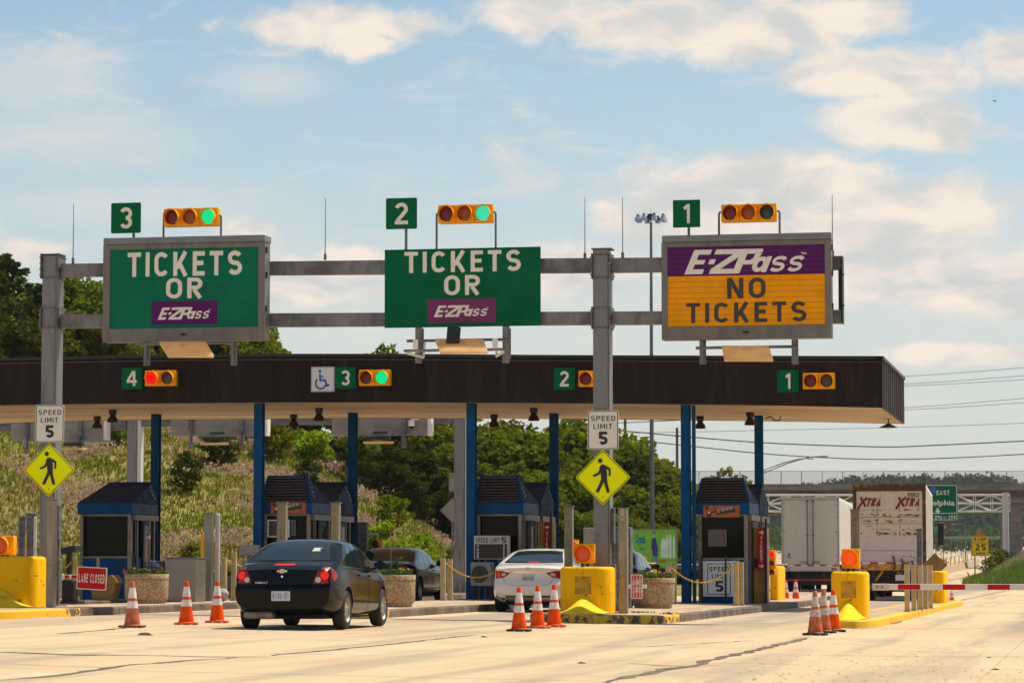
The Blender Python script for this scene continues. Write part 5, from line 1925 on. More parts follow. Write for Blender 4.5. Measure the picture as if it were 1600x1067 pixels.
banner(b1, 1099, 789.5, 1155.5, 808)
banner(b3, 423, 784.5, 478, 802)

def booth_window(b, px0, py0, px1, py1, mat, label):
 root, x0, x1, Y, zb, zt = b
 a, c, d, e = rect(Y, px0, py0, px1, py1)
 m = MB()
 t = .035
 for (u0, u1, v0, v1) in ((a, c, d, d + t), (a, c, e - t, e), (a, a + t, d + t, e - t), (c - t, c, d + t, e - t)):
  m.box(u0, u1, Y - .02, Y + .04, v0, v1)
 fr = m.build('window_frame', mat, root)
 p = MB()
 p.box(a + t, c - t, Y + .0, Y + .03, d + t, e - t)
 p.build('pane', MAT('dim_window_pane', (0.045, 0.035, 0.03), 0.3), fr)
booth_window(b3, 418, 811.5, 452.5, 839, M_WHITE, '')
booth_window(b3, 455, 812, 462, 837, M_MULL, '')
booth_window(b1, 1107, 827, 1135, 853, M_MULL, '')
# sliding hatch slats behind the first booth's window
m = MB()
a, c, d, e = rect(b1[3], 1109, 829, 1131, 850)
for i in range(7):
 m.box(a, c, b1[3] - .012, b1[3] - .002, d + (e - d) * i / 7, d + (e - d) * (i + .55) / 7)
m.build('blind', MAT('pale_blind', (0.20, 0.16, 0.14), 0.6), b1[0])

def lane_panel():
 """big speed-limit panel on the front of the first booth"""
 Y = b1[3] - .06
 a, c, d, e = rect(Y, 1096.5, 876, 1151, 931.5)
 root = thing('booth_speed_sign', 'large white SPEED LIMIT 5 panel on the first booth front behind a yellow chain', 'sign', ((a + c) / 2, Y, d))
 m = MB()
 m.box(a, c, Y, Y + .05, d, e)
 m.build('plate', M_WHITE, root)
 t = MB()
 w, h = c - a, e - d
 o = (a + .16 * w, a + .83 * w, d + .05 * h, d + .93 * h)
 ring(t, rrect(*o, .05), rrect(o[0] + .018, o[1] - .018, o[2] + .018, o[3] - .018, .04), Y - .003)
 hword(t, 'SPEED', a + .22 * w, a + .78 * w, d + .71 * h, d + .84 * h, Y - .003, None)
 hword(t, 'LIMIT', a + .29 * w, a + .72 * w, d + .51 * h, d + .63 * h, Y - .003, None)
 hword(t, '5', a + .39 * w, a + .62 * w, d + .13 * h, d + .44 * h, Y - .003, None, .21)
 t.build('lettering', M_BLACK, root)
 p = MB()
 for px in (1097, 1134):
  x = PY(px, 900, Y).x
  p.box(x - .02, x + .02, Y - .035, Y - .006, iz(x), PY(px, 868, Y).z)
 p.build('support', M_BLACKM, root)
lane_panel()

def your_speed():
 Y = 74.6
 a, c, d, e = rect(Y, 740.5, 836.5, 794, 873.5)
 root = thing('speed_display', 'radar display box reading SPEED LIMIT 5 YOUR SPEED in front of the second booth', 'speed display', ((a + c) / 2, Y, iz((a + c) / 2)))
 w, h = c - a, e - d
 m = MB()
 m.box(a, c, Y, Y + .3, d, e, None, .01)
 m.build('cabinet', MAT('pale_grey_cabinet', (0.52, 0.49, 0.44), 0.5), root)
 p = MB()
 p.box(a + .035 * w, c - .035 * w, Y - .012, Y - .002, d + .04 * h, d + .64 * h)
 for i in range(13):
  x = a + (.2 + .6 * i / 12) * w
  p.box(x - .006, x + .006, Y - .022, Y - .0125, d + .05 * h, d + .63 * h, MAT('display_grid', (0.05, 0.045, 0.04), .5))
 for i in range(8):
  z = d + (.07 + .54 * i / 7) * h
  p.box(a + .2 * w, a + .8 * w, Y - .028, Y - .0225, z - .006, z + .006, MAT('display_grid', (0.05, 0.045, 0.04), .5))
 p.build('display_panel', M_BLACKM, root)
 t = MB()
 hword(t, 'SPEED LIMIT', a + .06 * w, a + .76 * w, d + .71 * h, d + .91 * h, Y - .003, None)
 hword(t, '5', a + .80 * w, a + .95 * w, d + .69 * h, d + .94 * h, Y - .003, None, .2)
 t.build('lettering', M_BLACK, root)
 t = MB()
 hword(t, 'YOUR', a + .09 * w, a + .15 * w, d + .06 * h, d + .61 * h, Y - .015, None, .18, vertical=True)
 hword(t, 'SPEED', a + .85 * w, a + .91 * w, d + .06 * h, d + .61 * h, Y - .015, None, .18, vertical=True)
 t.build('side_lettering', M_WHITE, root)
 s = MB()
 for u in (.3, .7):
  s.cyl((a + u * w, Y + .15, iz((a + c) / 2)), (a + u * w, Y + .15, d), .03, n=8)
 s.build('post', M_GALV_D, root)
 Y2 = 74.2
 a, c, d, e = rect(Y2, 735, 878, 768, 915)
 root = thing('air_conditioner', 'grey fan unit on stilts below the radar display, left of the white car', 'air conditioner', ((a + c) / 2, Y2, iz((a + c) / 2)))
 m = MB()
 m.box(a, c, Y2, Y2 + .35, d, e, None, .015)
 m.build('casing', MAT('fan_casing_grey', (0.30, 0.27, 0.23), 0.5, 0, .15, 4), root)
 f = MB()
 cx, cz = (a + c) / 2 - .03, (d + e) / 2
 disc(f, cx, cz, .22, Y2 - .002, M_BLACKM, 24)
 for r_ in (.05, .09, .13, .17, .21):
  f.tube([(cx + r_ * math.cos(R(t)), Y2 - .01, cz + r_ * math.sin(R(t))) for t in range(0, 361, 20)], .006, 5)
 f.build('fan_grille', MAT('fan_grille_grey', (0.16, 0.15, 0.13), 0.5), root)
 for u in (a + .05, c - .05):
  for v in (.02, .29):
   l = MB()
   l.box(u - .02, u + .02, Y2 + v, Y2 + v + .04, iz(cx), d)
   l.build('leg', M_BLACKM, root)
 h = MB()
 z0 = iz(cx)
 h.tube([(c - .02, Y2 - .05, e - .05), (c + .09, Y2 - .06, e - .25), (c + .10, Y2 - .06, d + .1), (c + .04, Y2 - .05, z0 + .03)], .014, 6)
 h.build('hose', M_BLACKM, root)
your_speed()

def ticket_sign(px0, py0, px1, py1, Y, label, lab2):
 a, c, d, e = rect(Y, px0, py0, px1, py1)
 cx = (a + c) / 2
 root = thing('ticket_sign', label, 'sign', (cx, Y, d), 'upright TICKET signs')
 m = MB()
 m.box(a, c, Y, Y + .02, d, e)
 m.build('plate', M_RED, root)
 t = MB()
 w, h = c - a, e - d
 hword(t, 'TICKET', a + .30 * w, a + .70 * w, d + .20 * h, d + .80 * h, Y - .003, None, .2, vertical=True)
 for s, z in ((1, d + .90 * h), (1, d + .10 * h)):
  ribbon(t, [(a + .15 * w, z), (a + .55 * w, z)], .22 * w, lambda u, v: (u, Y - .003, v))
  t.add([(a + .5 * w, Y - .004, z + .35 * w), (a + .9 * w, Y - .004, z), (a + .5 * w, Y - .004, z - .35 * w)], [(0, 1, 2)])
 t.build('lettering', M_WHITE, root)
 p = MB()
 p.box(c + .004, c + .06, Y - .03, Y + .07, iz(cx), e + .25, None, .008)
 p.build('post', M_BLACKM, root)
 mroot = thing('ticket_machine', lab2, 'ticket machine', (cx - .22, Y + .3, iz(cx)), 'yellow ticket machines')
 m = MB()
 m.box(cx - .22, cx + .14, Y + .08, Y + .55, iz(cx), e + .02, None, .015)
 m.build('cabinet', MAT('machine_ochre_paint', (0.42, 0.22, 0.015), 0.5, 0, .2, 4), mroot)
 m = MB()
 m.box(cx - .2, cx - .10, Y + .072, Y + .08, iz(cx) + .9, iz(cx) + 1.15)
 m.build('ticket_slot', M_BLACKM, mroot)
ticket_sign(1184.5, 825, 1195, 890.5, 76.3, 'red upright TICKET sign with arrows beside the first booth', 'ochre ticket machine behind the red sign at the first booth')
ticket_sign(850.5, 816, 859, 890, 76.6, 'red upright TICKET sign beside the second booth, above the white car', 'ochre ticket machine beside the second booth behind the white car')

# ------------------------------------------------------------------ yellow crash blocks with beacons
def crash_block(px0, px1, ptop, Y, depth, label, recess=None, mound=True, rnd_=.07):
 x0, x1 = PY(px0, 930, Y).x, PY(px1, 930, Y).x
 cx = (x0 + x1) / 2
 zb, zt = iz(cx) - .005, PY((px0 + px1) / 2, ptop, Y).z
 root = thing('crash_block', label, 'crash barrier', (cx, Y, zb), 'yellow crash blocks on the island noses')
 m = MB()
 rc = min(.28, depth * .3, (x1 - x0) * .3)
 rings_ = [(0, zb)] + [(.07 * (1 - math.cos(R(a))), zt - .07 + .07 * math.sin(R(a))) for a in (0, 22, 45, 67, 90)]
 n = 0
 for (ins, z) in rings_:
  o = rrect(x0 + ins, x1 - ins, Y + ins, Y + depth - ins, max(.03, rc - ins * .5), 8)
  n = len(o)
  m.v += [(p[0], p[1], z) for p in o]
 for k in range(len(rings_) - 1):
  for i in range(n):
   m.f.append((k * n + i, k * n + (i + 1) % n, k * n + n + (i + 1) % n, k * n + n + i))
   m.m.append(-1)
 m.f.append(tuple(range(len(m.v) - n, len(m.v))))
 m.m.append(-1)
 bl = m.build('block', M_YPAINT, root, 40)
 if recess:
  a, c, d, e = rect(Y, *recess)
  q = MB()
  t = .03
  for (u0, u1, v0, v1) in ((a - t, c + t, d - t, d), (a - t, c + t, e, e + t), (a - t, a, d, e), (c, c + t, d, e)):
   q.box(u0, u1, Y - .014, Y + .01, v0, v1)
  q.box(a, c, Y - .003, Y + .01, d, e, MAT('hatch_shaded_yellow', (0.56, 0.30, 0.012), 0.55, 0, .35, 5))  # the recess shade is put into this panel's darker yellow
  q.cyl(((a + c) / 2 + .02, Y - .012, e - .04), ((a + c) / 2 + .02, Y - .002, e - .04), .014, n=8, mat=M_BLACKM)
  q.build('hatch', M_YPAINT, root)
 if mound:
  q = MB()
  n, mm = 24, 8
  L = 1.05
  hm = .38 * (zt - zb)
  for j in range(mm + 1):
   t = j / mm
   for i in range(n + 1):
    u = -1 + 2 * i / n
    hh = hm * math.exp(-(u * 1.9) ** 2) * (1 - t) ** 1.15 + .012 * (1 - t)
    hw = (x1 - x0) / 2 * (1 - .22 * t * t)
    q.v.append((cx + u * hw, Y + .02 - L * t, zb + hh + .004))
  for j in range(mm):
   for i in range(n):
    q.f.append((j * (n + 1) + i, j * (n + 1) + i + 1, (j + 1) * (n + 1) + i + 1, (j + 1) * (n + 1) + i))
    q.m.append(-1)
  q.build('nose_ramp', M_YPAINT2, root)
 return root, cx, zt
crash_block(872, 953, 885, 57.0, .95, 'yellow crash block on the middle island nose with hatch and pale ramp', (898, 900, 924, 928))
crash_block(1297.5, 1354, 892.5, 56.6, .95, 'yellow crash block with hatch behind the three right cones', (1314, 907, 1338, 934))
crash_block(-52, 52, 869, 56.6, .95, 'big bright yellow crash block at the left edge of the photo', None)
crash_block(1446, 1476.5, 891.5, 84.0, 2.0, 'far yellow crash block at the end of the right island, behind the striped posts', None, False)
crash_block(1203, 1216, 884, 84.5, 2.0, 'narrow yellow block carrying a red signal, past the first booth', None, False)

crash_block(420, 505, 880, 56.8, .95, 'yellow crash block hidden behind the black sedan, only its beacon top showing', None)
def beacon(cx, cy, r, box, Y, base_py, label, kind='beacon'):
 X0, X1, Z0, Z1 = rect(Y, *box)
 p = PY(cx, cy, Y)
 rr = PY(cx + r, cy, Y).x - p.x
 root = thing('beacon_light', label, 'beacon', ((X0 + X1) / 2, Y, Z0), 'orange beacons on the crash blocks')
 h = MB()
 h.box(X0, X1, Y, Y + .2, Z0, Z1, None, .02, 2)
 h.lathe([(rr * 1.15, 0), (rr * 1.15, -.02), (rr * 1.0, -.02), (rr * 1.0, 0)], (p.x, Y, p.z), 24, axis='Y')
 hs = h.build('housing', M_SIGBODY, root)
 v = MB()
 visor(v, p.x, Y - .018, p.z, rr * 1.04, .13)
 v.build('visor', M_SIGBODY, hs)
 l = MB()
 lens_disc(l, p.x, Y - .008, p.z, rr)
 l.build('lens', LENS[kind], root)
 m = MB()
 zb = PY(cx, base_py, Y).z
 xm = (X0 + X1) / 2
 m.cyl((xm - .05, Y + .08, zb - .02), (xm - .05, Y + .08, Z0 + .02), .03, n=8)
 m.cyl((xm + .05, Y + .08, zb - .02), (xm + .05, Y + .08, Z0 + .02), .03, n=8)
 m.build('mount', M_BLACKM, root)
beacon(911, 865, 13, (898, 849, 928, 880), 57.5, 885, 'orange beacon on the middle crash block, lens dark orange', 'beacon')
beacon(1327.5, 872, 12.5, (1315, 857, 1343, 888), 57.1, 893, 'glowing orange beacon on the right crash block', 'beacon_lit')
beacon(455, 860, 13, (440, 844, 472, 876), 57.3, 881, 'orange beacon whose top peeks over the black sedan roof', 'beacon')
beacon(2, 852, 12, (-10, 837, 21, 867), 57.1, 870, 'orange beacon on the left crash block, cut by the photo edge', 'beacon')

signal('upright signal with red lens lit on the narrow yellow block past the first booth', (1201, 859, 1212, 900), 84.3, ['red_on', 'clear', 'clear'], 'upright lane signals past the booths', vertical=True)
signal('upright signal with red lens lit just behind the middle crash block', (892, 843, 903, 885), 84.5, ['red_on', 'clear', 'clear'], 'upright lane signals past the booths', vertical=True)
sg = signal('yellow upright signal hung from a white arm between black sedan and dark sedan', (580, 842, 596, 873), 79.0, ['clear', 'clear'], 'upright lane signals past the booths', vertical=True)

# ------------------------------------------------------------------ steel posts on the islands
M_OLIVEP = MAT('olive_weathered_post', (0.24, 0.215, 0.15), 0.6, 0.2, 0.3, 5, stretch=(3, 3, 0.5))
M_BROWNST = MAT('brown_stainless_post', (0.30, 0.245, 0.175), 0.3, 0.75, 0.25, 3, stretch=(2, 2, 0.4))
def guard_post(px0, px1, ptop, Y, mat, label, slots=(), depth=.2, group='tall steel sensor posts on the islands', ribs=False):
 x0, x1 = PY(px0, 880, Y).x, PY(px1, 880, Y).x
 cx = (x0 + x1) / 2
 zb, zt = iz(cx, Y), PY((px0 + px1) / 2, ptop, Y).z
 root = thing('sensor_post', label, 'post', (cx, Y, zb), group)
 m = MB()
 m.box(x0, x1, Y, Y + depth, zb, zt, None, .01)
 if ribs:
  for i in range(3):
   u = x0 + (x1 - x0) * (.2 + .3 * i)
   m.box(u - .012, u + .012, Y - .012, Y - .001, zb, zt - .02)
 m.box(x0 - .015, x1 + .015, Y - .015, Y + depth + .015, zt, zt + .02)
 m.build('post', mat, root)
 for (py, kind) in slots:
  z = PY(px0, py, Y).z
  s = MB()
  if kind == 'port':
   s.cyl((cx - .02, Y - .012, z), (cx - .02, Y - .001, z), .035, n=14, mat=MAT('sensor_port_gold', (0.5, 0.36, 0.10), .4, .5))
   s.cyl((cx - .02, Y - .016, z), (cx - .02, Y - .0125, z), .018, n=12)
  elif kind == 'window':
   s.box(cx - .035, cx + .03, Y - .012, Y - .001, z - .16, z + .08, MAT('sensor_window_tan', (0.5, 0.36, 0.2), .3))
   s.cyl((cx, Y - .016, z - .1), (cx, Y - .0125, z - .1), .016, n=10)
  else:
   s.box(cx - .03, cx + .02, Y - .012, Y - .001, z - .012, z + .012, M_GALV)
  s.build('sensor_window', M_BLACKM, root)
 return root
guard_post(881.5, 894, 791.5, 58.6, M_OLIVEP, 'olive steel post behind the middle crash block, at its left end', [(808, 'port')])
guard_post(966, 979.5, 794.5, 57.8, M_BROWNST, 'brown steel post at the right end of the middle crash block', [(800, 'window'), (899, 'plate')])
guard_post(432, 445.5, 785.5, 58.6, M_OLIVEP, 'olive steel post above the black sedan roof, left of the pair', [(803, 'port')])
guard_post(516.5, 528.5, 786, 58.6, M_OLIVEP, 'olive steel post above the black sedan roof, right of the pair', [(803, 'port')])
guard_post(72.5, 83.5, 781, 56.4, M_BROWNST, 'brown steel post in front of the left gantry post', [(794, 'port'), (883, 'plate')])
guard_post(1329.5, 1343.5, 796.5, 62.0, M_OLIVEP, 'olive steel post behind the right beacon, in front of the worn trailer', [(812, 'port')], ribs=True)
guard_post(1432.5, 1441, 827, 70.5, M_GALV_D, 'ribbed grey post at the right edge of the worn trailer doors', [], ribs=True)
guard_post(28, 38.5, 808, 62.5, M_GALV_D, 'dark grey post behind the left crash block, shorter one of two', [], ribs=True)
guard_post(40.5, 52, 803, 62.0, M_GALV_D, 'dark grey post behind the left crash block, taller one of two', [], ribs=True)
guard_post(318.5, 330, 802, 68.5, M_STEEL, 'stainless post beside the white pipe right of the metal cabinet', [(817, 'plate')])
guard_post(558, 572.5, 816.5, 79.0, M_GALV_D, 'grey post with a white arm between the third booth and the dark sedan', [])
a_ = PY(572, 834, 79)
m = MB()
m.cyl((a_.x, 79.1, a_.z), (PY(590, 834, 79).x, 79.1, a_.z), .03, n=8)
m.cyl((PY(588.5, 834, 79).x, 79.1, a_.z), (PY(588.5, 834, 79).x, 79.1, PY(588, 843, 79).z), .02, n=8)
m.build('arm', M_WHITE, sg)

def pipe(px, ptop, pbot, Y, r, mat, label, bars=()):
 p = PY(px, ptop, Y)
 zb = iz(p.x, Y)
 root = thing('pipe_post', label, 'post', (p.x, Y, zb), 'pipe posts on the islands')
 m = MB()
 m.cyl((p.x, Y, zb), (p.x, Y, p.z), r, n=14)
 m.lathe([(r, 0), (r * .8, .02), (.001, .03)], (p.x, Y, p.z), 14)
 m.build('pipe', mat, root)
 for py in bars:
  b = MB()
  z = PY(px, py, Y).z
  b.cyl((p.x - r, Y, z), (p.x - .17, Y, z), .02, n=8)
  b.build('tie_bar', mat, root)
M_WPIPE = MAT('white_pipe_paint', (0.58, 0.57, 0.55), 0.5, 0, .1, 5)
pipe(340.5, 804, 930, 68.9, .055, M_WPIPE, 'white pipe post tied to the stainless post', (823.5, 892))
pipe(55, 809, 868, 62.0, .035, M_WPIPE, 'thin white pipe behind the left crash block')
pipe(118, 871, 935, 70, .045, MAT('ochre_bollard', (0.40, 0.29, 0.08), .6, 0, .2, 4), 'thin ochre bollard in front of the navy booth, left of LANE CLOSED')
pipe(153.5, 872, 935, 73, .04, MAT('ochre_bollard', (0.40, 0.29, 0.08), .6), 'thin ochre bollard in front of the navy booth, above LANE CLOSED')
pipe(40, 835, 870, 60.5, .012, M_SIGBODY, 'thin yellow rod behind the left crash block')

# ------------------------------------------------------------------ chain posts
M_STRIPE = MAT('bollard_gold', (0.74, 0.48, 0.06), 0.45, 0.1, .2, 6)
M_PALEG = MAT('pale_galvanised', (.50, .47, .42), .5, .2, .2, 8)
def stanchion(px, ptop, pbot, label, D, w=.05):
 p = PD(px, ptop, D)
 zb = iz(p.x, p.y)
 root = thing('chain_post', label, 'post', (p.x, p.y, zb), 'striped posts on the islands')
 m = MB()
 m.box(p.x - w * .6, p.x + w * .6, p.y - .02, p.y + .02, zb, p.z)
 m.build('post', M_STRIPE, root)
 s = MB()
 for sx in (-1, 1):
  s.box(p.x + sx * w * .95 - w * .28, p.x + sx * w * .95 + w * .28, p.y - .045, p.y + .03, zb, p.z + .01)
 s.box(p.x - w * 1.6, p.x + w * 1.6, p.y - .08, p.y + .08, zb, zb + .025)
 s.build('flange', M_PALEG, root)
 return Vector((p.x, p.y, p.z))
s1 = stanchion(692.5, 872, 938, 'gold and grey chain post left of the second booth, left one of the pair', 73.5)
s2 = stanchion(703.5, 873, 938, 'gold and grey chain post left of the second booth, right one of the pair', 73.8)
s3 = stanchion(1044.5, 879, 935, 'gold and grey chain post behind the planter right of the middle block, left one', 73.5)
s4 = stanchion(1053, 880, 935, 'gold and grey chain post behind the planter right of the middle block, right one', 73.8)
s5 = stanchion(1150, 876, 944, 'gold and grey chain post at the right of the large speed panel, left one', 71.8)
s6 = stanchion(1158, 878, 944, 'gold and grey chain post at the right of the large speed panel, right one', 72)
s7 = stanchion(350.5, 870, 934, 'gold and grey chain post left of the black sedan, left one', 72)
s8 = stanchion(366, 862, 934, 'gold and grey chain post left of the black sedan, right one', 71.7)
for (px, ptop, D, lab) in ((1417, 882, 66, 'grey and gold guard post left of the far yellow block, first of five'), (1427.5, 882, 67.5, 'broad gold guard post left of the far yellow block, second of five'),
       (1437.5, 882.5, 69, 'gold guard post left of the far yellow block, third of five'), (1445.5, 883, 70.5, 'grey guard post left of the far yellow block, fourth of five'), (1453.5, 883, 72, 'grey and gold guard post touching the far yellow block')):
 stanchion(px, ptop, 940, lab, D, .045)
M_CHAIN = MAT('yellow_chain', (0.72, 0.42, 0.015), 0.5)
def chain(a, b, sag, label):
 n = 44
 pts = [a.lerp(b, i / n) - Vector((0, 0, sag * 4 * (i / n) * (1 - i / n))) for i in range(n + 1)]
 m = MB()
 for i in range(n):
  p, q = pts[i], pts[i + 1]
  d = (q - p)
  o = Vector((0, 0, .016)) if i % 2 else Vector((0, .016, 0))
  mid = (p + q) / 2
  e = d * .75
  m.tube([mid - e, mid + o - e * .5, mid + o + e * .5, mid + e, mid - o + e * .5, mid - o - e * .5, mid - e], .0085, 5)
 mid = pts[n // 2]
 tag(m.build('barrier_chain', M_CHAIN, loc=mid), label, 'chain', 'yellow plastic chains')
chain(s1 - Vector((0, .03, .03)), PY(792, 877, 74.0) , .42, 'yellow chain sagging from the posts to the radar display by the white car')
chain(s3 - Vector((0, .03, .03)), Vector((s5.x, s5.y - .05, s5.z - .05)), .46, 'yellow chain sagging across the large SPEED LIMIT panel')
chain(s7 - Vector((0, .03, .03)), PY(410, 892, 73.5), .05, 'yellow chain running behind the black sedan from the left posts')

# ------------------------------------------------------------------ planters
M_AGG = MAT('exposed_aggregate', (0.46, 0.33, 0.175), 0.85, 0, .45, 22, bump=0.5, bscale=45)
M_SOIL = MAT('planter_soil', (0.05, 0.035, 0.025), 0.95)
LEAFB = leafy('planter_leaf', (0.05, 0.12, 0.02), (0.12, 0.22, 0.04), .3)
FLOW = {'orange': MAT('petal_orange', (0.75, 0.22, 0.02), .6), 'purple': MAT('petal_purple', (0.10, 0.04, 0.32), .6), 'yellow': MAT('petal_yellow', (0.85, 0.55, 0.02), .6),
  'red': MAT('petal_red', (0.60, 0.03, 0.04), .6), 'magenta': MAT('petal_magenta', (0.5, 0.03, 0.2), .6), 'lilac': MAT('petal_lilac', (0.22, 0.16, 0.42), .6)}
def planter(px, D, dia, h, label, flowers, tall=(), flag=None, seed=1):
 global rnd
 keep, rnd = rnd, random.Random(seed)
 x, y = XY(px, D)
 zb = iz(x, y)
 r = dia / 2
 root = thing('planter', label, 'planter', (x, y, zb), 'round concrete planters')
 m = MB()
 m.lathe([(.001, 0), (r * .86, 0), (r * .87, .07), (r * .93, .075), (r * .99, .14), (r, h * .80), (r * .975, h * .81), (r * .975, h * .83), (r * 1.02, h * .84), (r * 1.02, h - .015), (r * 1.0, h), (r * .86, h), (r * .84, h - .06)], (x, y, zb), 40)
 m.build('tub', M_AGG, root, 50)
 s = MB()
 s.lathe([(.001, h - .05), (r * .85, h - .05)], (x, y, zb), 24)
 s.build('soil', M_SOIL, root)
 l = MB()
 for i in range(900):
  a, q = rnd.random() * 6.283, r * .92 * math.sqrt(rnd.random())
  p = Vector((x + q * math.cos(a), y + q * math.sin(a), zb + h - .04 + rnd.random() * .15))
  leaf_quad(l, p, rnd.uniform(.02, .045), .6)
 l.build('foliage', LEAFB, root, smooth=False)
 for (col, n, u0, u1) in flowers:
  f = MB()
  for i in range(n):
   xx = x + r * rnd.uniform(u0, u1)
   yy = y + r * rnd.uniform(-.75, .5)
   zz = zb + h + rnd.uniform(.02, .13)
   for k in range(5):
    t = k * 1.257
    leaf_quad(f, Vector((xx + .02 * math.cos(t), yy, zz + .02 * math.sin(t))), .022, .2)
  o = f.build('flower', FLOW[col], root, smooth=False)
  o['kind'] = 'stuff'
 for (u, hh, col) in tall:
  f = MB()
  for i in range(5):
   bx = x + r * (u + rnd.uniform(-.18, .18))
   f.tube([(bx, y, zb + h - .05), (bx + rnd.uniform(-.05, .05), y, zb + h + hh)], .006, 5, LEAFB)
   for k in range(26):
    t = rnd.random()
    leaf_quad(f, Vector((bx + rnd.uniform(-.04, .04), y + rnd.uniform(-.04, .04), zb + h + hh * (.3 + .75 * t))), .02, .5, FLOW[col] if t > .35 and col else LEAFB)
  f.build('flower_spike', LEAFB, root, smooth=False)
 if flag:
  us_flag(x + r * flag[0], y - r * .2, zb + h - .05, flag[1], flag[2], flag[3])
 rnd = keep
 return root
def us_flag(x, y, z0, H, s, label):
 root = thing('flag', label, 'flag', (x, y, z0), 'small flags in the planters')
 p = MB()
 p.tube([(x, y, z0), (x - .02, y, z0 + H)], .008, 6, None)
 p.build('stick', MAT('wood_stick', (0.35, 0.2, 0.08), .6), root)
 w, h = s, s * .75
 top = z0 + H - .02
 def at(u, v):
  return (x - .015 + u * w * .8, y + .03 * math.sin(u * 5), top - h * (1 - v) - .28 * w * u + .05 * w * math.sin(u * 4))
 c = MB()
 red, wh, bl = MAT('flag_red', (.5, .02, .03), .7), MAT('flag_white', (.75, .72, .7), .7), MAT('flag_blue', (.02, .03, .16), .7)
 for j in range(13):
  for i in range(10):
   m_ = red if j % 2 == 0 else wh
   if j >= 6 and i < 4:
    m_ = bl
   c.add([at(i / 10, j / 13), at((i + 1) / 10, j / 13), at((i + 1) / 10, (j + 1) / 13), at(i / 10, (j + 1) / 13)], [(0, 1, 2, 3)], m_)
 c.build('cloth', red, root, smooth=False)
planter(231, 65.5, .95, .64, 'round aggregate planter with orange flowers and lavender spikes, beside the navy booth', [('orange', 16, -.9, -.1), ('purple', 10, -.1, .5), ('orange', 8, .35, .9), ('magenta', 3, -.95, -.7)], [(.25, .28, 'lilac'), (.45, .2, 'lilac')], (.06, .95, .13, 'small flag hanging limp on a tall stick in the left planter'), 5)
planter(613, 62.5, .98, .66, 'round aggregate planter with yellow and violet flowers in front of the dark sedan', [('yellow', 14, .15, .7), ('purple', 14, -.7, .1)], [(.25, .36, None), (.05, .25, None)], (.02, .95, .16, 'small striped flag flying on a leaning stick in the middle planter'), 6)
planter(1019.5, 66, .955, .66, 'round aggregate planter with mixed red and yellow flowers right of the middle crash block', [('yellow', 9, -.2, .4), ('red', 8, -.9, .6), ('magenta', 7, .4, .95), ('orange', 5, .3, .6)], [], None, 7)
planter(376, 81, .95, .6, 'round planter with yellow flowers partly hidden behind the black sedan', [('yellow', 12, -.9, .0), ('orange', 6, -.5, .3)], [], None, 8)

# ------------------------------------------------------------------ cabinets, boxes and other island furniture
def metal_box():
 Y = 66.2
 a, c, d, e = rect(Y, 258, 872, 305.5, 936)
 zb = iz((a + c) / 2)
 root = thing('metal_cabinet', 'stainless steel cabinet with a stained front right of the left planter', 'cabinet', ((a + c) / 2, Y, zb))
 m = MB()
 m.box(a, c, Y, Y + .8, zb, e, None, .012)
 m.build('body', MAT('stained_stainless', '8b8680', 0.42, 0.55, .25, 2.2, col2=(0.36, 0.24, 0.14), stretch=(1, 1, .5), lo=.45, hi=.8), root)
 l = MB()
 l.box(a - .015, c + .015, Y - .015, Y + .815, e + .001, e + .025)
 l.build('lid', M_GALV_D, root)
 m = MB()
 Y2 = Y + .35
 a2, c2, d2, e2 = rect(Y2, 240, 876, 257.5, 936)
 m.box(a2, c2, Y2, Y2 + .7, zb, e2, None, .012)
 m.build('dark_side', MAT('dark_blue_box', (0.02, 0.022, 0.035), .5), root)
metal_box()

def lane_closed(box, Y, label, txt2=False):
 a, c, d, e = rect(Y, *box)
 cx = (a + c) / 2
 root = thing('lane_closed_sign', label, 'sign', (cx, Y, d), None)
 w, h = c - a, e - d
 tl = Matrix.Translation((cx, Y, (d + e) / 2)) @ Matrix.Rotation(R(3.0 if not txt2 else 0), 4, 'Y') @ Matrix.Translation((-cx, -Y, -(d + e) / 2))
 m = MB()
 m.prism(rrect(a, c, d, e, .03), Y, Y + .012)
 m.v = [tuple(tl @ Vector(v)) for v in m.v]
 m.build('plate', M_WHITE, root)
 r = MB()
 r.prism(rrect(a + .02, c - .02, d + .02, e - .02, .02), Y - .003, Y - .001)
 r.v = [tuple(tl @ Vector(v)) for v in r.v]
 r.build('face', M_RED if not txt2 else MAT('faded_red_reflective', (0.62, 0.09, 0.05), .4, 0, .25, 8), root)
 t = MB()
 if not txt2:
  hword(t, 'LANE CLOSED', a + .07 * w, c - .07 * w, d + .30 * h, d + .70 * h, Y - .005, None, .2, .3, M=tl)
 else:
  hword(t, 'LANE', a + .10 * w, c - .10 * w, d + .56 * h, d + .80 * h, Y - .005, None, .18)
  hword(t, 'CLOSED', a + .08 * w, c - .08 * w, d + .26 * h, d + .48 * h, Y - .005, None, .2)
  for k in range(3):
   u = a + w * (.22 + .26 * k)
   t.box(u, u + .012, Y - .0045, Y - .0035, d + .03, e - .03)
 t.build('lettering', M_WHITE, root)
 return root
lane_closed((120, 885.5, 166.5, 921), 61.5, 'red LANE CLOSED sign with white edge hanging in front of the navy booth')
lane_closed((985.5, 897, 1004, 935), 60.2, 'narrow faded red LANE CLOSED sign in front of the right planter', True)

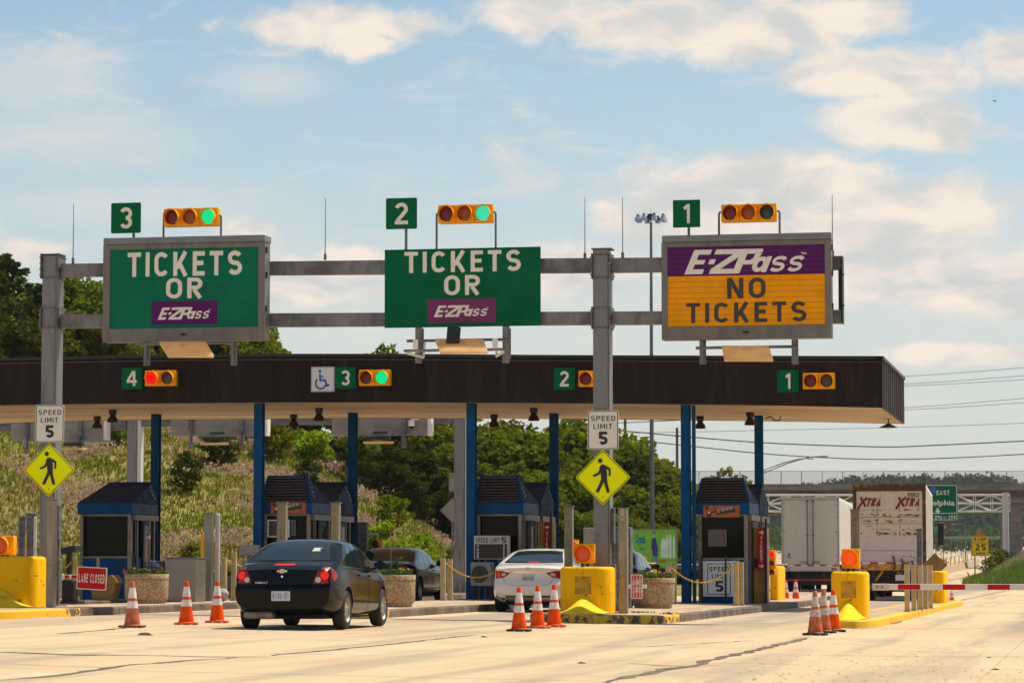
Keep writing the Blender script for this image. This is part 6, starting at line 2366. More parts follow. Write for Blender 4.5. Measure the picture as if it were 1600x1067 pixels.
def gate_arm(px0, px1, py0, py1, Y, label, bands, seg0='white', machine=None):
 x0, x1 = PY(px0, (py0 + py1) / 2, Y).x, PY(px1, (py0 + py1) / 2, Y).x
 z0, z1 = PY((px0 + px1) / 2, py1, Y).z, PY((px0 + px1) / 2, py0, Y).z
 root = thing('barrier_gate', label, 'barrier', (x0, Y, iz(x0)), 'barrier gates')
 m = MB()
 m.box(x0, x1, Y, Y + .05, z0, z1, None, .006)
 m.build('arm', M_WHITE, root)
 for (p, q) in bands:
  s = MB()
  s.box(PY(p, (py0 + py1) / 2, Y).x, PY(q, (py0 + py1) / 2, Y).x, Y - .003, Y + .053, z0 + .006, z1 - .006)
  s.build('red_band', M_RED, root)
 if machine:
  a, c, d, e = rect(Y, *machine)
  b = MB()
  b.box(a, c, Y - .06, Y + .1, d, e, None, .01)
  for u in (.3, .6):
   b.cyl((a + (c - a) * u, Y - .075, (d + e) / 2), (a + (c - a) * u, Y - .061, (d + e) / 2), .025, n=10, mat=MAT('rusty_bolt', (.3, .15, .08), .7))
  b.build('clamp', MAT('clamp_pinkish_white', (0.62, 0.52, 0.46), .5), root)
  q = MB()
  xa = a - .25
  q.box(xa - .16, xa + .16, Y - .1, Y + .3, iz(xa), e + .06, None, .02)
  q.box(xa, a + .02, Y, Y + .06, d + .02, e - .02)
  q.build('machine_housing', M_GALV_D, root)
gate_arm(1388, 1660, 912, 921.5, 60.5, 'long white barrier arm with red bands across the right lane', [(1403, 1438), (1473, 1508), (1543, 1578), (1613, 1648)], machine=(1363, 911.5, 1389, 922))
gate_arm(96, 121, 897.5, 904, 62.2, 'short red and white barrier stub left of the LANE CLOSED sign', [(101, 108), (112, 120)], machine=(90, 896, 97, 906))
gate_arm(978, 1010, 913, 919, 60.8, 'pinkish white barrier stub behind the narrow LANE CLOSED sign', [], machine=(975, 911, 980, 921))

def gate_machine():
 Y = 63.5
 x = PY(107, 880, Y).x
 zb = iz(x)
 root = thing('lane_camera', 'dark box camera on a black pedestal between gantry post and navy booth', 'camera', (x, Y, zb))
 a, c, d, e = rect(Y, 97, 854, 120, 864)
 m = MB()
 T_ = Matrix.Translation(((a + c) / 2, Y, (d + e) / 2)) @ Matrix.Rotation(R(-12), 4, 'Y')
 m.box(-(c - a) / 2, (c - a) / 2, -.1, .35, -(e - d) / 2, (e - d) / 2, None, .01, 1, T_)
 m.build('camera_housing', M_BLACKM, root)
 m = MB()
 m.box(x - .05, x + .05, Y, Y + .1, PY(107, 900, Y).z, d + .05)
 m.box(x - .14, x + .14, Y - .05, Y + .3, zb + .05, PY(107, 906, Y).z, None, .02)
 m.box(x - .2, x + .25, Y - .12, Y + .4, zb, zb + .06)
 m.build('pedestal', M_BLACKM, root)
 m = MB()
 m.tube([(x - .1, Y - .1, PY(105, 884, Y).z), (x, Y - .12, PY(105, 886, Y).z), (x + .1, Y - .1, PY(105, 878, Y).z)], .012, 6)
 m.build('cable', M_CHAIN, root)
 # bin behind
 Y2 = 72.5
 a, c, d, e = rect(Y2, 139, 898, 181, 933)
 root = thing('salt_bin', 'mustard plastic bin with tapered lid in front of the navy booth', 'bin', ((a + c) / 2, Y2, d))
 zb2 = iz((a + c) / 2, Y2)
 m = MB()
 m.prism([(a + .1, zb2), (c - .1, zb2), (c - .02, e - .2), (a + .02, e - .2)], Y2, Y2 + .5)
 m.build('body', MAT('mustard_plastic', (0.22, 0.13, 0.02), .6, 0, .2, 4), root)
 m = MB()
 m.prism([(a - .04, e - .2), (c + .04, e - .2), (c - .0, e - .1), (c - .12, e), (a + .12, e), (a, e - .1)], Y2 - .03, Y2 + .53)
 m.build('lid', MAT('mustard_plastic', (0.22, 0.13, 0.02), .6), root)
gate_machine()

def grey_sign_box():
 Y = 74.2
 a, c, d, e = rect(Y, 373, 851, 404, 867.5)
 x = (a + c) / 2
 root = thing('control_box', 'grey box on twin legs just left of the black sedan roof', 'box', (x, Y, iz(x)))
 m = MB()
 m.box(a, c, Y, Y + .25, d, e, None, .01)
 m.build('body', MAT('control_box_grey', (0.33, 0.29, 0.25), .5, 0, .15, 5), root)
 m = MB()
 m.box(a - .02, a - .001, Y + .02, Y + .23, d + .02, e - .02)
 m.build('side_panel', M_BLACKM, root)
 for u in (.42, .62):
  m = MB()
  m.box(a + (c - a) * u - .03, a + (c - a) * u + .03, Y + .08, Y + .14, iz(x), d)
  m.build('leg', M_GALV_D, root)
 # sandbag
 px, Y2 = 346, 67.0
 p = PY(px, 922, Y2)
 b = bmesh.new()
 bmesh.ops.create_uvsphere(b, u_segments=16, v_segments=10, radius=1)
 r2 = random.Random(3)
 zb = iz(p.x)
 for v in b.verts:
  k = 1 + .08 * math.sin(v.co.x * 7 + v.co.z * 5) + r2.uniform(-.03, .03)
  v.co = Vector((p.x + v.co.x * .17 * k, Y2 + v.co.y * .15 * k, zb + .15 + v.co.z * .155 * k))
 m = MB()
 m.bm(b)
 tag(m.build('sandbag', MAT('pale_sacking', (0.42, 0.38, 0.33), .8, 0, .3, 6, bump=.4, bscale=12), loc=(p.x, Y2, zb)), 'pale lumpy sack at the foot of the white pipe post', 'sandbag')
 # amber case behind the stainless post
 Y3 = 73
 a, c, d, e = rect(Y3, 313.5, 834, 332, 884)
 zb = iz((a + c) / 2, Y3)
 root = thing('push_bar_frame', 'tall amber box frame behind the stainless post', 'frame', ((a + c) / 2, Y3, zb))
 m = MB()
 m.box(a, a + .09, Y3, Y3 + .25, zb, e, None, .01)
 m.box(c - .05, c, Y3, Y3 + .25, d, e - .2, None, .01)
 m.box(a + .09, c - .05, Y3, Y3 + .02, e - .06, e)
 m.build('frame', M_SIGBODY, root)
 # grey cabinets behind the gantry post on the middle island
 Y4 = 63.5
 a, c, d, e = rect(Y4, 911.5, 824, 929, 900)
 zb = iz(a)
 root = thing('equipment_cabinet', 'tan-grey cabinet left of the right gantry post, behind the beacon', 'cabinet', ((a + c) / 2, Y4, zb))
 m = MB()
 m.box(a, c + .3, Y4, Y4 + .4, zb, e, None, .012)
 m.build('body', MAT('tan_grey_steel', (0.30, 0.26, 0.21), .5, .2, .15, 3), root)
 m = MB()
 m.box(a + .08, c + .3, Y4 + .05, Y4 + .35, e + .001, e + .035)
 m.build('lid', M_BLACKM, root)
 Y5 = 64.5
 a, c, d, e = rect(Y5, 958, 823, 984.5, 900)
 root = thing('equipment_cabinet', 'grey cabinet right of the brown steel post, left of the green billboard', 'cabinet', ((a + c) / 2, Y5, zb))
 m = MB()
 m.box(a, c, Y5, Y5 + .4, zb, e, None, .012)
 m.build('body', M_GALV_D, root)
 m = MB()
 m.box(c - .06, c + .012, Y5 - .015, Y5 - .001, zb + .2, e - .05)
 m.build('door_trim', M_GALV_D, root)
grey_sign_box()

# ------------------------------------------------------------------ traffic cones
def cone_proto(name, cm, bm_, band, loc, label, H=.71, group='traffic cones'):
 root = thing(name, label, 'traffic cone', (0, 0, 0), group)
 rb, rt = .125, .032
 R_ = lambda z: rb + (rt - rb) * (z - .04) / (H - .04)
 c = MB()
 c.lathe([(rb + .02, .035), (rb, .05), (R_(.30), .30), (R_(.62), .62), (R_(H - .012), H - .012), (rt * .9, H - .004), (rt * .7, H), (rt * .68, H - .03), (.001, H - .03)], n=28)
 c.build('body', cm, root)
 b = MB()
 b.lathe([(R_(.30) + .002, .30), (R_(.41) + .002, .41)], n=28)
 b.build('reflective_band', band, root)
 b = MB()
 b.lathe([(R_(.455) + .002, .455), (R_(.62) + .002, .62)], n=28)
 b.build('reflective_band', band, root)
 s = MB()
 s.box(-.185, .185, -.185, .185, .012, .038, None, .012, 2)
 for sx in (-.15, 0, .15):
  for sy in (-.15, .15):
   s.box(sx - .03, sx + .03, sy - .03, sy + .03, 0, .0125)
 s.build('base', bm_, root)
 return root
M_BAND2 = MAT('dirty_white_band', (0.58, 0.50, 0.42), .6, 0, .4, 16)
CP = {'clean': cone_proto('traffic_cone', M_ORANGE, MAT('orange_base', (0.72, 0.10, 0.015), .6, 0, .2, 8), M_CONEW, None, ''),
  'black': cone_proto('traffic_cone', M_ORANGE, M_RUBBER, M_CONEW, None, ''),
  'faded': cone_proto('traffic_cone', M_ORANGE_F, MAT('brown_base', (0.20, 0.06, 0.02), .7), M_CONEW, None, ''),
  'old': cone_proto('traffic_cone', M_ORANGE_F, M_RUBBER, M_BAND2, None, '')}
_cu = set()
def cone(kind, px, pb, label, h=TOP * 0, rz=None, hpx=None):
 p = GR(px, pb, h)
 a = rnd.uniform(-.5, .5) if rz is None else rz
 z = gz(p.x, p.y) + h
 pr = CP[kind]
 s = 1.0
 if hpx:
  D = p.x * FH.x + p.y * FH.y
  s = hpx / F * D / .71
 if kind not in _cu:
  _cu.add(kind)
  pr.location = (p.x, p.y, z)
  pr.rotation_euler = (0, 0, a)
  pr.scale = (s, s, s)
  pr['label'] = label
  return pr
 return dup(pr, (p.x, p.y, z), label, a, None, s)
cone('faded', 206.5, 980, 'faded brown-orange cone alone in front of the left planter', hpx=71)
cone('clean', 291, 975.5, 'bright orange cone second from the left, in front of the metal cabinet', hpx=67.5)
cone('clean', 339, 972.5, 'bright orange cone below the white pipe post, left of the black sedan', hpx=65)
cone('black', 811, 986, 'black-based cone at the left of the three by the middle crash block', hpx=69)
cone('clean', 840, 981, 'orange-based cone in the middle of the three by the middle crash block', hpx=65.5)
cone('clean', 866, 979, 'orange-based cone touching the middle crash block', hpx=66)
cone('old', 1274, 992, 'dirty faded cone nearest the camera in front of the right crash block', hpx=68.5)
cone('old', 1287.5, 988.5, 'dirty faded cone in the middle of the three by the right crash block', hpx=66.5)
cone('black', 1302.5, 986.5, 'bright cone touching the right crash block', hpx=65)
cone('clean', 1213.5, 938, 'small orange cone half hidden by the narrow yellow block past the first booth', hpx=33)
cone('clean', 1228, 939.5, 'small orange cone behind the first island, left of two near the trailers', hpx=34)
cone('clean', 1243.5, 939.5, 'small orange cone behind the first island, right of two near the trailers', hpx=34.5)
cone('clean', 1479.5, 942.5, 'small orange cone beside the far yellow block, left one', hpx=24)
cone('clean', 1487.5, 943.5, 'small orange cone beside the far yellow block, right one', hpx=25)
cone('clean', 308, 929, 'small distant cone just right of the metal cabinet', hpx=26)
# weeds in the pavement joints
def weed(px, py, label, s=.08, n=60):
 p = GR(px, py, TOP)
 m = MB()
 for i in range(n):
  blades(m, p.x + rnd.uniform(-s, s) * 2.2, p.y + rnd.uniform(-s, s), p.z, rnd.uniform(.02, .06), .02, 1)
 tag(m.build('weed', LEAFB, loc=(p.x, p.y, p.z), smooth=False), label, 'weed', 'weeds in the paving joints')
weed(1003, 957, 'flat weed on the middle island in front of the right planter')
weed(1046, 959, 'small weed on the middle island near its right kerb', .05)
weed(280, 938.5, 'weed at the foot of the metal cabinet', .09)
weed(312, 938, 'weed right of the metal cabinet near the stainless post', .07)
p_ = GR(361, 966)

# ------------------------------------------------------------------ cars
def chaikin(p, n=2, closed=False):
 for _ in range(n):
  q = [p[0]]
  for a, b in zip(p, p[1:]):
   q.append(tuple(a[i] * .75 + b[i] * .25 for i in range(len(a))))
   q.append(tuple(a[i] * .25 + b[i] * .75 for i in range(len(a))))
  q.append(p[-1])
  p = q
 return p
def curve_fn(tab, n=3):
 c = chaikin(tab, n)
 def f(x):
  if x <= c[0][0]:
   return c[0][1]
  for a, b in zip(c, c[1:]):
   if x <= b[0]:
    t = (x - a[0]) / max(1e-9, b[0] - a[0])
    return a[1] + (b[1] - a[1]) * t
  return c[-1][1]
 return f

M_WELL = MAT('wheel_well_black', (0.006, 0.006, 0.006), 0.9)
M_CARGLASS = MAT('car_glass', (0.012, 0.022, 0.024), 0.05, spec=0.33)
M_CHROME = MAT('chrome_trim', (0.75, 0.74, 0.72), 0.18, 1.0)
M_ALLOY = MAT('alloy_wheel', (0.48, 0.43, 0.36), 0.35, 0.7, .15, 12)
M_PLASTIC = MAT('black_trim_plastic', (0.015, 0.014, 0.013), 0.6)
M_GAP = MAT('panel_gap', (0.003, 0.003, 0.003), 0.9)
M_TAIL = MAT('tail_lamp_red', (0.30, 0.004, 0.005), 0.15, coat=.2, spec=.3, bump=.25, bscale=70)
M_TAILON = MAT('tail_lamp_lit', (0.4, 0.004, 0.003), 0.3, emit=(1.0, 0.015, 0.006), estr=0.6, spec=.2)
M_TAILW = MAT('reverse_lamp_clear', (0.55, 0.50, 0.48), 0.15, coat=.5)

def car(name, label, paint, spec):
 """a saloon: lofted shell with cut wheel wells, panes, lamps, wheels. Local axes: +Y ahead, rear bumper near y = 0"""
 L, W, H = spec['L'], spec['W'], spec['H']
 wb, fr = spec['wb'], spec['rear_axle']          # wheelbase, rear axle from the rear end
 wr = spec['wheel_r']
 root = thing(name, label, 'car', (0, 0, 0), 'cars queuing in the toll lanes')
 zt = curve_fn(spec['top'])
 zs = curve_fn(spec['belt'])
 zb = curve_fn([(0, .33), (.25, .26), (.7, .20), (L - .8, .18), (L - .3, .20), (L, .26)])
 hw = curve_fn(spec['plan'])
 tum = spec.get('tumble', .42)
 NS = 72
 def section(y):
  w, s, t, b = hw(y), zs(y), zt(y), zb(y)
  sh = w * .955
  ze = max(s + .004, t - .085)
  xe = max(w * .45, sh - (ze - s) * tum)
  top_x = xe - min(.14, .05 + (ze - s) * .25)
  p = [(0.0, b), (w * .80, b), (w * .955, b + .07), (w, b + .20), (w * 1.003, b + (s - b) * .50), (w * 1.003, b + (s - b) * .555), (w * 1.002, b + (s - b) * .60), (w * 1.0, b + (s - b) * .70), (w * .99, s - .10), (sh + .008, s - .015), (sh - .012, s + .012 if ze > s + .03 else s + .002), (xe, ze), (top_x, max(ze + .001, t - .028)), (xe * .45, t - .004), (0.0, t)]
  return chaikin(p, 2)
 npt = len(section(L / 2))
 # rear and front faces: how far the surface stands off the end plane at height z
 def rear_off(z):
  return curve_fn(spec['rear'], 2)(z)
 def front_off(z):
  return curve_fn(spec['front'], 2)(z)
 def place(x, y, z):
  # y in [0, L]; bend the ends
  kr = max(0, 1 - y / .75) ** 1.5
  kf = max(0, 1 - (L - y) / .9) ** 1.5
  q = (x / (W / 2)) ** 2
  yy = y + kr * (rear_off(z) + spec.get('bow', .14) * q * q + .03 * q) - kf * (front_off(z) + .26 * q * q + .10 * q)
  return Vector((x, yy, z))
 ys = [L * (0.5 - 0.5 * math.cos(math.pi * i / NS)) * .35 + L * i / NS * .65 for i in range(NS + 1)]
 bm = bmesh.new()
 rows = []
 for y in ys:
  sec = section(y)
  row = [bm.verts.new(place(x, y, z)) for x, z in sec]
  row2 = [bm.verts.new(place(-x, y, z)) for x, z in sec[1:-1]]
  rows.append(row + row2[::-1])
 n = len(rows[0])
 for a, b in zip(rows, rows[1:]):
  for i in range(n):
   j = (i + 1) % n
   bm.faces.new((a[i], b[i], b[j], a[j]))
 for (row, y) in ((rows[0], 0.0), (rows[-1], L)):
  sec = section(y)
  nc = 12
  grid = [[row[0]]]
  for k in range(1, npt - 1):
   x, z = sec[k]
   r_, l_ = row[k], row[n - k]
   grid.append([l_] + [bm.verts.new(place(x * (-1 + 2 * c / nc), y, z)) for c in range(1, nc)] + [r_])
  grid.append([row[npt - 1]])
  for a, b in zip(grid, grid[1:]):
   if len(a) == 1:
    for c in range(nc):
     bm.faces.new((a[0], b[c], b[c + 1]))
   elif len(b) == 1:
    for c in range(nc):
     bm.faces.new((a[c], a[c + 1], b[0]))
   else:
    for c in range(nc):
     bm.faces.new((a[c], a[c + 1], b[c + 1], b[c]))
 bmesh.ops.remove_doubles(bm, verts=bm.verts, dist=1e-5)
 bmesh.ops.recalc_face_normals(bm, faces=list(bm.faces))
 tree = BVHTree.FromBMesh(bm)
 me = bpy.data.meshes.new('body')
 bm.to_mesh(me)
 bm.free()
 me.materials.append(paint)
 me.materials.append(M_WELL)
 body = bpy.data.objects.new('body', me)
 COL.objects.link(body)
 body.parent = root
 # wheel wells
 cut = MB()
 ax = [fr, fr + wb]
 for y in ax:
  for s in (-1, 1):
   cut.cyl((s * (W / 2 - .27), y, wr + .015), (s * (W / 2 + .2), y, wr + .015), wr + .045, n=36)
 co = cut.build('cutter', M_WELL)
 md = body.modifiers.new('wells', 'BOOLEAN')
 md.operation = 'DIFFERENCE'
 md.object = co
 md.solver = 'EXACT'
 md.use_self = spec.get('use_self', True)
 md.use_hole_tolerant = True
 md.material_mode = 'TRANSFER'
 dg = bpy.context.evaluated_depsgraph_get()
 me2 = bpy.data.meshes.new_from_object(body.evaluated_get(dg))
 body.modifiers.clear()
 body.data = me2
 bpy.data.objects.remove(co)
 b = bmesh.new()
 b.from_mesh(me2)
 left, isl = set(b.verts), []
 while left:
  st, seen = [left.pop()], set()
  while st:
   v = st.pop()
   seen.add(v)
   for e in v.link_edges:
    o = e.other_vert(v)
    if o in left:
     left.discard(o)
     st.append(o)
  isl.append(seen)
 isl.sort(key=len)
 for g in isl[:-1]:
  bmesh.ops.delete(b, geom=list(g), context='VERTS')
 b.to_mesh(me2)
 b.free()
 me2.shade_smooth()
 me2.set_sharp_from_angle(angle=R(38))

 def patch(pname, poly, view, mat, off=.006, parent=None, cell=.07, mir=False, mb=None, dens=True):
  """a pane or lamp whose outline is given in side view (y, z) or rear / front view (x, z) and laid on the shell"""
  out = mb or MB()
  b = bmesh.new()
  pts = poly
  if dens:
   pts = []
   for a, c in zip(poly, poly[1:] + poly[:1]):
    m_ = max(1, int(math.hypot(c[0] - a[0], c[1] - a[1]) / cell))
    pts += [(a[0] + (c[0] - a[0]) * i / m_, a[1] + (c[1] - a[1]) * i / m_) for i in range(m_)]
  f = b.faces.new([b.verts.new((p[0], p[1], 0)) for p in pts])
  for axis in (0, 1):
   lo, hi = min(p[axis] for p in pts), max(p[axis] for p in pts)
   k = int((hi - lo) / cell)
   for i in range(1, k + 1):
    co_, no = [0, 0, 0], [0, 0, 0]
    co_[axis] = lo + (hi - lo) * i / (k + 1)
    no[axis] = 1
    bmesh.ops.bisect_plane(b, geom=b.verts[:] + b.edges[:] + b.faces[:], plane_co=co_, plane_no=no)
  bmesh.ops.triangulate(b, faces=[f for f in b.faces if len(f.verts) > 4])
  for v in b.verts:
   u, z = v.co.x, v.co.y
   if view == 'R':
    o, d = Vector((3, u, z)), Vector((-1, 0, 0))
   elif view == 'L':
    o, d = Vector((-3, u, z)), Vector((1, 0, 0))
   elif view == 'B':
    o, d = Vector((u, -3, z)), Vector((0, 1, 0))
   elif view == 'F':
    o, d = Vector((u, L + 3, z)), Vector((0, -1, 0))
   h, nrm, _, _ = tree.ray_cast(o, d)
   if h is None:
    h2, nrm, _, _ = tree.find_nearest(o + d * (3 - W / 2 if view in 'RL' else 3))
    h = h2
   if nrm.dot(d) > 0:
    nrm = -nrm
   v.co = h + nrm * off
  out.bm(b)
  if mb is None:
   return out.build(pname, mat, parent or root)
 def seam(mb, pts, view, w=.008, off=.003):
  line = []
  for a, c in zip(pts, pts[1:]):
   m_ = max(1, int(math.hypot(c[0] - a[0], c[1] - a[1]) / .05))
   line += [(a[0] + (c[0] - a[0]) * i / m_, a[1] + (c[1] - a[1]) * i / m_) for i in range(m_)]
  line.append(pts[-1])
  P = []
  for u, z in line:
   o, d = {'R': (Vector((3, u, z)), Vector((-1, 0, 0))), 'L': (Vector((-3, u, z)), Vector((1, 0, 0))), 'B': (Vector((u, -3, z)), Vector((0, 1, 0)))}[view]
   h, nrm, _, _ = tree.ray_cast(o, d)
   if h is not None:
    P.append(h + nrm * (off - w / 2))
  if len(P) > 1:
   mb.tube(P, w / 2, 5)

 # glass
 for v, s in (('R', 1), ('L', -1)):
  for pl in spec['side_panes']:
   patch('side_window', pl, v, M_CARGLASS, .004)
 patch('rear_window', spec['rear_pane'], 'B', M_CARGLASS, .005)
 patch('windscreen', spec['front_pane'], 'F', M_CARGLASS, .005)
 if spec.get('pane_surround'):
  for v in ('R', 'L'):
   patch('window_surround', spec['pane_surround'], v, M_PLASTIC, .002)
 g = MB()
 for v in ('R', 'L'):
  for sm in spec['seams']:
   seam(g, sm, v)
 for sm in spec['rear_seams']:
  seam(g, sm, 'B')
 g.build('panel_seam', M_GAP, body)
 # lamps
 for s in (-1, 1):
  pl = [(s * u, z) for u, z in spec['tail']]
  mb = MB()
  patch('x', pl if s > 0 else pl[::-1], 'B', None, .008, mb=mb)
  if spec.get('tail_side'):
   patch('x', spec['tail_side'], 'R' if s > 0 else 'L', None, .008, mb=mb)
  tl = mb.build('tail_light', M_TAIL, root)
  for (u, z, r, kind) in spec['tail_round']:
   q = MB()
   o, d = Vector((s * u, -3, z)), Vector((0, 1, 0))
   h, nrm, _, _ = tree.ray_cast(o, d)
   if h is None:
    continue
   T_ = Matrix.Translation(h + nrm * .012) @ nrm.to_track_quat('Z', 'Y').to_matrix().to_4x4()
   q.lathe([(.0005, .014), (r * .6, .011), (r * .92, .004), (r, -.008)], n=20, M=T_)
   q.build('reverse_lamp' if kind == 'w' else 'brake_lamp', M_TAILW if kind == 'w' else M_TAILON, tl)
  if spec.get('tail_lit') and (s < 0 or spec.get('tail_lit_both')):
   q = MB()
   patch('x', [(s * u, z) for u, z in spec['tail_lit']], 'B', None, .012, mb=q)
   q.build('brake_lamp', M_TAILON, tl)
  if spec.get('tail_white'):
   q = MB()
   patch('x', [(s * u, z) for u, z in spec['tail_white']], 'B', None, .012, mb=q)
   q.build('reverse_lamp', M_TAILW, tl)
 if spec.get('high_brake'):
  u, z0, z1 = spec['high_brake']
  patch('high_brake_light', [(-u, z0), (u, z0), (u, z1), (-u, z1)], 'B', M_TAILON, .008)
 def at_rear(u, z):
  h, nrm, _, _ = tree.ray_cast(Vector((u, -3, z)), Vector((0, 1, 0)))
  return h, nrm
 # number plate
 if spec.get('plate'):
  z, txt, ink = spec['plate']
  h, nrm = at_rear(0, z)
  y = h.y - .012
  p = MB()
  p.box(-.152, .152, y - .004, y + .01, z - .076, z + .076, None, .004)
  pl = p.build('number_plate', MAT('plate_white', (0.62, 0.64, 0.66), .45), root)
  t = MB()
  hword(t, txt, -.128, .128, z - .045, z + .043, y - .0075, None, .15, .26)
  t.build('plate_lettering', ink, pl)
  t = MB()
  for sx in (-.1, .1):
   for sz in (-.06, .06):
    t.cyl((sx, y - .009, z + sz), (sx, y - .004, z + sz), .008, n=8)
  t.build('plate_screw', M_GALV, pl)
 if spec.get('badge'):
  z, kind = spec['badge']
  h, nrm = at_rear(0, z)
  y = h.y - .006
  q = MB()
  if kind == 'bowtie':
   q.prism([(-.085, z - .014), (-.075, z + .014), (-.032, z + .014), (-.028, z + .030), (.040, z + .030), (.036, z + .014), (.085, z + .014), (.075, z - .014), (.032, z - .014), (.028, z - .030), (-.040, z - .030), (-.036, z - .014)], y - .008, y + .01, M_CHROME)
   q.prism([(-.066, z - .008), (-.06, z + .008), (-.025, z + .008), (-.02, z + .022), (.03, z + .022), (.026, z + .008), (.066, z + .008), (.06, z - .008), (.025, z - .008), (.02, z - .022), (-.03, z - .022), (-.026, z - .008)], y - .010, y - .0085, MAT('badge_gold', (.62, .40, .10), .3, .8))
  else:
   q.tube([(.05 * math.cos(R(a)), y, z + .03 * math.sin(R(a))) for a in range(0, 361, 20)], .006, 6)
   q.tube([(-.03, y, z - .02), (0, y - .002, z + .018), (.03, y, z - .02)], .005, 6)
  q.build('badge', M_CHROME, root)
 if spec.get('name'):
  u, z, txt = spec['name']
  h, nrm = at_rear(u, z)
  q = MB()
  hword(q, txt, u - .10, u + .10, z - .014, z + .014, h.y - .012, None, .16)
  q.build('lettering', M_CHROME, root)
 if spec.get('lock'):
  h, nrm = at_rear(0, spec['lock'])
  q = MB()
  q.cyl((0, h.y - .006, spec['lock']), (0, h.y + .01, spec['lock']), .018, n=16)
  q.build('lock', M_CHROME, root)
 if spec.get('sticker'):
  patch('window_sticker', spec['sticker'], 'B', MAT('sticker_pale_green', (.50, .58, .42), .5), .009)
 if spec.get('chrome_bar'):
  u, z = spec['chrome_bar']
  q = MB()
  patch('x', [(-u, z - .018), (u, z - .018), (u, z + .018), (-u, z + .018)], 'B', None, .012, mb=q)
  q.build('chrome_bar', M_CHROME, root)
 for pl in spec.get('rear_dark', []):
  patch('bumper_insert', pl, 'B', M_PLASTIC, .004)
 # wheels
 for y in ax:
  for s in (-1, 1):
   xo = s * (W / 2 - .012)
   t = MB()
   wd = .20
   t.lathe([(wr * .66, -wd / 2), (wr * .90, -wd / 2), (wr * .975, -wd * .40), (wr, -wd * .25), (wr, wd * .25), (wr * .975, wd * .40), (wr * .90, wd / 2), (wr * .66, wd / 2)], (xo - s * wd / 2, y, wr), 40, axis='X')
   ty = t.build('tyre', M_RUBBER, root)
   r_ = MB()
   xx = xo - s * .02
   r_.lathe([(wr * .70, s * .012), (wr * .66, s * .012), (wr * .62, -s * .02), (wr * .60, -s * .12)], (xx, y, wr), 36, axis='X')
   ns = spec.get('spokes', 7)
   for k in range(ns):
    a = 2 * math.pi * k / ns + .3
    ca, sa = math.cos(a), math.sin(a)
    def sp(rad, side, dx):
     return (xx + s * dx, y + rad * ca - side * sa, wr + rad * sa + side * ca)
    w0, w1 = wr * .075, wr * .13
    v = [sp(wr * .12, -w0, .0), sp(wr * .12, w0, .0), sp(wr * .66, w1, -.012), sp(wr * .66, -w1, -.012), sp(wr * .12, -w0, -.04), sp(wr * .12, w0, -.04), sp(wr * .66, w1, -.05), sp(wr * .66, -w1, -.05)]
    r_.add(v, [(0, 1, 2, 3), (4, 5, 6, 7), (0, 1, 5, 4), (1, 2, 6, 5), (2, 3, 7, 6), (3, 0, 4, 7)])
   r_.cyl((xx - s * .05, y, wr), (xx + s * .006, y, wr), wr * .17, n=20)
   r_.build('rim', M_ALLOY, ty)
   b = MB()
   b.cyl((xx - s * .10, y, wr), (xx - s * .085, y, wr), wr * .62, n=28)
   b.build('brake_disc', M_BLACKM, ty)
 # mirrors, handles, exhaust
 for s in (-1, 1):
  my, mz = spec['mirror']
  h, nrm, _, _ = tree.ray_cast(Vector((s * 3, my, mz)), Vector((-s, 0, 0)))
  x = abs(h.x)
  m = MB()
  m.box(s * (x - .03), s * (x + .08), my - .02, my + .03, mz - .03, mz + .0)
  b = bmesh.new()
  bmesh.ops.create_cube(b, size=1)
  bmesh.ops.bevel(b, geom=list(b.edges), offset=.28, segments=3, affect='EDGES')
  m.bm(b, None, Matrix.Translation((s * (x + .14), my, mz + .04)) @ Matrix.Diagonal((.20, .10, .14, 1)))
  mo = m.build('wing_mirror', paint if spec.get('mirror_paint', True) else M_PLASTIC, root)
  m = MB()
  m.box(s * (x + .06), s * (x + .22), my - .056, my - .049, mz - .01, mz + .09)
  m.build('mirror_glass', M_CARGLASS, mo)
  for (hy, hz) in spec['handles']:
   h, nrm, _, _ = tree.ray_cast(Vector((s * 3, hy, hz)), Vector((-s, 0, 0)))
   m = MB()
   m.box(h.x + s * .012, h.x + s * .03, hy - .09, hy + .09, hz - .014, hz + .014, None, .006)
   for q in (-.075, .075):
    m.box(h.x - s * .005, h.x + s * .014, hy + q - .012, hy + q + .012, hz - .01, hz + .01)
   m.build('door_handle', paint, root)
 for (u, z, r) in spec.get('exhaust', []):
  h, nrm = at_rear(u, max(z, .34))
  m = MB()
  y0 = .10
  m.lathe([(r, 0), (r, .25), (r * .86, .25), (r * .86, .02), (.001, .20)], (u, y0 - .02, z), 20, axis='Y')
  m.lathe([(r, 0), (r * .86, 0)], (u, y0 - .02, z), 20, axis='Y')
  m.build('exhaust_pipe', M_CHROME if spec.get('exhaust_chrome') else MAT('rusty_exhaust', (.18, .12, .08), .6, .4), root)
 if spec.get('muffler'):
  u, z = spec['muffler']
  m = MB()
  m.box(u - .24, u + .24, .16, .42, z - .07, z + .05, None, .05, 3)
  m.build('muffler', MAT('dusty_muffler', (.32, .26, .19), .6, .3, .3, 8), root)
 if spec.get('underbody', True):
  m = MB()
  m.box(-W * .36, W * .36, .35, L - .4, .17, .26, None, .03)
  m.build('underbody', M_WELL, root)
 return root

def paint_mat(name, col, rough=.22, flake=0.0, coat=1.0):
 return MAT(name, col, rough, flake, 0.0, coat=coat)

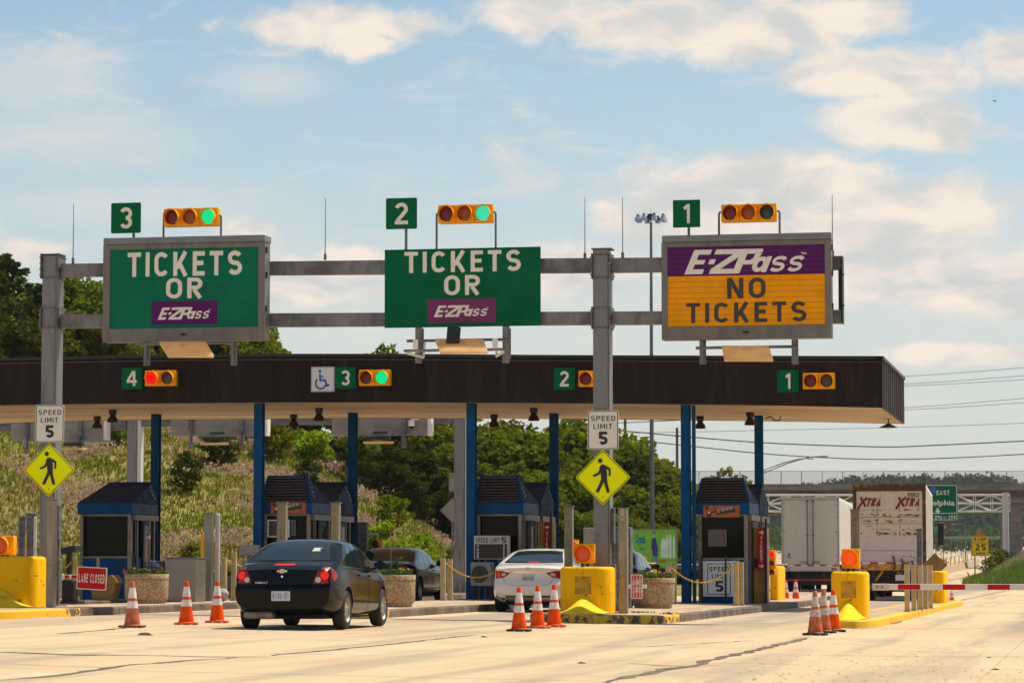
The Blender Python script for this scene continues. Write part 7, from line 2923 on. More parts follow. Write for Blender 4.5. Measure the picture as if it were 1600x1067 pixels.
BLACK_CAR = dict(L=4.58, W=1.725, H=1.45, wb=2.624, rear_axle=.98, wheel_r=.312,
 top=[(0, .955), (.20, 1.03), (.50, 1.075), (.62, 1.09), (1.10, 1.30), (1.45, 1.425), (1.9, 1.452), (2.35, 1.44), (2.75, 1.36), (3.35, 1.03), (3.55, .96), (4.2, .83), (4.45, .74), (4.58, .62)],
 belt=[(0, .93), (.3, .99), (1.0, .99), (2.2, .955), (3.2, .915), (3.6, .89), (4.2, .78), (4.58, .58)],
 plan=[(0, .765), (.25, .825), (.8, .858), (1.6, .8625), (3.0, .8625), (3.8, .84), (4.3, .76), (4.58, .60)],
 rear=[(0, .10), (.33, .06), (.45, .0), (.645, .0), (.67, .01), (.685, .06), (.78, .065), (.98, .085), (1.1, .11)], bow=.11,
 front=[(0, .12), (.3, .06), (.5, 0), (.62, .03), (.8, .15), (1, .2)],
 side_panes=[[(1.16, 1.02), (1.66, 1.01), (1.74, 1.345), (1.60, 1.345), (1.36, 1.24)], [(1.72, 1.01), (2.36, .985), (2.30, 1.355), (1.80, 1.35)], [(2.42, .985), (3.16, .955), (2.92, 1.12), (2.66, 1.28), (2.46, 1.345), (2.38, 1.35)]],
 pane_surround=None,
 rear_pane=[(-.62, 1.095), (.62, 1.095), (.57, 1.20), (.46, 1.385), (.30, 1.40), (-.30, 1.40), (-.46, 1.385), (-.57, 1.20)],
 front_pane=[(-.64, 1.0), (.64, 1.0), (.52, 1.34), (.3, 1.38), (-.3, 1.38), (-.52, 1.34)],
 seams=[[(1.68, .99), (1.62, .62), (1.52, .50)], [(2.39, .98), (2.38, .24)], [(3.30, .92), (3.28, .55), (3.20, .24)], [(1.35, .245), (3.2, .235)], [(.30, .70), (.62, .69)], [(1.28, .52), (1.55, .50), (3.3, .43)]],
 rear_seams=[[(-.50, 1.00), (-.50, .74), (-.43, .665), (.43, .665), (.50, .74), (.50, 1.00)], [(-.80, .67), (-.52, .67)], [(.52, .67), (.80, .67)]],
 tail=[(.50, .735), (.62, .725), (.72, .735), (.775, .765), (.775, .95), (.72, .985), (.63, .99), (.56, .90)], tail_side=[(.22, .765), (.30, .78), (.40, .85), (.34, .92), (.22, .955)],
 tail_round=[(.575, .79, .048, 'w'), (.675, .855, .066, 'r')], high_brake=(.16, 1.01, 1.035),
 plate=(.535, 'BWXD-351', MAT('plate_blue_ink', (.03, .10, .38), .5)), badge=(.925, 'bowtie'), name=(-.33, .745, 'COBALT'), lock=.84,
 mirror=(2.98, .985), handles=[(1.80, .86), (2.55, .85)], exhaust=[], muffler=(-.42, .24), spokes=7, sticker=[(.26, 1.235), (.40, 1.24), (.37, 1.265), (.40, 1.29), (.27, 1.295)])
M_BLACKP = MAT('black_car_paint', (0.003, 0.003, 0.0035), .13, spec=.16, coat=.05)
def place_car(o, px, D, dy=0.0, yaw=0.0, z=None):
 x, y = XY(px, D)
 o.location = (x, y, gz(x, y) if z is None else z)
 # tilt with the crown of the road
 o.rotation_euler = (0, 0, yaw)
cb_ = car('parked_car', 'black four-door sedan with lit brake lights and plate BWXD-351 nearest the camera', M_BLACKP, BLACK_CAR)
cb_.name = 'sedan_car'
place_car(cb_, 440, 47.2, yaw=R(0.9))
st = MB()     # parking sticker seen through the rear window
WHITE_CAR = dict(L=4.80, W=1.824, H=1.44, wb=2.85, rear_axle=1.05, wheel_r=.335,
 top=[(0, 1.00), (.18, 1.05), (.42, 1.085), (.70, 1.10), (1.25, 1.30), (1.75, 1.43), (2.2, 1.445), (2.6, 1.42), (3.0, 1.33), (3.6, 1.02), (3.8, .97), (4.4, .84), (4.65, .74), (4.80, .60)],
 belt=[(0, .96), (.3, 1.0), (1.0, 1.01), (2.2, .965), (3.4, .925), (3.9, .88), (4.4, .77), (4.8, .56)],
 plan=[(0, .77), (.25, .845), (.8, .905), (1.7, .912), (3.1, .905), (4.0, .88), (4.5, .79), (4.8, .60)],
 rear=[(0, .12), (.33, .05), (.45, .0), (.60, .0), (.66, .03), (.80, .09), (.97, .055), (1.06, .05), (1.12, .1)], bow=.18,
 front=[(0, .12), (.3, .06), (.5, 0), (.62, .03), (.8, .15), (1, .2)],
 side_panes=[[(1.34, 1.05), (1.84, 1.03), (1.90, 1.345), (1.62, 1.29)], [(1.90, 1.03), (2.5, .99), (2.46, 1.36), (1.97, 1.355)], [(2.56, .985), (3.4, .95), (3.1, 1.14), (2.86, 1.27), (2.62, 1.35), (2.52, 1.355)]],
 rear_pane=[(-.68, 1.105), (.68, 1.105), (.62, 1.20), (.52, 1.365), (.34, 1.382), (-.34, 1.382), (-.52, 1.365), (-.62, 1.20)],
 front_pane=[(-.64, 1.0), (.64, 1.0), (.52, 1.34), (.3, 1.38), (-.3, 1.38), (-.52, 1.34)],
 seams=[[(1.86, 1.0), (1.80, .62), (1.65, .50)], [(2.53, .97), (2.52, .25)], [(3.5, .92), (3.48, .55), (3.38, .24)], [(1.5, .25), (3.4, .235)]],
 rear_seams=[[(-.60, .80), (-.50, .64), (-.36, .595), (.36, .595), (.50, .64), (.60, .80)], [(-.80, .43), (-.62, .41), (-.58, .385), (.58, .385), (.62, .41), (.80, .43)]],
 tail=[(.40, .875), (.54, .785), (.66, .76), (.81, .745), (.81, .93), (.60, .925)], tail_side=[(.24, .75), (.34, .79), (.50, .87), (.44, .915), (.24, .93)],
 tail_round=[], tail_lit=[(.655, .775), (.70, .775), (.70, .90), (.655, .90)], tail_white=[(.50, .83), (.61, .805), (.61, .87), (.52, .885)], high_brake=(.13, 1.112, 1.135),
 plate=(.755, '7MBT60N', MAT('plate_dark_ink', (.05, .04, .16), .5)), badge=(.985, 'oval'), chrome_bar=(.40, .905),
 rear_dark=[[(-.55, .335), (.55, .335), (.52, .375), (-.52, .375)]],
 mirror=(3.2, .99), handles=[(1.98, .88), (2.75, .86)], exhaust=[(-.56, .31, .062), (.56, .31, .062)], exhaust_chrome=True, spokes=10)
M_WHITEP = paint_mat('white_car_paint', (0.80, 0.76, 0.70), .28)
cw_ = car('sedan_car', 'white four-door sedan stopped at the second booth, left brake light lit', M_WHITEP, WHITE_CAR)
place_car(cw_, 824, 66.8)
DARK_CAR = dict(BLACK_CAR, sticker=None, L=4.87, W=1.83, wb=2.78, rear_axle=1.12, wheel_r=.33,
 top=[(0, .99), (.20, 1.05), (.50, 1.085), (.68, 1.10), (1.25, 1.32), (1.65, 1.44), (2.1, 1.465), (2.5, 1.45), (2.95, 1.36), (3.6, 1.03), (3.8, .97), (4.45, .84), (4.75, .74), (4.87, .62)],
 belt=[(0, .95), (.3, 1.0), (1.0, 1.0), (2.2, .96), (3.4, .925), (3.9, .88), (4.5, .77), (4.87, .56)],
 plan=[(0, .77), (.25, .85), (.8, .91), (1.7, .915), (3.1, .91), (4.0, .88), (4.6, .78), (4.87, .60)],
 side_panes=[[(1.30, 1.04), (1.80, 1.02), (1.88, 1.36), (1.60, 1.31)], [(1.86, 1.02), (2.5, .99), (2.46, 1.375), (1.94, 1.37)], [(2.56, .985), (3.4, .955), (3.1, 1.14), (2.86, 1.27), (2.62, 1.36), (2.52, 1.37)]],
 rear_pane=[(-.66, 1.115), (.66, 1.115), (.60, 1.22), (.52, 1.39), (.34, 1.405), (-.34, 1.405), (-.52, 1.39), (-.60, 1.22)],
 seams=[[(1.82, 1.0), (1.76, .62), (1.65, .50)], [(2.53, .97), (2.52, .25)], [(3.5, .92), (3.48, .55), (3.38, .24)]],
 tail=[(.50, .80), (.66, .77), (.815, .77), (.815, .93), (.70, .95), (.52, .91)], tail_side=[(.24, .77), (.34, .79), (.50, .86), (.44, .91), (.24, .93)], tail_round=[], high_brake=None,
 badge=(.93, 'oval'), plate=(.76, 'KDR7415', MAT('plate_dark_ink', (.05, .04, .16), .5)), name=None, lock=None, muffler=None, mirror=(3.2, 1.0), handles=[(1.96, .88), (2.72, .86)], exhaust=[(-.55, .30, .04)], spokes=5)
M_DARKP = MAT('midnight_blue_car_paint', (0.003, 0.004, 0.008), .15, spec=.16, coat=.05)
cd_ = car('sedan_car', 'midnight dark sedan past the flower planter in the third lane', M_DARKP, DARK_CAR)
place_car(cd_, 588, 76.5)
c2_ = dup(cd_, (0, 0, 0), 'dark sedan mostly hidden behind the middle crash block, right door mirror showing', name='sedan_car')
place_car(c2_, 935, 74.5)
# a sedan far down the road
def red_car():
 x, y = XY(1466, 360)
 o = dup(cb_, (x, y, gz(x, y)), 'tiny red car far down the road right of the worn trailer')
 o['group'] = 'cars far down the road'
 for c in o.children:
  if c.name.startswith('body'):
   c.data = c.data.copy()
   c.data.materials[0] = paint_mat('red_car_paint', (.30, .015, .02), .3)
red_car()

# ------------------------------------------------------------------ articulated lorries past the toll
M_TRWHITE = MAT('trailer_white', (0.54, 0.49, 0.44), 0.45, 0, .08, 1.5, stretch=(1, 1, .3))
M_TRSIDE = MAT('trailer_side_white', (0.78, 0.75, 0.70), 0.5, 0, .05, 1)
M_ALU = MAT('trailer_aluminium', (0.45, 0.43, 0.41), 0.4, .5, .2, 3)
M_RUSTY = MAT('rust_frame', (0.085, 0.035, 0.018), 0.85, 0, 0, 3.5, col2=(0.34, 0.15, 0.035), lo=.52, hi=.7, bump=.2)
M_WORN = MAT('worn_cream_panel', (0.60, 0.53, 0.42), 0.6, 0, 0, 2.6, col2=(0.50, 0.40, 0.26), lo=.5, hi=.75, stretch=(1.4, 1, .6))
M_SCUFF = MAT('dark_scuff', (0.10, 0.07, 0.05), 0.8)
M_LILAC = MAT('patched_grey_panel', (0.56, 0.51, 0.49), 0.5, 0, .06, 3)
M_YRUST = MAT('rusty_yellow_bumper', (0.58, 0.30, 0.03), 0.7, 0, 0, 5, col2=(0.22, 0.10, 0.03), lo=.5, hi=.62)
M_REFR, M_REFW = MAT('reflector_red', (0.45, 0.01, 0.015), .3), MAT('reflector_white', (0.75, 0.72, 0.7), .3)

def dual_wheels(root, x, y, zg, s, r=.51):
 t = MB()
 for o in (0, .34):
  xx = x - s * o
  t.lathe([(r * .55, -.13), (r * .92, -.13), (r, -.07), (r, .07), (r * .92, .13), (r * .55, .13)], (xx, y, zg + r), 32, axis='X')
 ty = t.build('wheel', M_RUBBER, root)
 m = MB()
 m.lathe([(r * .56, s * .11), (r * .45, s * .02), (r * .2, s * .04), (r * .18, s * .14), (.001, s * .15)], (x, y, zg + r), 24, axis='X')
 m.build('rim', M_ALU, ty)

def trailer(label, Y, box, worn):
 """rear face given by a photo rectangle on the plane y = Y"""
 X0, X1, Z0, Z1 = rect(Y, *box)
 cx = (X0 + X1) / 2
 zg = gz(cx, Y)
 L = 14.6
 root = thing('articulated_lorry', label, 'truck', (cx, Y + 2, zg), 'lorries leaving the toll lanes')
 b = MB()
 b.box(X0, X1, Y + .06, Y + L, Z0 + .02, Z1, None, .015)
 for i in range(24):     # side posts
  yy = Y + .3 + i * .6
  b.box(X1 + .001, X1 + .012, yy, yy + .05, Z0 + .12, Z1 - .12)
  b.box(X0 - .012, X0 - .001, yy, yy + .05, Z0 + .12, Z1 - .12)
 bd = b.build('box_body', M_TRSIDE, root)
 f = MB()
 fw = .12 if worn else .07
 top = .24 if worn else .09
 f.box(X0, X0 + fw, Y, Y + .06, Z0, Z1 - top, None, .005)
 f.box(X1 - fw, X1, Y, Y + .06, Z0, Z1 - top, None, .005)
 f.box(X0 - .005, X1 + .005, Y - .004, Y + .06, Z1 - top, Z1 + .01, None, .005)
 f.box(X0, X1, Y - .02, Y + .06, Z0 - .28, Z0, None, .005)
 f.build('rear_frame', M_RUSTY if worn else M_ALU, root)
 w = X1 - X0
 h = Z1 - top - Z0
 if worn:
  # a roller shutter: cream sheets above, a newer grey-lilac patch below
  d = MB()
  n = 7
  zsplit = Z0 + h * .36
  d.box(X0 + fw, X1 - fw, Y + .02, Y + .05, zsplit, Z1 - top)
  for i in range(1, n):
   z = zsplit + (Z1 - top - zsplit) * i / n
   d.box(X0 + fw, X1 - fw, Y + .012, Y + .019, z - .006, z + .006, M_SCUFF if i in (2, 3) else None)
  dr = d.build('door', M_WORN, root)
  p = MB()
  p.box(X0 + fw, X1 - fw, Y + .018, Y + .05, Z0, zsplit - .003)
  p.box(X0 + fw, X1 - fw, Y + .010, Y + .0175, Z0 + h * .16, Z0 + h * .165, M_SCUFF)
  p.build('lower_door', M_LILAC, root)
  s = MB()
  r2 = random.Random(5)
  def blob(x, z, a, c, k=9, lean=0.0):
   pts = [(x + a * math.cos(t) * r2.uniform(.3, 1.3) + lean * c * math.sin(t), z + c * math.sin(t) * r2.uniform(.3, 1.3)) for t in [2 * math.pi * i / k for i in range(k)]]
   s.add([(q[0], Y + .0105 + r2.uniform(0, .0012), q[1]) for q in pts], [tuple(range(k))])
  for i in range(85):
   zf = r2.choice([.40, .41, .46, .58, .59, .66, .67, .74, r2.uniform(.38, .76), r2.uniform(.5, .74)])
   x = X0 + fw + (w - 2 * fw) * r2.uniform(.06, .96)
   blob(x, Z0 + h * (zf + r2.uniform(-.012, .012)), r2.uniform(.02, .13), r2.uniform(.006, .024), 9, r2.uniform(-2, 2))
  for i in range(26):
   blob(X0 + fw + (w - 2 * fw) * (r2.uniform(.3, .9)), Z0 + h * r2.uniform(.38, .41), r2.uniform(.02, .08), r2.uniform(.015, .035), 7)
  for i in range(5):
   blob(X0 + w * r2.uniform(.5, .9), Z0 + h * r2.uniform(.03, .1), r2.uniform(.04, .12), r2.uniform(.01, .03), 8)
  s.build('scuff_mark', M_SCUFF, dr)
  s = MB()
  for fx in (.315, .655):
   x = X0 + fw + (w - 2 * fw) * fx
   zz = Z0 + h * .37
   while zz < Z0 + h * .9:
    l = r2.uniform(.08, .3)
    s.box(x - r2.uniform(.006, .018), x + r2.uniform(.006, .018), Y + .0085, Y + .0105, zz, min(zz + l, Z0 + h * .92))
    zz += l + r2.uniform(.01, .1)
  s.build('rust_streak', MAT('rust_streak', (.30, .15, .04), .8), dr)
  t = MB()
  for (u0, u1) in ((.02, .39), (.60, .98)):
   a, c = X0 + fw + (w - 2 * fw) * u0, X0 + fw + (w - 2 * fw) * u1
   z0 = Z0 + h * .775
   hword(t, 'TRA', a + (c - a) * .33, c - .06, z0 + .03, z0 + .31, Y + .006, None, .27, .14, shear=.28)
   ribbon(t, [(a, z0 - .06), (a + (c - a) * .16, z0 + .14), (a + (c - a) * .40, z0 + .33)], .075, lambda u, v: (u, Y + .0048, v))
   ribbon(t, [(a + (c - a) * .12, z0 + .33), (a + (c - a) * .32, z0 + .02)], .085, lambda u, v: (u, Y + .0038, v))
  t.build('lettering', MAT('maroon_lettering', (.20, .004, .02), .5), dr)
  t = MB()
  hword(t, '810821', X1 - fw - w * .20, X1 - fw - w * .04, Z1 - top - .20, Z1 - top - .05, Y + .008, None, .2)
  t.build('fleet_number', M_BLACK, dr)
 else:
  for k in (0, 1):
   a = X0 + fw + .01 if k == 0 else cx + .004
   c = cx - .004 if k == 0 else X1 - fw - .01
   d = MB()
   d.box(a, c, Y - .012, Y + .04, Z0 + .02, Z1 - top - .02, None, .006)
   dr = d.build('door', M_TRWHITE, root)
   r_ = MB()
   xr = c - .12 if k == 0 else a + .12
   r_.cyl((xr, Y - .045, Z0 - .05), (xr, Y - .045, Z1 - top), .02, n=8)
   for zf in (.02, .45, .97):
    r_.box(xr - .05, xr + .05, Y - .06, Y - .013, Z0 + h * zf - .03, Z0 + h * zf + .03)
   r_.box(xr - (.30 if k == 0 else .0), xr + (.0 if k == 0 else .30), Y - .065, Y - .05, Z0 + .10, Z0 + .135)
   r_.build('lock_rod', MAT('lock_rod_grey', (.14, .13, .12), .5, .4), dr)
   hg = MB()
   for zf in (.03, .14, .27, .5, .73, .93):
    xh = a + .03 if k == 0 else c - .03
    hg.box(xh - .10, xh + .10, Y - .024, Y - .0125, Z0 + h * zf - .022, Z0 + h * zf + .022)
    hg.cyl((xh - (.09 if k == 0 else -.09), Y - .03, Z0 + h * zf - .06), (xh - (.09 if k == 0 else -.09), Y - .03, Z0 + h * zf + .06), .018, n=8)
   hg.build('hinge', M_ALU, dr)
  t = MB()
  disc(t, X0 + .33, Z0 + h * .155, .07, Y - .014, MAT('badge_grey_blue', (.12, .12, .17), .5))
  t.box(X0 + .22, X0 + .44, Y - .015, Y - .013, Z0 + h * .105, Z0 + h * .122, MAT('badge_blue', (.10, .14, .4), .5))
  t.build('badge', M_ALU, root)
 # reflective strip, lamps, bumper
 s = MB()
 k = 9
 for i in range(k):
  a, c = X0 + .03 + (w - .06) * i / k, X0 + .03 + (w - .06) * (i + 1) / k
  s.box(a, c, Y - .024, Y - .0205, Z0 - .06, Z0 + .0, M_REFR if i % 2 == 0 else M_REFW)
 s.build('reflective_strip', M_REFR, root)
 m = MB()
 m.box(X0 + .02, X1 - .02, Y - .03, Y - .021, Z0 - .27, Z0 - .065)
 bm_ = m.build('rear_sill', M_YRUST if worn else M_TRWHITE, root)
 for s_ in (-1, 1):
  for q in (.18, .30):
   l = MB()
   l.cyl((cx + s_ * (w / 2 - q), Y - .045, Z0 - .19), (cx + s_ * (w / 2 - q), Y - .0305, Z0 - .19), .05, n=14)
   l.build('tail_light', M_TAIL, bm_)
 g = MB()
 zbar = zg + .52
 g.box(X0 + .25, X1 - .25, Y + .02, Y + .10, zbar - .06, zbar + .06)
 for u in (.28, .72):
  g.box(X0 + w * u - .05, X0 + w * u + .05, Y + .03, Y + .09, zbar + .061, Z0 - .281)
 g.box(X0 + .25, X1 - .25, Y + .015, Y + .0195, zbar - .03, zbar + .03, M_REFR)
 if worn:
  for s_ in (-1, 1):
   g.tube([(cx + s_ * .25, Y + .25, Z0 - .3), (cx + s_ * .62, Y + .12, zbar)], .05, 6, M_YRUST)
  g.box(cx + .18, cx + .50, Y + .0, Y + .014, Z0 - .62, Z0 - .42, MAT('plate_white', (0.62, 0.64, 0.66), .45))
  for (u, a, c) in ((.55, .2, .1), (.66, .12, .16), (.80, .05, .3)):
   g.tube([(X0 + w * u, Y - .06, Z0 + a), (X0 + w * u + .05, Y - .09, Z0 - .1), (X0 + w * u, Y - .05, Z0 - c - .2)], .035, 6, M_SCUFF)
 g.build('underrun_guard', M_BLACKM, root)
 fr = MB()
 for u in (.36, .64):
  fr.box(X0 + w * u - .05, X0 + w * u + .05, Y + .15, Y + L - .5, Z0 - .28, Z0 + .015)
 for yy in (Y + 1.6, Y + 2.9):
  fr.box(X0 + .3, X1 - .3, yy - .07, yy + .07, zg + .42, zg + .58)
  fr.box(X0 + .55, X1 - .55, yy - .3, yy + .3, zg + .58, Z0 - .26)
 fr.box(X0 + .35, X1 - .35, Y + .9, Y + .92, zg + .3, Z0 - .285)
 fr.build('chassis', M_BLACKM, root)
 for yy in (Y + 1.6, Y + 2.9):
  for s_ in (-1, 1):
   dual_wheels(root, cx + s_ * (w / 2 - .16), yy, zg, s_)
 # tractor unit
 c = MB()
 yc = Y + L + .7
 prof = [(yc, zg + .9), (yc, zg + 3.0), (yc + .5, zg + 3.7), (yc + 1.3, zg + 3.5), (yc + 1.9, zg + 2.5), (yc + 3.4, zg + 2.0), (yc + 3.7, zg + 1.5), (yc + 3.7, zg + .5), (yc, zg + .5)]
 c.prism(prof, cx - 1.15, cx + 1.15, None, 'X')
 cab = c.build('cab', MAT('tractor_dark_paint', (.04, .04, .05), .3), root)
 gl = MB()
 for s_ in (-1, 1):
  gl.prism([(yc + .7, zg + 2.0), (yc + .7, zg + 2.75), (yc + 1.45, zg + 2.75), (yc + 1.8, zg + 2.0)], cx + s_ * 1.151, cx + s_ * 1.158, None, 'X')
 gl.build('window', M_CARGLASS, cab)
 for s_ in (-1, 1):
  mm = MB()
  mm.box(cx + s_ * 1.50 - .12, cx + s_ * 1.50 + .12, yc + 1.9, yc + 2.0, zg + 2.0, zg + 2.9, None, .04)
  mm.box(min(cx + s_ * 1.15, cx + s_ * 1.45), max(cx + s_ * 1.15, cx + s_ * 1.45), yc + 1.94, yc + 1.97, zg + 2.1, zg + 2.13)
  mm.box(min(cx + s_ * 1.15, cx + s_ * 1.45), max(cx + s_ * 1.15, cx + s_ * 1.45), yc + 1.94, yc + 1.97, zg + 2.78, zg + 2.81)
  mm.build('mirror', M_BLACKM, cab)
  for yy in (Y + L - .9, Y + L + .3):
   dual_wheels(root, cx + s_ * (w / 2 - .16), yy, zg, s_)
  dual_wheels(root, cx + s_ * (w / 2 - .3), Y + L + 3.7, zg, s_, .5)
 return root
def swing(root, a):
 o = Vector((0, -2, 0))
 root.location += o - Matrix.Rotation(a, 3, 'Z') @ o
 root.rotation_euler = (0, 0, a)
YT1 = 130.5
t1_ = trailer('clean white box lorry with two tall rear doors, left one of the lorries', YT1, (1221, 777, 1311.5, 882), False)
YT2 = 101.0
t2_ = trailer('rust-framed lorry trailer with scuffed cream door and red lettering', YT2, (1333, 756, 1447, 878), True)

weather(M_TRWHITE, (0.38, 0.33, 0.28), 1.2, .56, .76, .5, (2.5, 1, .22))
weather(M_WORN, (0.42, 0.27, 0.12), 2.2, .58, .70, .6, (2.2, 1, .5))
weather(M_LILAC, (0.34, 0.28, 0.25), 2.0, .58, .72, .5, (1, 1, .5))
weather(M_TRSIDE, (0.45, 0.40, 0.34), .8, .55, .75, .5, (1, 1, .3))
swing(t1_, R(2.3))
swing(t2_, R(2.3))

# ------------------------------------------------------------------ things far off; local frame: x to the right, y away, z up
MF = Matrix((RGT, FH, Vector((0, 0, 1)))).transposed()
class FB(MB):
 def build(s, *a, **k):
  s.v = [tuple(MF @ Vector(v)) for v in s.v]
  if k.get('loc') is not None:
   k['loc'] = MF @ Vector(k['loc'])
  return MB.build(s, *a, **k)
def fx(px, D):
 return (px - 800) / F * D
def fz(py, D):
 return EYE + (890 - py) / F * D
def fthing(name, label, cat, px, D, z=0, group=None):
 return thing(name, label, cat, MF @ Vector((fx(px, D), D, z)), group)

def light_mast():
 D = 134
 x = fx(1018.5, D)
 root = fthing('light_mast', 'tall light mast with a ring of floodlights rising behind the canopy', 'light mast', 1018.5, D)
 p = FB()
 p.cyl((x, D, -.2), (x, D, fz(345, D)), .12, .055, 16)
 p.cyl((x, D, fz(345, D)), (x, D, fz(322, D)), .012, .006, 6)
 p.build('pole', MAT('mast_green_grey', (.13, .15, .16), .5, .5, .2, 3), root)
 h = FB()
 z = fz(340, D)
 h.cyl((x, D, z - .02), (x, D, z + .22), .17, .17, 16)
 h.tube([(x + .45 * math.cos(t), D + .45 * math.sin(t), z) for t in [math.pi * 2 * i / 20 for i in range(21)]], .03, 6)
 for a in (0, 90):
  h.tube([(x + .45 * math.cos(R(a)), D + .45 * math.sin(R(a)), z), (x - .45 * math.cos(R(a)), D - .45 * math.sin(R(a)), z)], .025, 6)
 h.build('head_frame', M_BLACKM, root)
 for i in range(8):
  a = 2 * math.pi * i / 8 + .2
  q = FB()
  cx, cy = x + .62 * math.cos(a), D + .62 * math.sin(a)
  q.lathe([(.05, .14), (.09, .12), (.13, .02), (.14, -.10), (.13, -.11), (.02, -.09)], (cx, cy, z - .02), 16)
  q.cyl((cx, cy, z + .12), (cx, cy, z + .2), .05, n=10, mat=M_BLACKM)
  q.build('floodlight', MAT('floodlight_reflector', (.50, .58, .68), .15, .6), root)
light_mast()

def billboard():
 D = 112
 x0, x1 = fx(984, D), fx(1056, D)
 z0, z1 = fz(885, D), fz(828, D)
 root = fthing('billboard', 'bright green billboard with pale cave formations and a blue figure behind the right planter', 'billboard', 1020, D)
 b = FB()
 b.box(x0, x1, D, D + .12, z0, z1)
 b.build('board', MAT('billboard_green', (.20, .58, .045), .5, 0, .1, 3), root)
 f = FB()
 for (a, c, d, e) in ((x0 - .05, x1 + .05, z1, z1 + .05), (x0 - .05, x1 + .05, z0 - .05, z0), (x0 - .05, x0, z0, z1), (x1, x1 + .05, z0, z1)):
  f.box(a, c, D - .03, D + .13, d, e)
 f.build('frame', MAT('billboard_frame', (.30, .25, .18), .6), root)
 for u in (.2, .8):
  p = FB()
  p.box(x0 + (x1 - x0) * u - .05, x0 + (x1 - x0) * u + .05, D + .13, D + .23, -.2, z1)
  p.build('post', M_GALV_D, root)
 w, h = x1 - x0, z1 - z0
 t = FB()
 word(t, 'Crystal', x0 + .12 * w, x0 + .33 * w, z0 + .58 * h, z0 + .88 * h, D - .004, None, .035)
 word(t, 'Cave', x0 + .20 * w, x0 + .32 * w, z0 + .46 * h, z0 + .55 * h, D - .004, None, .02)
 t.build('lettering', MAT('billboard_blue', (.0, .12, .40), .5), root)
 pale = MAT('billboard_pale', (.74, .84, .84), .5, 0, .1, 5)
 art = FB()
 for (u, top, ww) in ((.72, .80, .055), (.80, .88, .03), (.87, .90, .03), (.95, .86, .025), (.06, .52, .05)):
  pts = [(x0 + (u - ww) * w, z0 + .25 * h), (x0 + (u + ww) * w, z0 + .25 * h), (x0 + (u + ww * .9) * w, z0 + (top - .12) * h), (x0 + (u + ww * .4) * w, z0 + top * h), (x0 + (u - ww * .5) * w, z0 + (top - .02) * h), (x0 + (u - ww) * w, z0 + (top - .15) * h)]
  art.add([(p[0], D - .003, p[1]) for p in pts], [tuple(range(6))])
 art.build('artwork', pale, root)
 art = FB()
 nb = MAT('billboard_navy', (.02, .04, .22), .5)
 for pts, m in (([(.47, .78), (.56, .80), (.60, .52), (.60, .30), (.50, .30), (.46, .52)], nb), ([(.50, .82), (.54, .82), (.55, .90), (.49, .90)], MAT('billboard_skin', (.62, .36, .25), .5)), ([(.48, .90), (.56, .90), (.56, .97), (.49, .97)], MAT('billboard_cyan', (.02, .25, .5), .5)),
     ([(.47, .30), (.53, .30), (.52, .04), (.46, .04)], MAT('billboard_jeans', (.12, .25, .45), .5)), ([(.54, .30), (.60, .30), (.58, .04), (.53, .04)], MAT('billboard_jeans', (.12, .25, .45), .5))):
  art.add([(x0 + p[0] * w, D - .005, z0 + p[1] * h) for p in pts], [tuple(range(len(pts)))], m)
 for i in range(6):
  art.box(x0 + (.42 + .013 * i) * w, x0 + (.42 + .013 * i + .007) * w, D - .009, D - .0055, z0 + (.34 + .02 * i) * h, z0 + (.50 - .005 * i) * h, M_RED if i % 2 else M_WHITE)
 art.build('figure', nb, root)
 art = FB()
 hword(art, 'OPEN', x0 + .60 * w, x0 + .78 * w, z0 + .12 * h, z0 + .19 * h, D - .003, M_RED)
 art.build('small_lettering', M_RED, root)
 # yellow wheeled compressor in front of it
 D2 = 100
 cx = fx(1018, D2)
 zb = gz(*(MF @ Vector((cx, D2, 0))).xy)
 root = fthing('road_machine', 'small yellow machine with a dark round fan below the green billboard', 'machine', 1018, D2, zb)
 m = FB()
 m.box(cx - .28, cx + .16, D2, D2 + .6, zb + .25, fz(883, D2) + .1, None, .05, 2)
 m.build('body', M_YPAINT, root)
 m = FB()
 m.lathe([(.001, -.03), (.12, -.03), (.13, 0), (.13, .02)], (cx - .08, D2 - .002, fz(886, D2)), 20, axis='Y')
 m.build('fan_cover', M_BLACKM, root)
 for s in (-1, 1):
  m = FB()
  m.lathe([(.10, -.05), (.2, -.05), (.2, .05), (.10, .05)], (cx - .06 + s * .26, D2 + .3, zb + .2), 20, axis='X')
  m.build('wheel', M_RUBBER, root)
 D3 = 103
 cx = fx(1007, D3)
 zb = gz(*(MF @ Vector((cx, D3, 0))).xy)
 root = fthing('message_board', 'orange message board on a stand in front of the green billboard', 'board', 1007, D3, zb)
 m = FB()
 m.box(fx(996, D3), fx(1010, D3), D3, D3 + .08, fz(881, D3), fz(869, D3), None, .01)
 m.build('board', MAT('board_orange', (.75, .22, .01), .5), root)
 m = FB()
 m.box(fx(1002, D3) - .03, fx(1002, D3) + .03, D3 + .02, D3 + .07, zb, fz(881, D3))
 m.build('leg', M_BLACKM, root)
billboard()

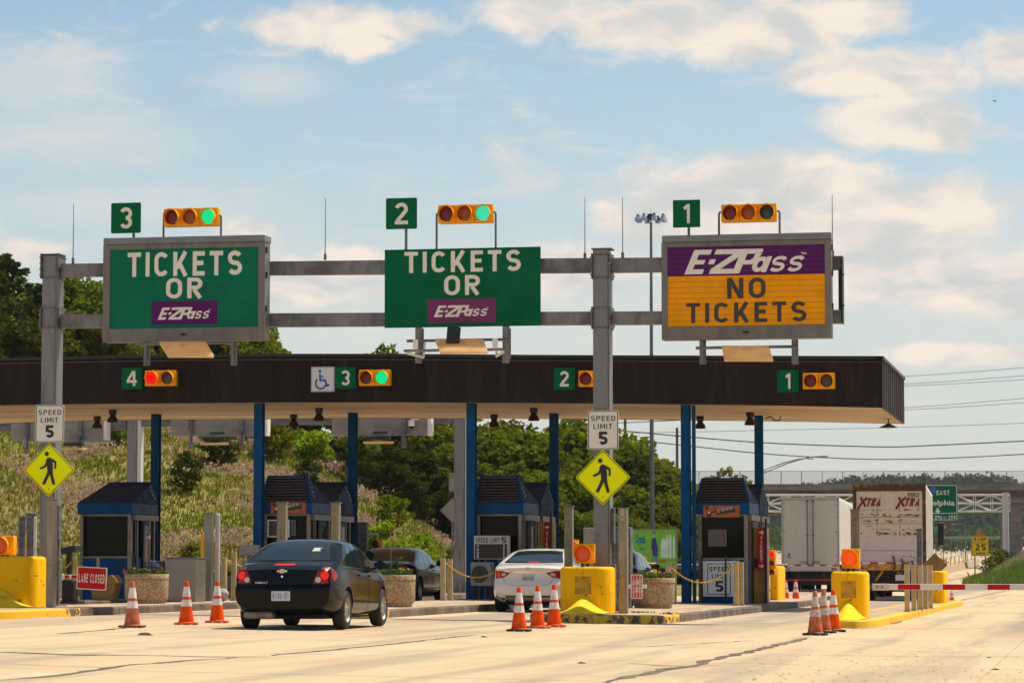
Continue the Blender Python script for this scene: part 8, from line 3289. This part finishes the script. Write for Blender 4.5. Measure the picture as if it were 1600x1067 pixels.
def guard_rail(D, pxa, pxb, ytop, ybot, label):
 x0, x1 = fx(pxa, D), fx(pxb, D)
 z0, z1 = fz(ybot, D), fz(ytop, D)
 root = fthing('guard_rail', label, 'guard rail', (pxa + pxb) / 2, D, 0, 'guard rails')
 r_ = FB()
 h = z1 - z0
 pr = [(0, z0), (-.06, z0 + h * .2), (-.0, z0 + h * .5), (-.06, z0 + h * .8), (0, z1), (.02, z1), (-.04, z0 + h * .8), (.02, z0 + h * .5), (-.04, z0 + h * .2), (.02, z0)]
 r_.prism([(D + p[0], p[1]) for p in pr], x0, x1, None, 'X')
 r_.build('rail', M_GALV, root)
 n = int((x1 - x0) / 1.9) + 1
 for i in range(n):
  p = FB()
  x = x0 + .1 + i * 1.9
  p.box(x - .06, x + .06, D + .03, D + .13, -.3, z1 + .03)
  p.build('post', M_GALV_D, root)
guard_rail(124, 1048, 1230, 880, 888.5, 'galvanised guard rail behind the first booth')
guard_rail(560, 1468, 1660, 838, 842, 'thin far guard rail above the road under the overpass')

def sign_backs():
 D = 101
 root = fthing('warning_sign', 'grey back of a diamond sign beside the rear gantry post', 'sign', 704, D)
 x, z = fx(707, D), fz(797, D)
 a = .42
 m = FB()
 m.prism([(x, z - a), (x + a, z), (x, z + a), (x - a, z)], D, D + .01)
 m.build('plate', M_BACK, root)
 m = FB()
 m.box(x - .03, x + .03, D + .012, D + .05, 0, z + a * .9)
 m.box(x - .12, x + .2, D + .0, D + .012, fz(767, D), fz(738, D), M_BACK)
 m.build('post', M_GALV_D, root)
 # diamond board beside the far yellow block
 D = 88
 x, z = fx(1459, D), fz(882, D)
 root = fthing('diamond_sign', 'brownish diamond sign standing behind the far yellow block', 'sign', 1459, D)
 a = .36
 m = FB()
 m.prism([(x, z - a), (x + a, z), (x, z + a), (x - a, z)], D, D + .012)
 m.build('plate', MAT('diamond_ochre_back', (.20, .12, .03), .5, 0, .2, 4), root)
 m = FB()
 m.box(x - .025, x + .025, D + .014, D + .05, 0, z + a * .8)
 m.build('post', M_GALV_D, root)
sign_backs()

# ------------------------------------------------------------------ the far road, overpass and hills
def verge():
 """grassy bank to the right of the far road"""
 def edge(D):                       # left edge of the bank
  return 1503 + (D - 190) * .36
 def h(px, D):
  t = min(max((px - edge(D)) / 110, 0), 1)
  u = min(max((D - 188) / 60, 0), 1)
  return (2.6 * t * t * (3 - 2 * t)) * u * u * (3 - 2 * u) + .05
 m = FB()
 ds = [188 + 5 * i for i in range(36)]
 n = 34
 for D in ds:
  for i in range(n):
   px = edge(D) + (i / (n - 1)) ** 1.3 * 420
   x = fx(px, D)
   w = MF @ Vector((x, D, 0))
   e = -.3 if i == 0 or D == 188 else 0
   m.v.append((x, D, gz(w.x, w.y) + h(px, D) + e))
 for j in range(len(ds) - 1):
  for i in range(n - 1):
   m.f.append((j * n + i, j * n + i + 1, j * n + n + i + 1, j * n + n + i))
   m.m.append(-1)
 struct(m.build('grass_bank', grass_mat('bank_turf', (0.11, 0.16, 0.025), (0.16, 0.20, 0.04), (0.24, 0.20, 0.10))))
 g1, g2 = MB(), MB()
 for i in range(9000):
  D = rnd.uniform(189, 300)
  px = edge(D) + 150 * rnd.random()
  w = MF @ Vector((fx(px, D), D, 0))
  z = gz(w.x, w.y) + h(px, D) - .03
  dry = D > 222 and px > 1548
  blades(g2 if dry and rnd.random() < .7 else g1, w.x, w.y, z, rnd.uniform(.25, .6), .11, 3)
 struct(g1.build('bank_grass', leafy('bank_grass_green', (0.12, 0.19, 0.02), (0.22, 0.29, 0.05)), smooth=False), 'stuff')
 struct(g2.build('dry_bank_grass', leafy('bank_grass_dry', (0.32, 0.24, 0.15), (0.46, 0.34, 0.25)), smooth=False), 'stuff')
 for (kd, px, D, H, lab) in (('shrub', 1543, 240, 1.5, 'round green bush on the bank left of the overpass pier'), ('shrub', 1557, 255, 2.1, 'taller bush on the bank below the overpass pier'), ('darkshrub', 1566, 262, 1.9, 'dark bush at the foot of the overpass pier')):
  w = MF @ Vector((fx(px, D), D, 0))
  plant(kd, px, D, H, lab, 'bushes on the right bank', 1.2, z=gz(w.x, w.y) + h(px, D))
verge()

def ramp_sign():
 D = 205
 a, c, d, e = fx(1517, D), fx(1543.5, D), fz(868, D), fz(837, D)
 w = MF @ Vector(((a + c) / 2, D, 0))
 zb = gz(w.x, w.y)
 root = fthing('ramp_speed_sign', 'yellow RAMP 25 MPH sign on two thin posts by the far road', 'sign', 1530, D, zb)
 m = FB()
 m.prism(rrect(a, c, d, e, .05), D, D + .02)
 m.build('plate', MAT('warning_yellow', (.97, .58, .006), .5, spec=.1), root)
 t = FB()
 w_, h_ = c - a, e - d
 hword(t, 'RAMP', a + .14 * w_, a + .86 * w_, d + .76 * h_, d + .92 * h_, D - .004, None, .2)
 hword(t, '25', a + .2 * w_, a + .82 * w_, d + .28 * h_, d + .60 * h_, D - .004, None, .2)
 hword(t, 'MPH', a + .26 * w_, a + .76 * w_, d + .07 * h_, d + .19 * h_, D - .004, None, .2)
 t.box(a + .04, c - .04, D - .006, D - .002, d + .655 * h_, d + .68 * h_)
 ring(t, rrect(a + .03, c - .03, d + .03, e - .03, .05), rrect(a + .055, c - .055, d + .055, e - .055, .04), D - .008)
 t.build('lettering', M_BLACK, root)
 for px in (1521.5, 1538):
  p = FB()
  p.box(fx(px, D) - .04, fx(px, D) + .04, D + .021, D + .06, zb - .2, e - .1)
  p.build('post', M_GALV_D, root)
 g = FB()
 g.prism([(fx(1522, D), e), (fx(1537, D), e), (fx(1532, D), e + .2), (fx(1530, D), e + .32), (fx(1527, D), e + .2)], D + .03, D + .05)
 g.build('warning_flag', MAT('flag_orange', (.85, .10, .01), .6), root)
ramp_sign()

def truss_gantry():
 D = 300
 root = fthing('truss_gantry', 'white lattice sign gantry spanning the far road behind the lorries', 'gantry', 1340, D)
 wp = MAT('white_truss_paint', (.66, .63, .57), .5)
 xa, xb = fx(1120, D), fx(1577, D)
 zs_ = [fz(773, D), fz(786, D), fz(798.5, D)]
 m = FB()
 for dy in (0, 1.2):
  for z in zs_:
   m.cyl((xa, D + dy, z), (xb, D + dy, z), .085, n=8)
 m.build('chord', wp, root)
 m = FB()
 n = 17
 for i in range(n):
  a, c = xa + (xb - xa) * i / n, xa + (xb - xa) * (i + 1) / n
  for dy in (0, 1.2):
   for k in (0, 1):
    z0, z1 = zs_[k], zs_[k + 1]
    if (i + k) % 2:
     z0, z1 = z1, z0
    m.cyl((a, D + dy, z0), (c, D + dy, z1), .05, n=6)
   m.cyl((c, D + dy, zs_[0]), (c, D + dy, zs_[2]), .035, n=6)
  m.cyl((c, D, zs_[0]), (c, D + 1.2, zs_[0]), .03, n=6)
 m.build('lattice', wp, root)
 for px in (1571, 1128):
  for dy in (0, 1.2):
   p = FB()
   x = fx(px, D)
   w = MF @ Vector((x, D, 0))
   p.cyl((x, D + dy, gz(w.x, w.y)), (x, D + dy, fz(769, D)), .26 if dy == 0 else .2, n=16)
   p.build('post', MAT('pale_post', (.52, .52, .50), .5), root)
 a, c, d, e = fx(1418, D), fx(1494.5, D), fz(813, D), fz(757, D)
 sr = fthing('direction_sign', 'green motorway direction sign half hidden by the worn trailer', 'sign', 1456, D, d)
 Y = D - .35
 m = FB()
 m.prism(rrect(a, c, d, e, .2), Y, Y + .05)
 m.build('plate', M_GREEN, sr)
 t = FB()
 hword(t, 'EAST', fx(1462, D), fx(1482, D), fz(773, D), fz(766, D), Y - .006, None, .18)
 word(t, 'Philadelphia', fx(1421, D), fx(1490, D), fz(792, D), fz(781, D), Y - .006, None, .02)
 hword(t, '296', fx(1459, D), fx(1470, D), fz(812 - 1.5, D), fz(805, D), Y - .006, None, .18)
 hword(t, '359', fx(1480, D), fx(1491, D), fz(812 - 1.5, D), fz(805, D), Y - .006, None, .18)
 t.box(fx(1472, D), fx(1477, D), Y - .008, Y - .004, fz(808.6, D), fz(807.4, D))
 t.box(a + .15, c - .15, Y - .008, Y - .004, fz(802, D), fz(801, D))
 x, z = fx(1463.5, D), fz(795, D)
 t.add([(x - .3, Y - .006, z - .15), (x + .3, Y - .006, z - .15), (x, Y - .006, z - .5)], [(0, 1, 2)])
 t.box(x - .1, x + .1, Y - .008, Y - .004, z - .15, z + .1)
 ring(t, rrect(a + .05, c - .05, d + .05, e - .05, .17), rrect(a + .11, c - .11, d + .11, e - .11, .14), Y - .012)
 t.build('lettering', M_WHITE, sr)
 s = FB()
 disc(s, fx(1457, D), fz(766, D), .35, Y - .008)
 s.build('shield', MAT('shield_blue', (.02, .12, .40), .5), sr)
 # construction diamond and small teal sign farther on
 D2 = 420
 r2 = fthing('construction_sign', 'small orange diamond sign far off, right of the worn trailer', 'sign', 1472, D2)
 x, z, a = fx(1472.5, D2), fz(823, D2), .55
 m = FB()
 m.prism([(x, z - a), (x + a, z), (x, z + a), (x - a, z)], D2, D2 + .03)
 m.build('plate', MAT('construction_orange', (.80, .25, .01), .5), r2)
 m = FB()
 disc(m, x, z + .08, .16, D2 - .01)
 m.box(x - .2, x + .2, D2 - .012, D2 - .011, z - .22, z - .12)
 m.build('symbol', M_BLACK, r2)
 m = FB()
 m.box(x - .06, x + .06, D2 + .04, D2 + .12, 0, z)
 m.build('post', M_GALV_D, r2)
 r3 = fthing('street_sign', 'tiny teal sign far off beside the orange diamond', 'sign', 1461, D2)
 m = FB()
 m.box(fx(1458.5, D2), fx(1465, D2), D2, D2 + .03, fz(829.5, D2), fz(822.5, D2))
 m.build('plate', MAT('teal_sign', (.03, .38, .30), .5), r3)
 m = FB()
 m.box(fx(1461, D2) - .06, fx(1461, D2) + .06, D2 + .04, D2 + .1, 0, fz(823, D2))
 m.build('post', M_GALV_D, r3)
truss_gantry()

def overpass():
 D = 400
 root = fthing('overpass_bridge', 'brown steel overpass with tall mesh fence crossing beyond the lorries', 'bridge', 1400, D)
 xa, xb = fx(1060, D), fx(2500, D)
 steel = MAT('weathering_steel', (.085, .055, .04), .7, 0, .25, .6, stretch=(1, 1, .5))
 conc = MAT('bridge_concrete', (.17, .15, .13), .85, 0, .3, .8, stretch=(.4, 1, 1.5))
 g = FB()
 zb_, zd, zp = fz(776, D), fz(766, D), fz(756, D)
 g.box(xa, xb, D, D + .3, zb_, zd)
 g.box(xa, xb, D - .15, D - .001, zb_, zb_ + .08)
 for i in range(90):
  x = xa + (xb - xa) * i / 90
  g.box(x - .03, x + .03, D - .1, D - .002, zb_ + .09, zd - .02)
 for yy in (3, 6, 9):
  g.box(xa, xb, D + yy, D + yy + .3, zb_, zd)
 g.build('girder', steel, root)
 d = FB()
 d.box(xa, xb, D - .35, D + 10.3, zd + .002, zd + .35)
 d.box(xa, xb, D - .35, D - .05, zd + .352, zp)
 d.box(xa, xb, D + 10, D + 10.3, zd + .352, zp)
 d.build('parapet', conc, root)
 f = FB()
 zt = fz(736, D)
 n = 45
 for i in range(n + 1):
  x = xa + (xb - xa) * i / n
  f.cyl((x, D - .2, zp), (x, D - .2, zt), .045, n=6)
 for k in range(14):
  z = zp + (zt - zp) * (k + 1) / 14
  f.cyl((xa, D - .2, z), (xb, D - .2, z), .035 if k == 13 else .011, n=5)
 m_ = 850
 for i in range(m_):
  x = xa + (xb - xa) * i / m_
  f.cyl((x, D - .2, zp), (x, D - .2, zt), .011, n=4, caps=False)
 f.build('mesh_fence', MAT('fence_dark', (.06, .055, .05), .6), root)
 for (pxa, pxb) in ((1573, 1597), (1236, 1256), (2010, 2034)):
  p = FB()
  p.box(fx(pxa, D), fx(pxb, D), D + 1, D + 2.4, -1, zb_ - .8, None, .1)
  p.box(fx(pxa, D) - .6, fx(pxb, D) + .6, D + .2, D + 9, zb_ - .8, zb_ - .01)
  p.box(fx(pxa, D) + .2, fx(pxb, D) - .2, D + 6, D + 7.4, -1, zb_ - 1.2)
  p.build('pier', conc, root)
overpass()

def lamp_far(px_base, px_tip, ybase, ytop, ytip, D, label, zb=None):
 root = fthing('street_lamp', label, 'street lamp', px_base, D, 0, 'far street lamps')
 x0, x1 = fx(px_base, D), fx(px_tip, D)
 m = FB()
 w = MF @ Vector((x0, D, 0))
 m.tube([(x0, D, gz(w.x, w.y)), (x0, D, fz(ytop, D)), (x0 + (x1 - x0) * .45, D, fz(ytop + (ytip - ytop) * .62, D)), (x0 + (x1 - x0) * .8, D, fz(ytop + (ytip - ytop) * .95, D)), (x1, D, fz(ytip, D))], [.12, .10, .07, .06, .05], 8)
 m.build('pole', M_GALV_D, root)
 h = FB()
 s = 1 if px_tip > px_base else -1
 h.box(min(x1, x1 + s * .7), max(x1, x1 + s * .7), D - .15, D + .15, fz(ytip, D) - .1, fz(ytip, D) + .06, None, .04)
 h.build('lamp_head', M_GALV, root)
lamp_far(1188, 1284, 880, 741, 712.5, 345, 'street lamp with a long curved arm reaching over the lorries')
lamp_far(1192, 1262, 880, 735, 716, 352, 'second street lamp arm just behind the long curved one')
lamp_far(1507, 1491, 860, 816, 819, 520, 'far street lamp seen under the overpass beside the truss post')
lamp_far(1603, 1560, 860, 757, 751, 408, 'street lamp head peeking over the overpass parapet at the right')

def power_poles():
 D = 230
 for (px, yt, lab) in ((977, 648, 'bare utility pole beside the right speed limit sign'), (1058, 668, 'bare utility pole left of the first blue column')):
  x = fx(px, D)
  root = fthing('utility_pole', lab, 'utility pole', px, D, 0, 'utility poles')
  m = FB()
  m.cyl((x, D, -.2), (x, D, fz(yt, D)), .15, .10, 10)
  m.build('pole', MAT('pole_wood', (.10, .075, .055), .9), root)
  m = FB()
  m.box(x - .08, x + .08, D - .9, D + .9, fz(yt + 14, D), fz(yt + 14, D) + .1)
  for q in (-.8, 0, .8):
   m.cyl((x, D + q, fz(yt + 14, D) + .1), (x, D + q, fz(yt + 14, D) + .25), .04, n=6)
  m.build('crossarm', MAT('pole_wood', (.10, .075, .055), .9), root)
 def wire(pts, D, r, label, group):
  P = []
  c = chaikin([(p[0], p[1]) for p in pts], 2)
  for (px, py) in c:
   P.append((fx(px, D), D, fz(py, D)))
  m = FB()
  m.tube(P, r, 5)
  mid = P[len(P) // 2]
  tag(m.build('power_line', MAT('wire_dark', (.04, .04, .042), .6), loc=mid), label, 'cable', group)
 wire([(900, 668), (977, 673), (1058, 681), (1190, 692), (1310, 696.5), (1390, 698.5), (1430, 697), (1600, 689), (1720, 682), (2300, 660)], D, .045, 'thick dark cable sagging across the sky, upper one over the lorries', 'dark cables over the lorries')
 wire([(900, 676), (977, 686), (1100, 699), (1200, 710), (1330, 717), (1400, 718), (1500, 715), (1600, 709.5), (1720, 702), (2300, 675)], D, .04, 'thick dark cable sagging across the sky, lower one over the lorries', 'dark cables over the lorries')
 for i, (a, b, lab) in enumerate(((589, 574.5, 'topmost thin wire right of the canopy end'), (601, 587, 'second thin wire right of the canopy end'), (604, 593, 'third thin wire right of the canopy end'), (638, 622.5, 'fourth thin wire right of the canopy end'), (641.5, 629, 'fifth thin wire right of the canopy end'), (668, 661, 'lowest thin wire right of the canopy end'))):
  wire([(900, a + (a - b) * 2.0 - 4), (1411, a), (1600, b), (1750, b - (a - b) * .9), (2400, b - (a - b) * 5)], 420, .035, lab, 'thin wires in the sky')
power_poles()

def far_hills():
 m = FB()
 tops = [(700, 772), (900, 768), (1080, 765), (1190, 768), (1250, 757), (1300, 748), (1380, 742), (1450, 744), (1520, 741), (1560, 743), (1600, 754), (1700, 757), (1900, 752), (2200, 758), (2700, 765)]
 D0, D1 = 1150, 1500
 n = 140
 rows = 7
 for j in range(rows):
  t = j / (rows - 1)
  D = D0 + (D1 - D0) * t
  for i in range(n):
   px = 650 + 2000 * i / (n - 1)
   zt = fz(piece(tops, px) + 15, D1)
   z0 = 8.5
   m.v.append((fx(px, D), D, z0 + (zt - z0) * (t ** .8)))
 for j in range(rows - 1):
  for i in range(n - 1):
   m.f.append((j * n + i, j * n + i + 1, j * n + n + i + 1, j * n + n + i))
   m.m.append(-1)
 struct(m.build('far_hill', MAT('far_hill_ground', (.06, .075, .03), .9)))
 t = FB()
 for k in range(3600):
  px = rnd.uniform(1000, 1700) if k < 2600 else rnd.uniform(1700, 2600)
  u = rnd.random() ** .7
  D = D0 + (D1 - D0) * u
  zt = fz(piece(tops, px) + 15, D1)
  z = 8.5 + (zt - 8.5) * (u ** .8)
  H = rnd.uniform(3.5, 6.5) * (1.25 if rnd.random() < .08 else 1)
  c = Vector((fx(px, D), D, z + H * .5))
  for _ in range(30):
   v = rv()
   leaf_quad(t, c + Vector((v.x * H * .55, v.y * H * .5, v.z * H * .52)), rnd.uniform(.7, 1.4), .5)
 struct(t.build('far_woods', leafy('far_leaf', (.040, .062, .020), (.070, .095, .028), .2), smooth=False), 'stuff')
 # nearer wooded flank seen under the overpass
 t = FB()
 for k in range(640):
  px = rnd.uniform(1085, 1660) if k < 420 else rnd.uniform(1660, 2300)
  D = rnd.uniform(640, 800)
  w = MF @ Vector((fx(px, D), D, 0))
  z = gz(w.x, w.y)
  H = rnd.uniform(3.0, 5.5)
  c = Vector((fx(px, D), D, z + H * .5))
  for _ in range(34):
   v = rv()
   leaf_quad(t, c + Vector((v.x * H * .6, v.y * H * .5, v.z * H * .5)), rnd.uniform(.3, .7), .5)
 struct(t.build('roadside_woods', leafy('woods_leaf', (.05, .085, .022), (.09, .13, .035), .25), smooth=False), 'stuff')
 # dark embankment beside the far carriageway
 m = FB()
 for px in range(1440, 1720, 10):
  for (D, dz) in ((470, .0), (480, 1.1), (520, 1.25)):
   w = MF @ Vector((fx(px, D), D, 0))
   m.v.append((fx(px, D), D, gz(w.x, w.y) + dz - (.15 if dz == 0 else 0)))
 k = len(range(1440, 1720, 10))
 for i in range(k - 1):
  for j in range(2):
   m.f.append((i * 3 + j, i * 3 + 3 + j, i * 3 + 4 + j, i * 3 + 1 + j))
   m.m.append(-1)
far_hills()

def median():
 """low concrete barrier dividing the far road, with marker posts"""
 root = fthing('median_barrier', 'low tan concrete barrier dividing the far road, right of the worn trailer', 'barrier', 1480, 330)
 m = FB()
 for i in range(14):
  D0, D1 = 270 + i * 14, 270 + i * 14 + 13.9
  def q(D):
   px = 1462 + (D - 270) * .33
   w = MF @ Vector((fx(px, D), D, 0))
   return fx(px, D), gz(w.x, w.y)
  (xa, za), (xb, zb) = q(D0), q(D1)
  v = []
  for (x, D, z) in ((xa, D0, za), (xb, D1, zb)):
   v += [(x - .3, D, z - .05), (x + .3, D, z - .05), (x + .1, D, z + .8), (x - .1, D, z + .8)]
  m.add(v, [(0, 1, 5, 4), (1, 2, 6, 5), (2, 3, 7, 6), (3, 0, 4, 7), (0, 3, 2, 1), (4, 5, 6, 7)])
 m.build('barrier', MAT('barrier_tan', (.50, .36, .20), .8, 0, .2, 1), root)
 for i in range(9):
  D = 275 + i * 20
  px = 1462 + (D - 270) * .33
  w = MF @ Vector((fx(px, D), D, 0))
  p = FB()
  z = gz(w.x, w.y) + .8
  p.box(fx(px, D) - .06, fx(px, D) + .06, D - .03, D + .03, z, z + .9)
  p.build('marker_post', MAT('marker_yellow', (.6, .36, .04), .6), root)
 p = GR(1513, 897)
 D = 215
 x = fx(1514, D)
 w = MF @ Vector((x, D, 0))
 zb = gz(w.x, w.y)
 m = FB()
 m.tube([(x, D, zb), (x - .12, D, zb + .55), (x - .2, D, zb + .8)], [.08, .06, .04], 8)
 tag(m.build('delineator_post', MAT('delineator_red', (.65, .06, .03), .5), loc=(x, D, zb)), 'leaning red marker post left of the RAMP 25 sign', 'post')
median()

# ------------------------------------------------------------------ summer haze over the valley
def haze():
 m = bpy.data.materials.new('summer_haze')
 m.use_nodes = True
 nt = m.node_tree
 nt.nodes.remove(nt.nodes['Principled BSDF'])
 v = nt.nodes.new('ShaderNodeVolumePrincipled')
 v.inputs['Color'].default_value = (0.80, 0.88, 1.0, 1)
 v.inputs['Density'].default_value = 0.00007
 v.inputs['Anisotropy'].default_value = 0.2
 nt.links.new(v.outputs[0], nt.nodes['Material Output'].inputs['Volume'])
 b = MB()
 b.box(-900, 500, -60, 1620, -6, 66)
 o = b.build('haze', m)
 o['kind'] = 'stuff'
haze()


def bird():
 D = 240
 x, z = fx(1561, D), fz(153, D)
 root = fthing('bird', 'tiny dark bird high in the sky at the right', 'bird', 1561, D, z)
 m = FB()
 m.lathe([(.001, -.16), (.03, -.12), (.05, -.02), (.04, .08), (.015, .15), (.001, .17)], (0, 0, 0), 10, axis='X')
 m.v = [(x + v[0], D + v[1], z + v[2]) for v in m.v]
 for s in (-1, 1):
  m.add([(x - .04, D, z), (x + .06, D, z), (x + .02, D + s * .16, z + .07), (x - .03, D + s * .34, z + .02)], [(0, 1, 2, 3)])
 m.build('body', M_BLACKM, root)
bird()
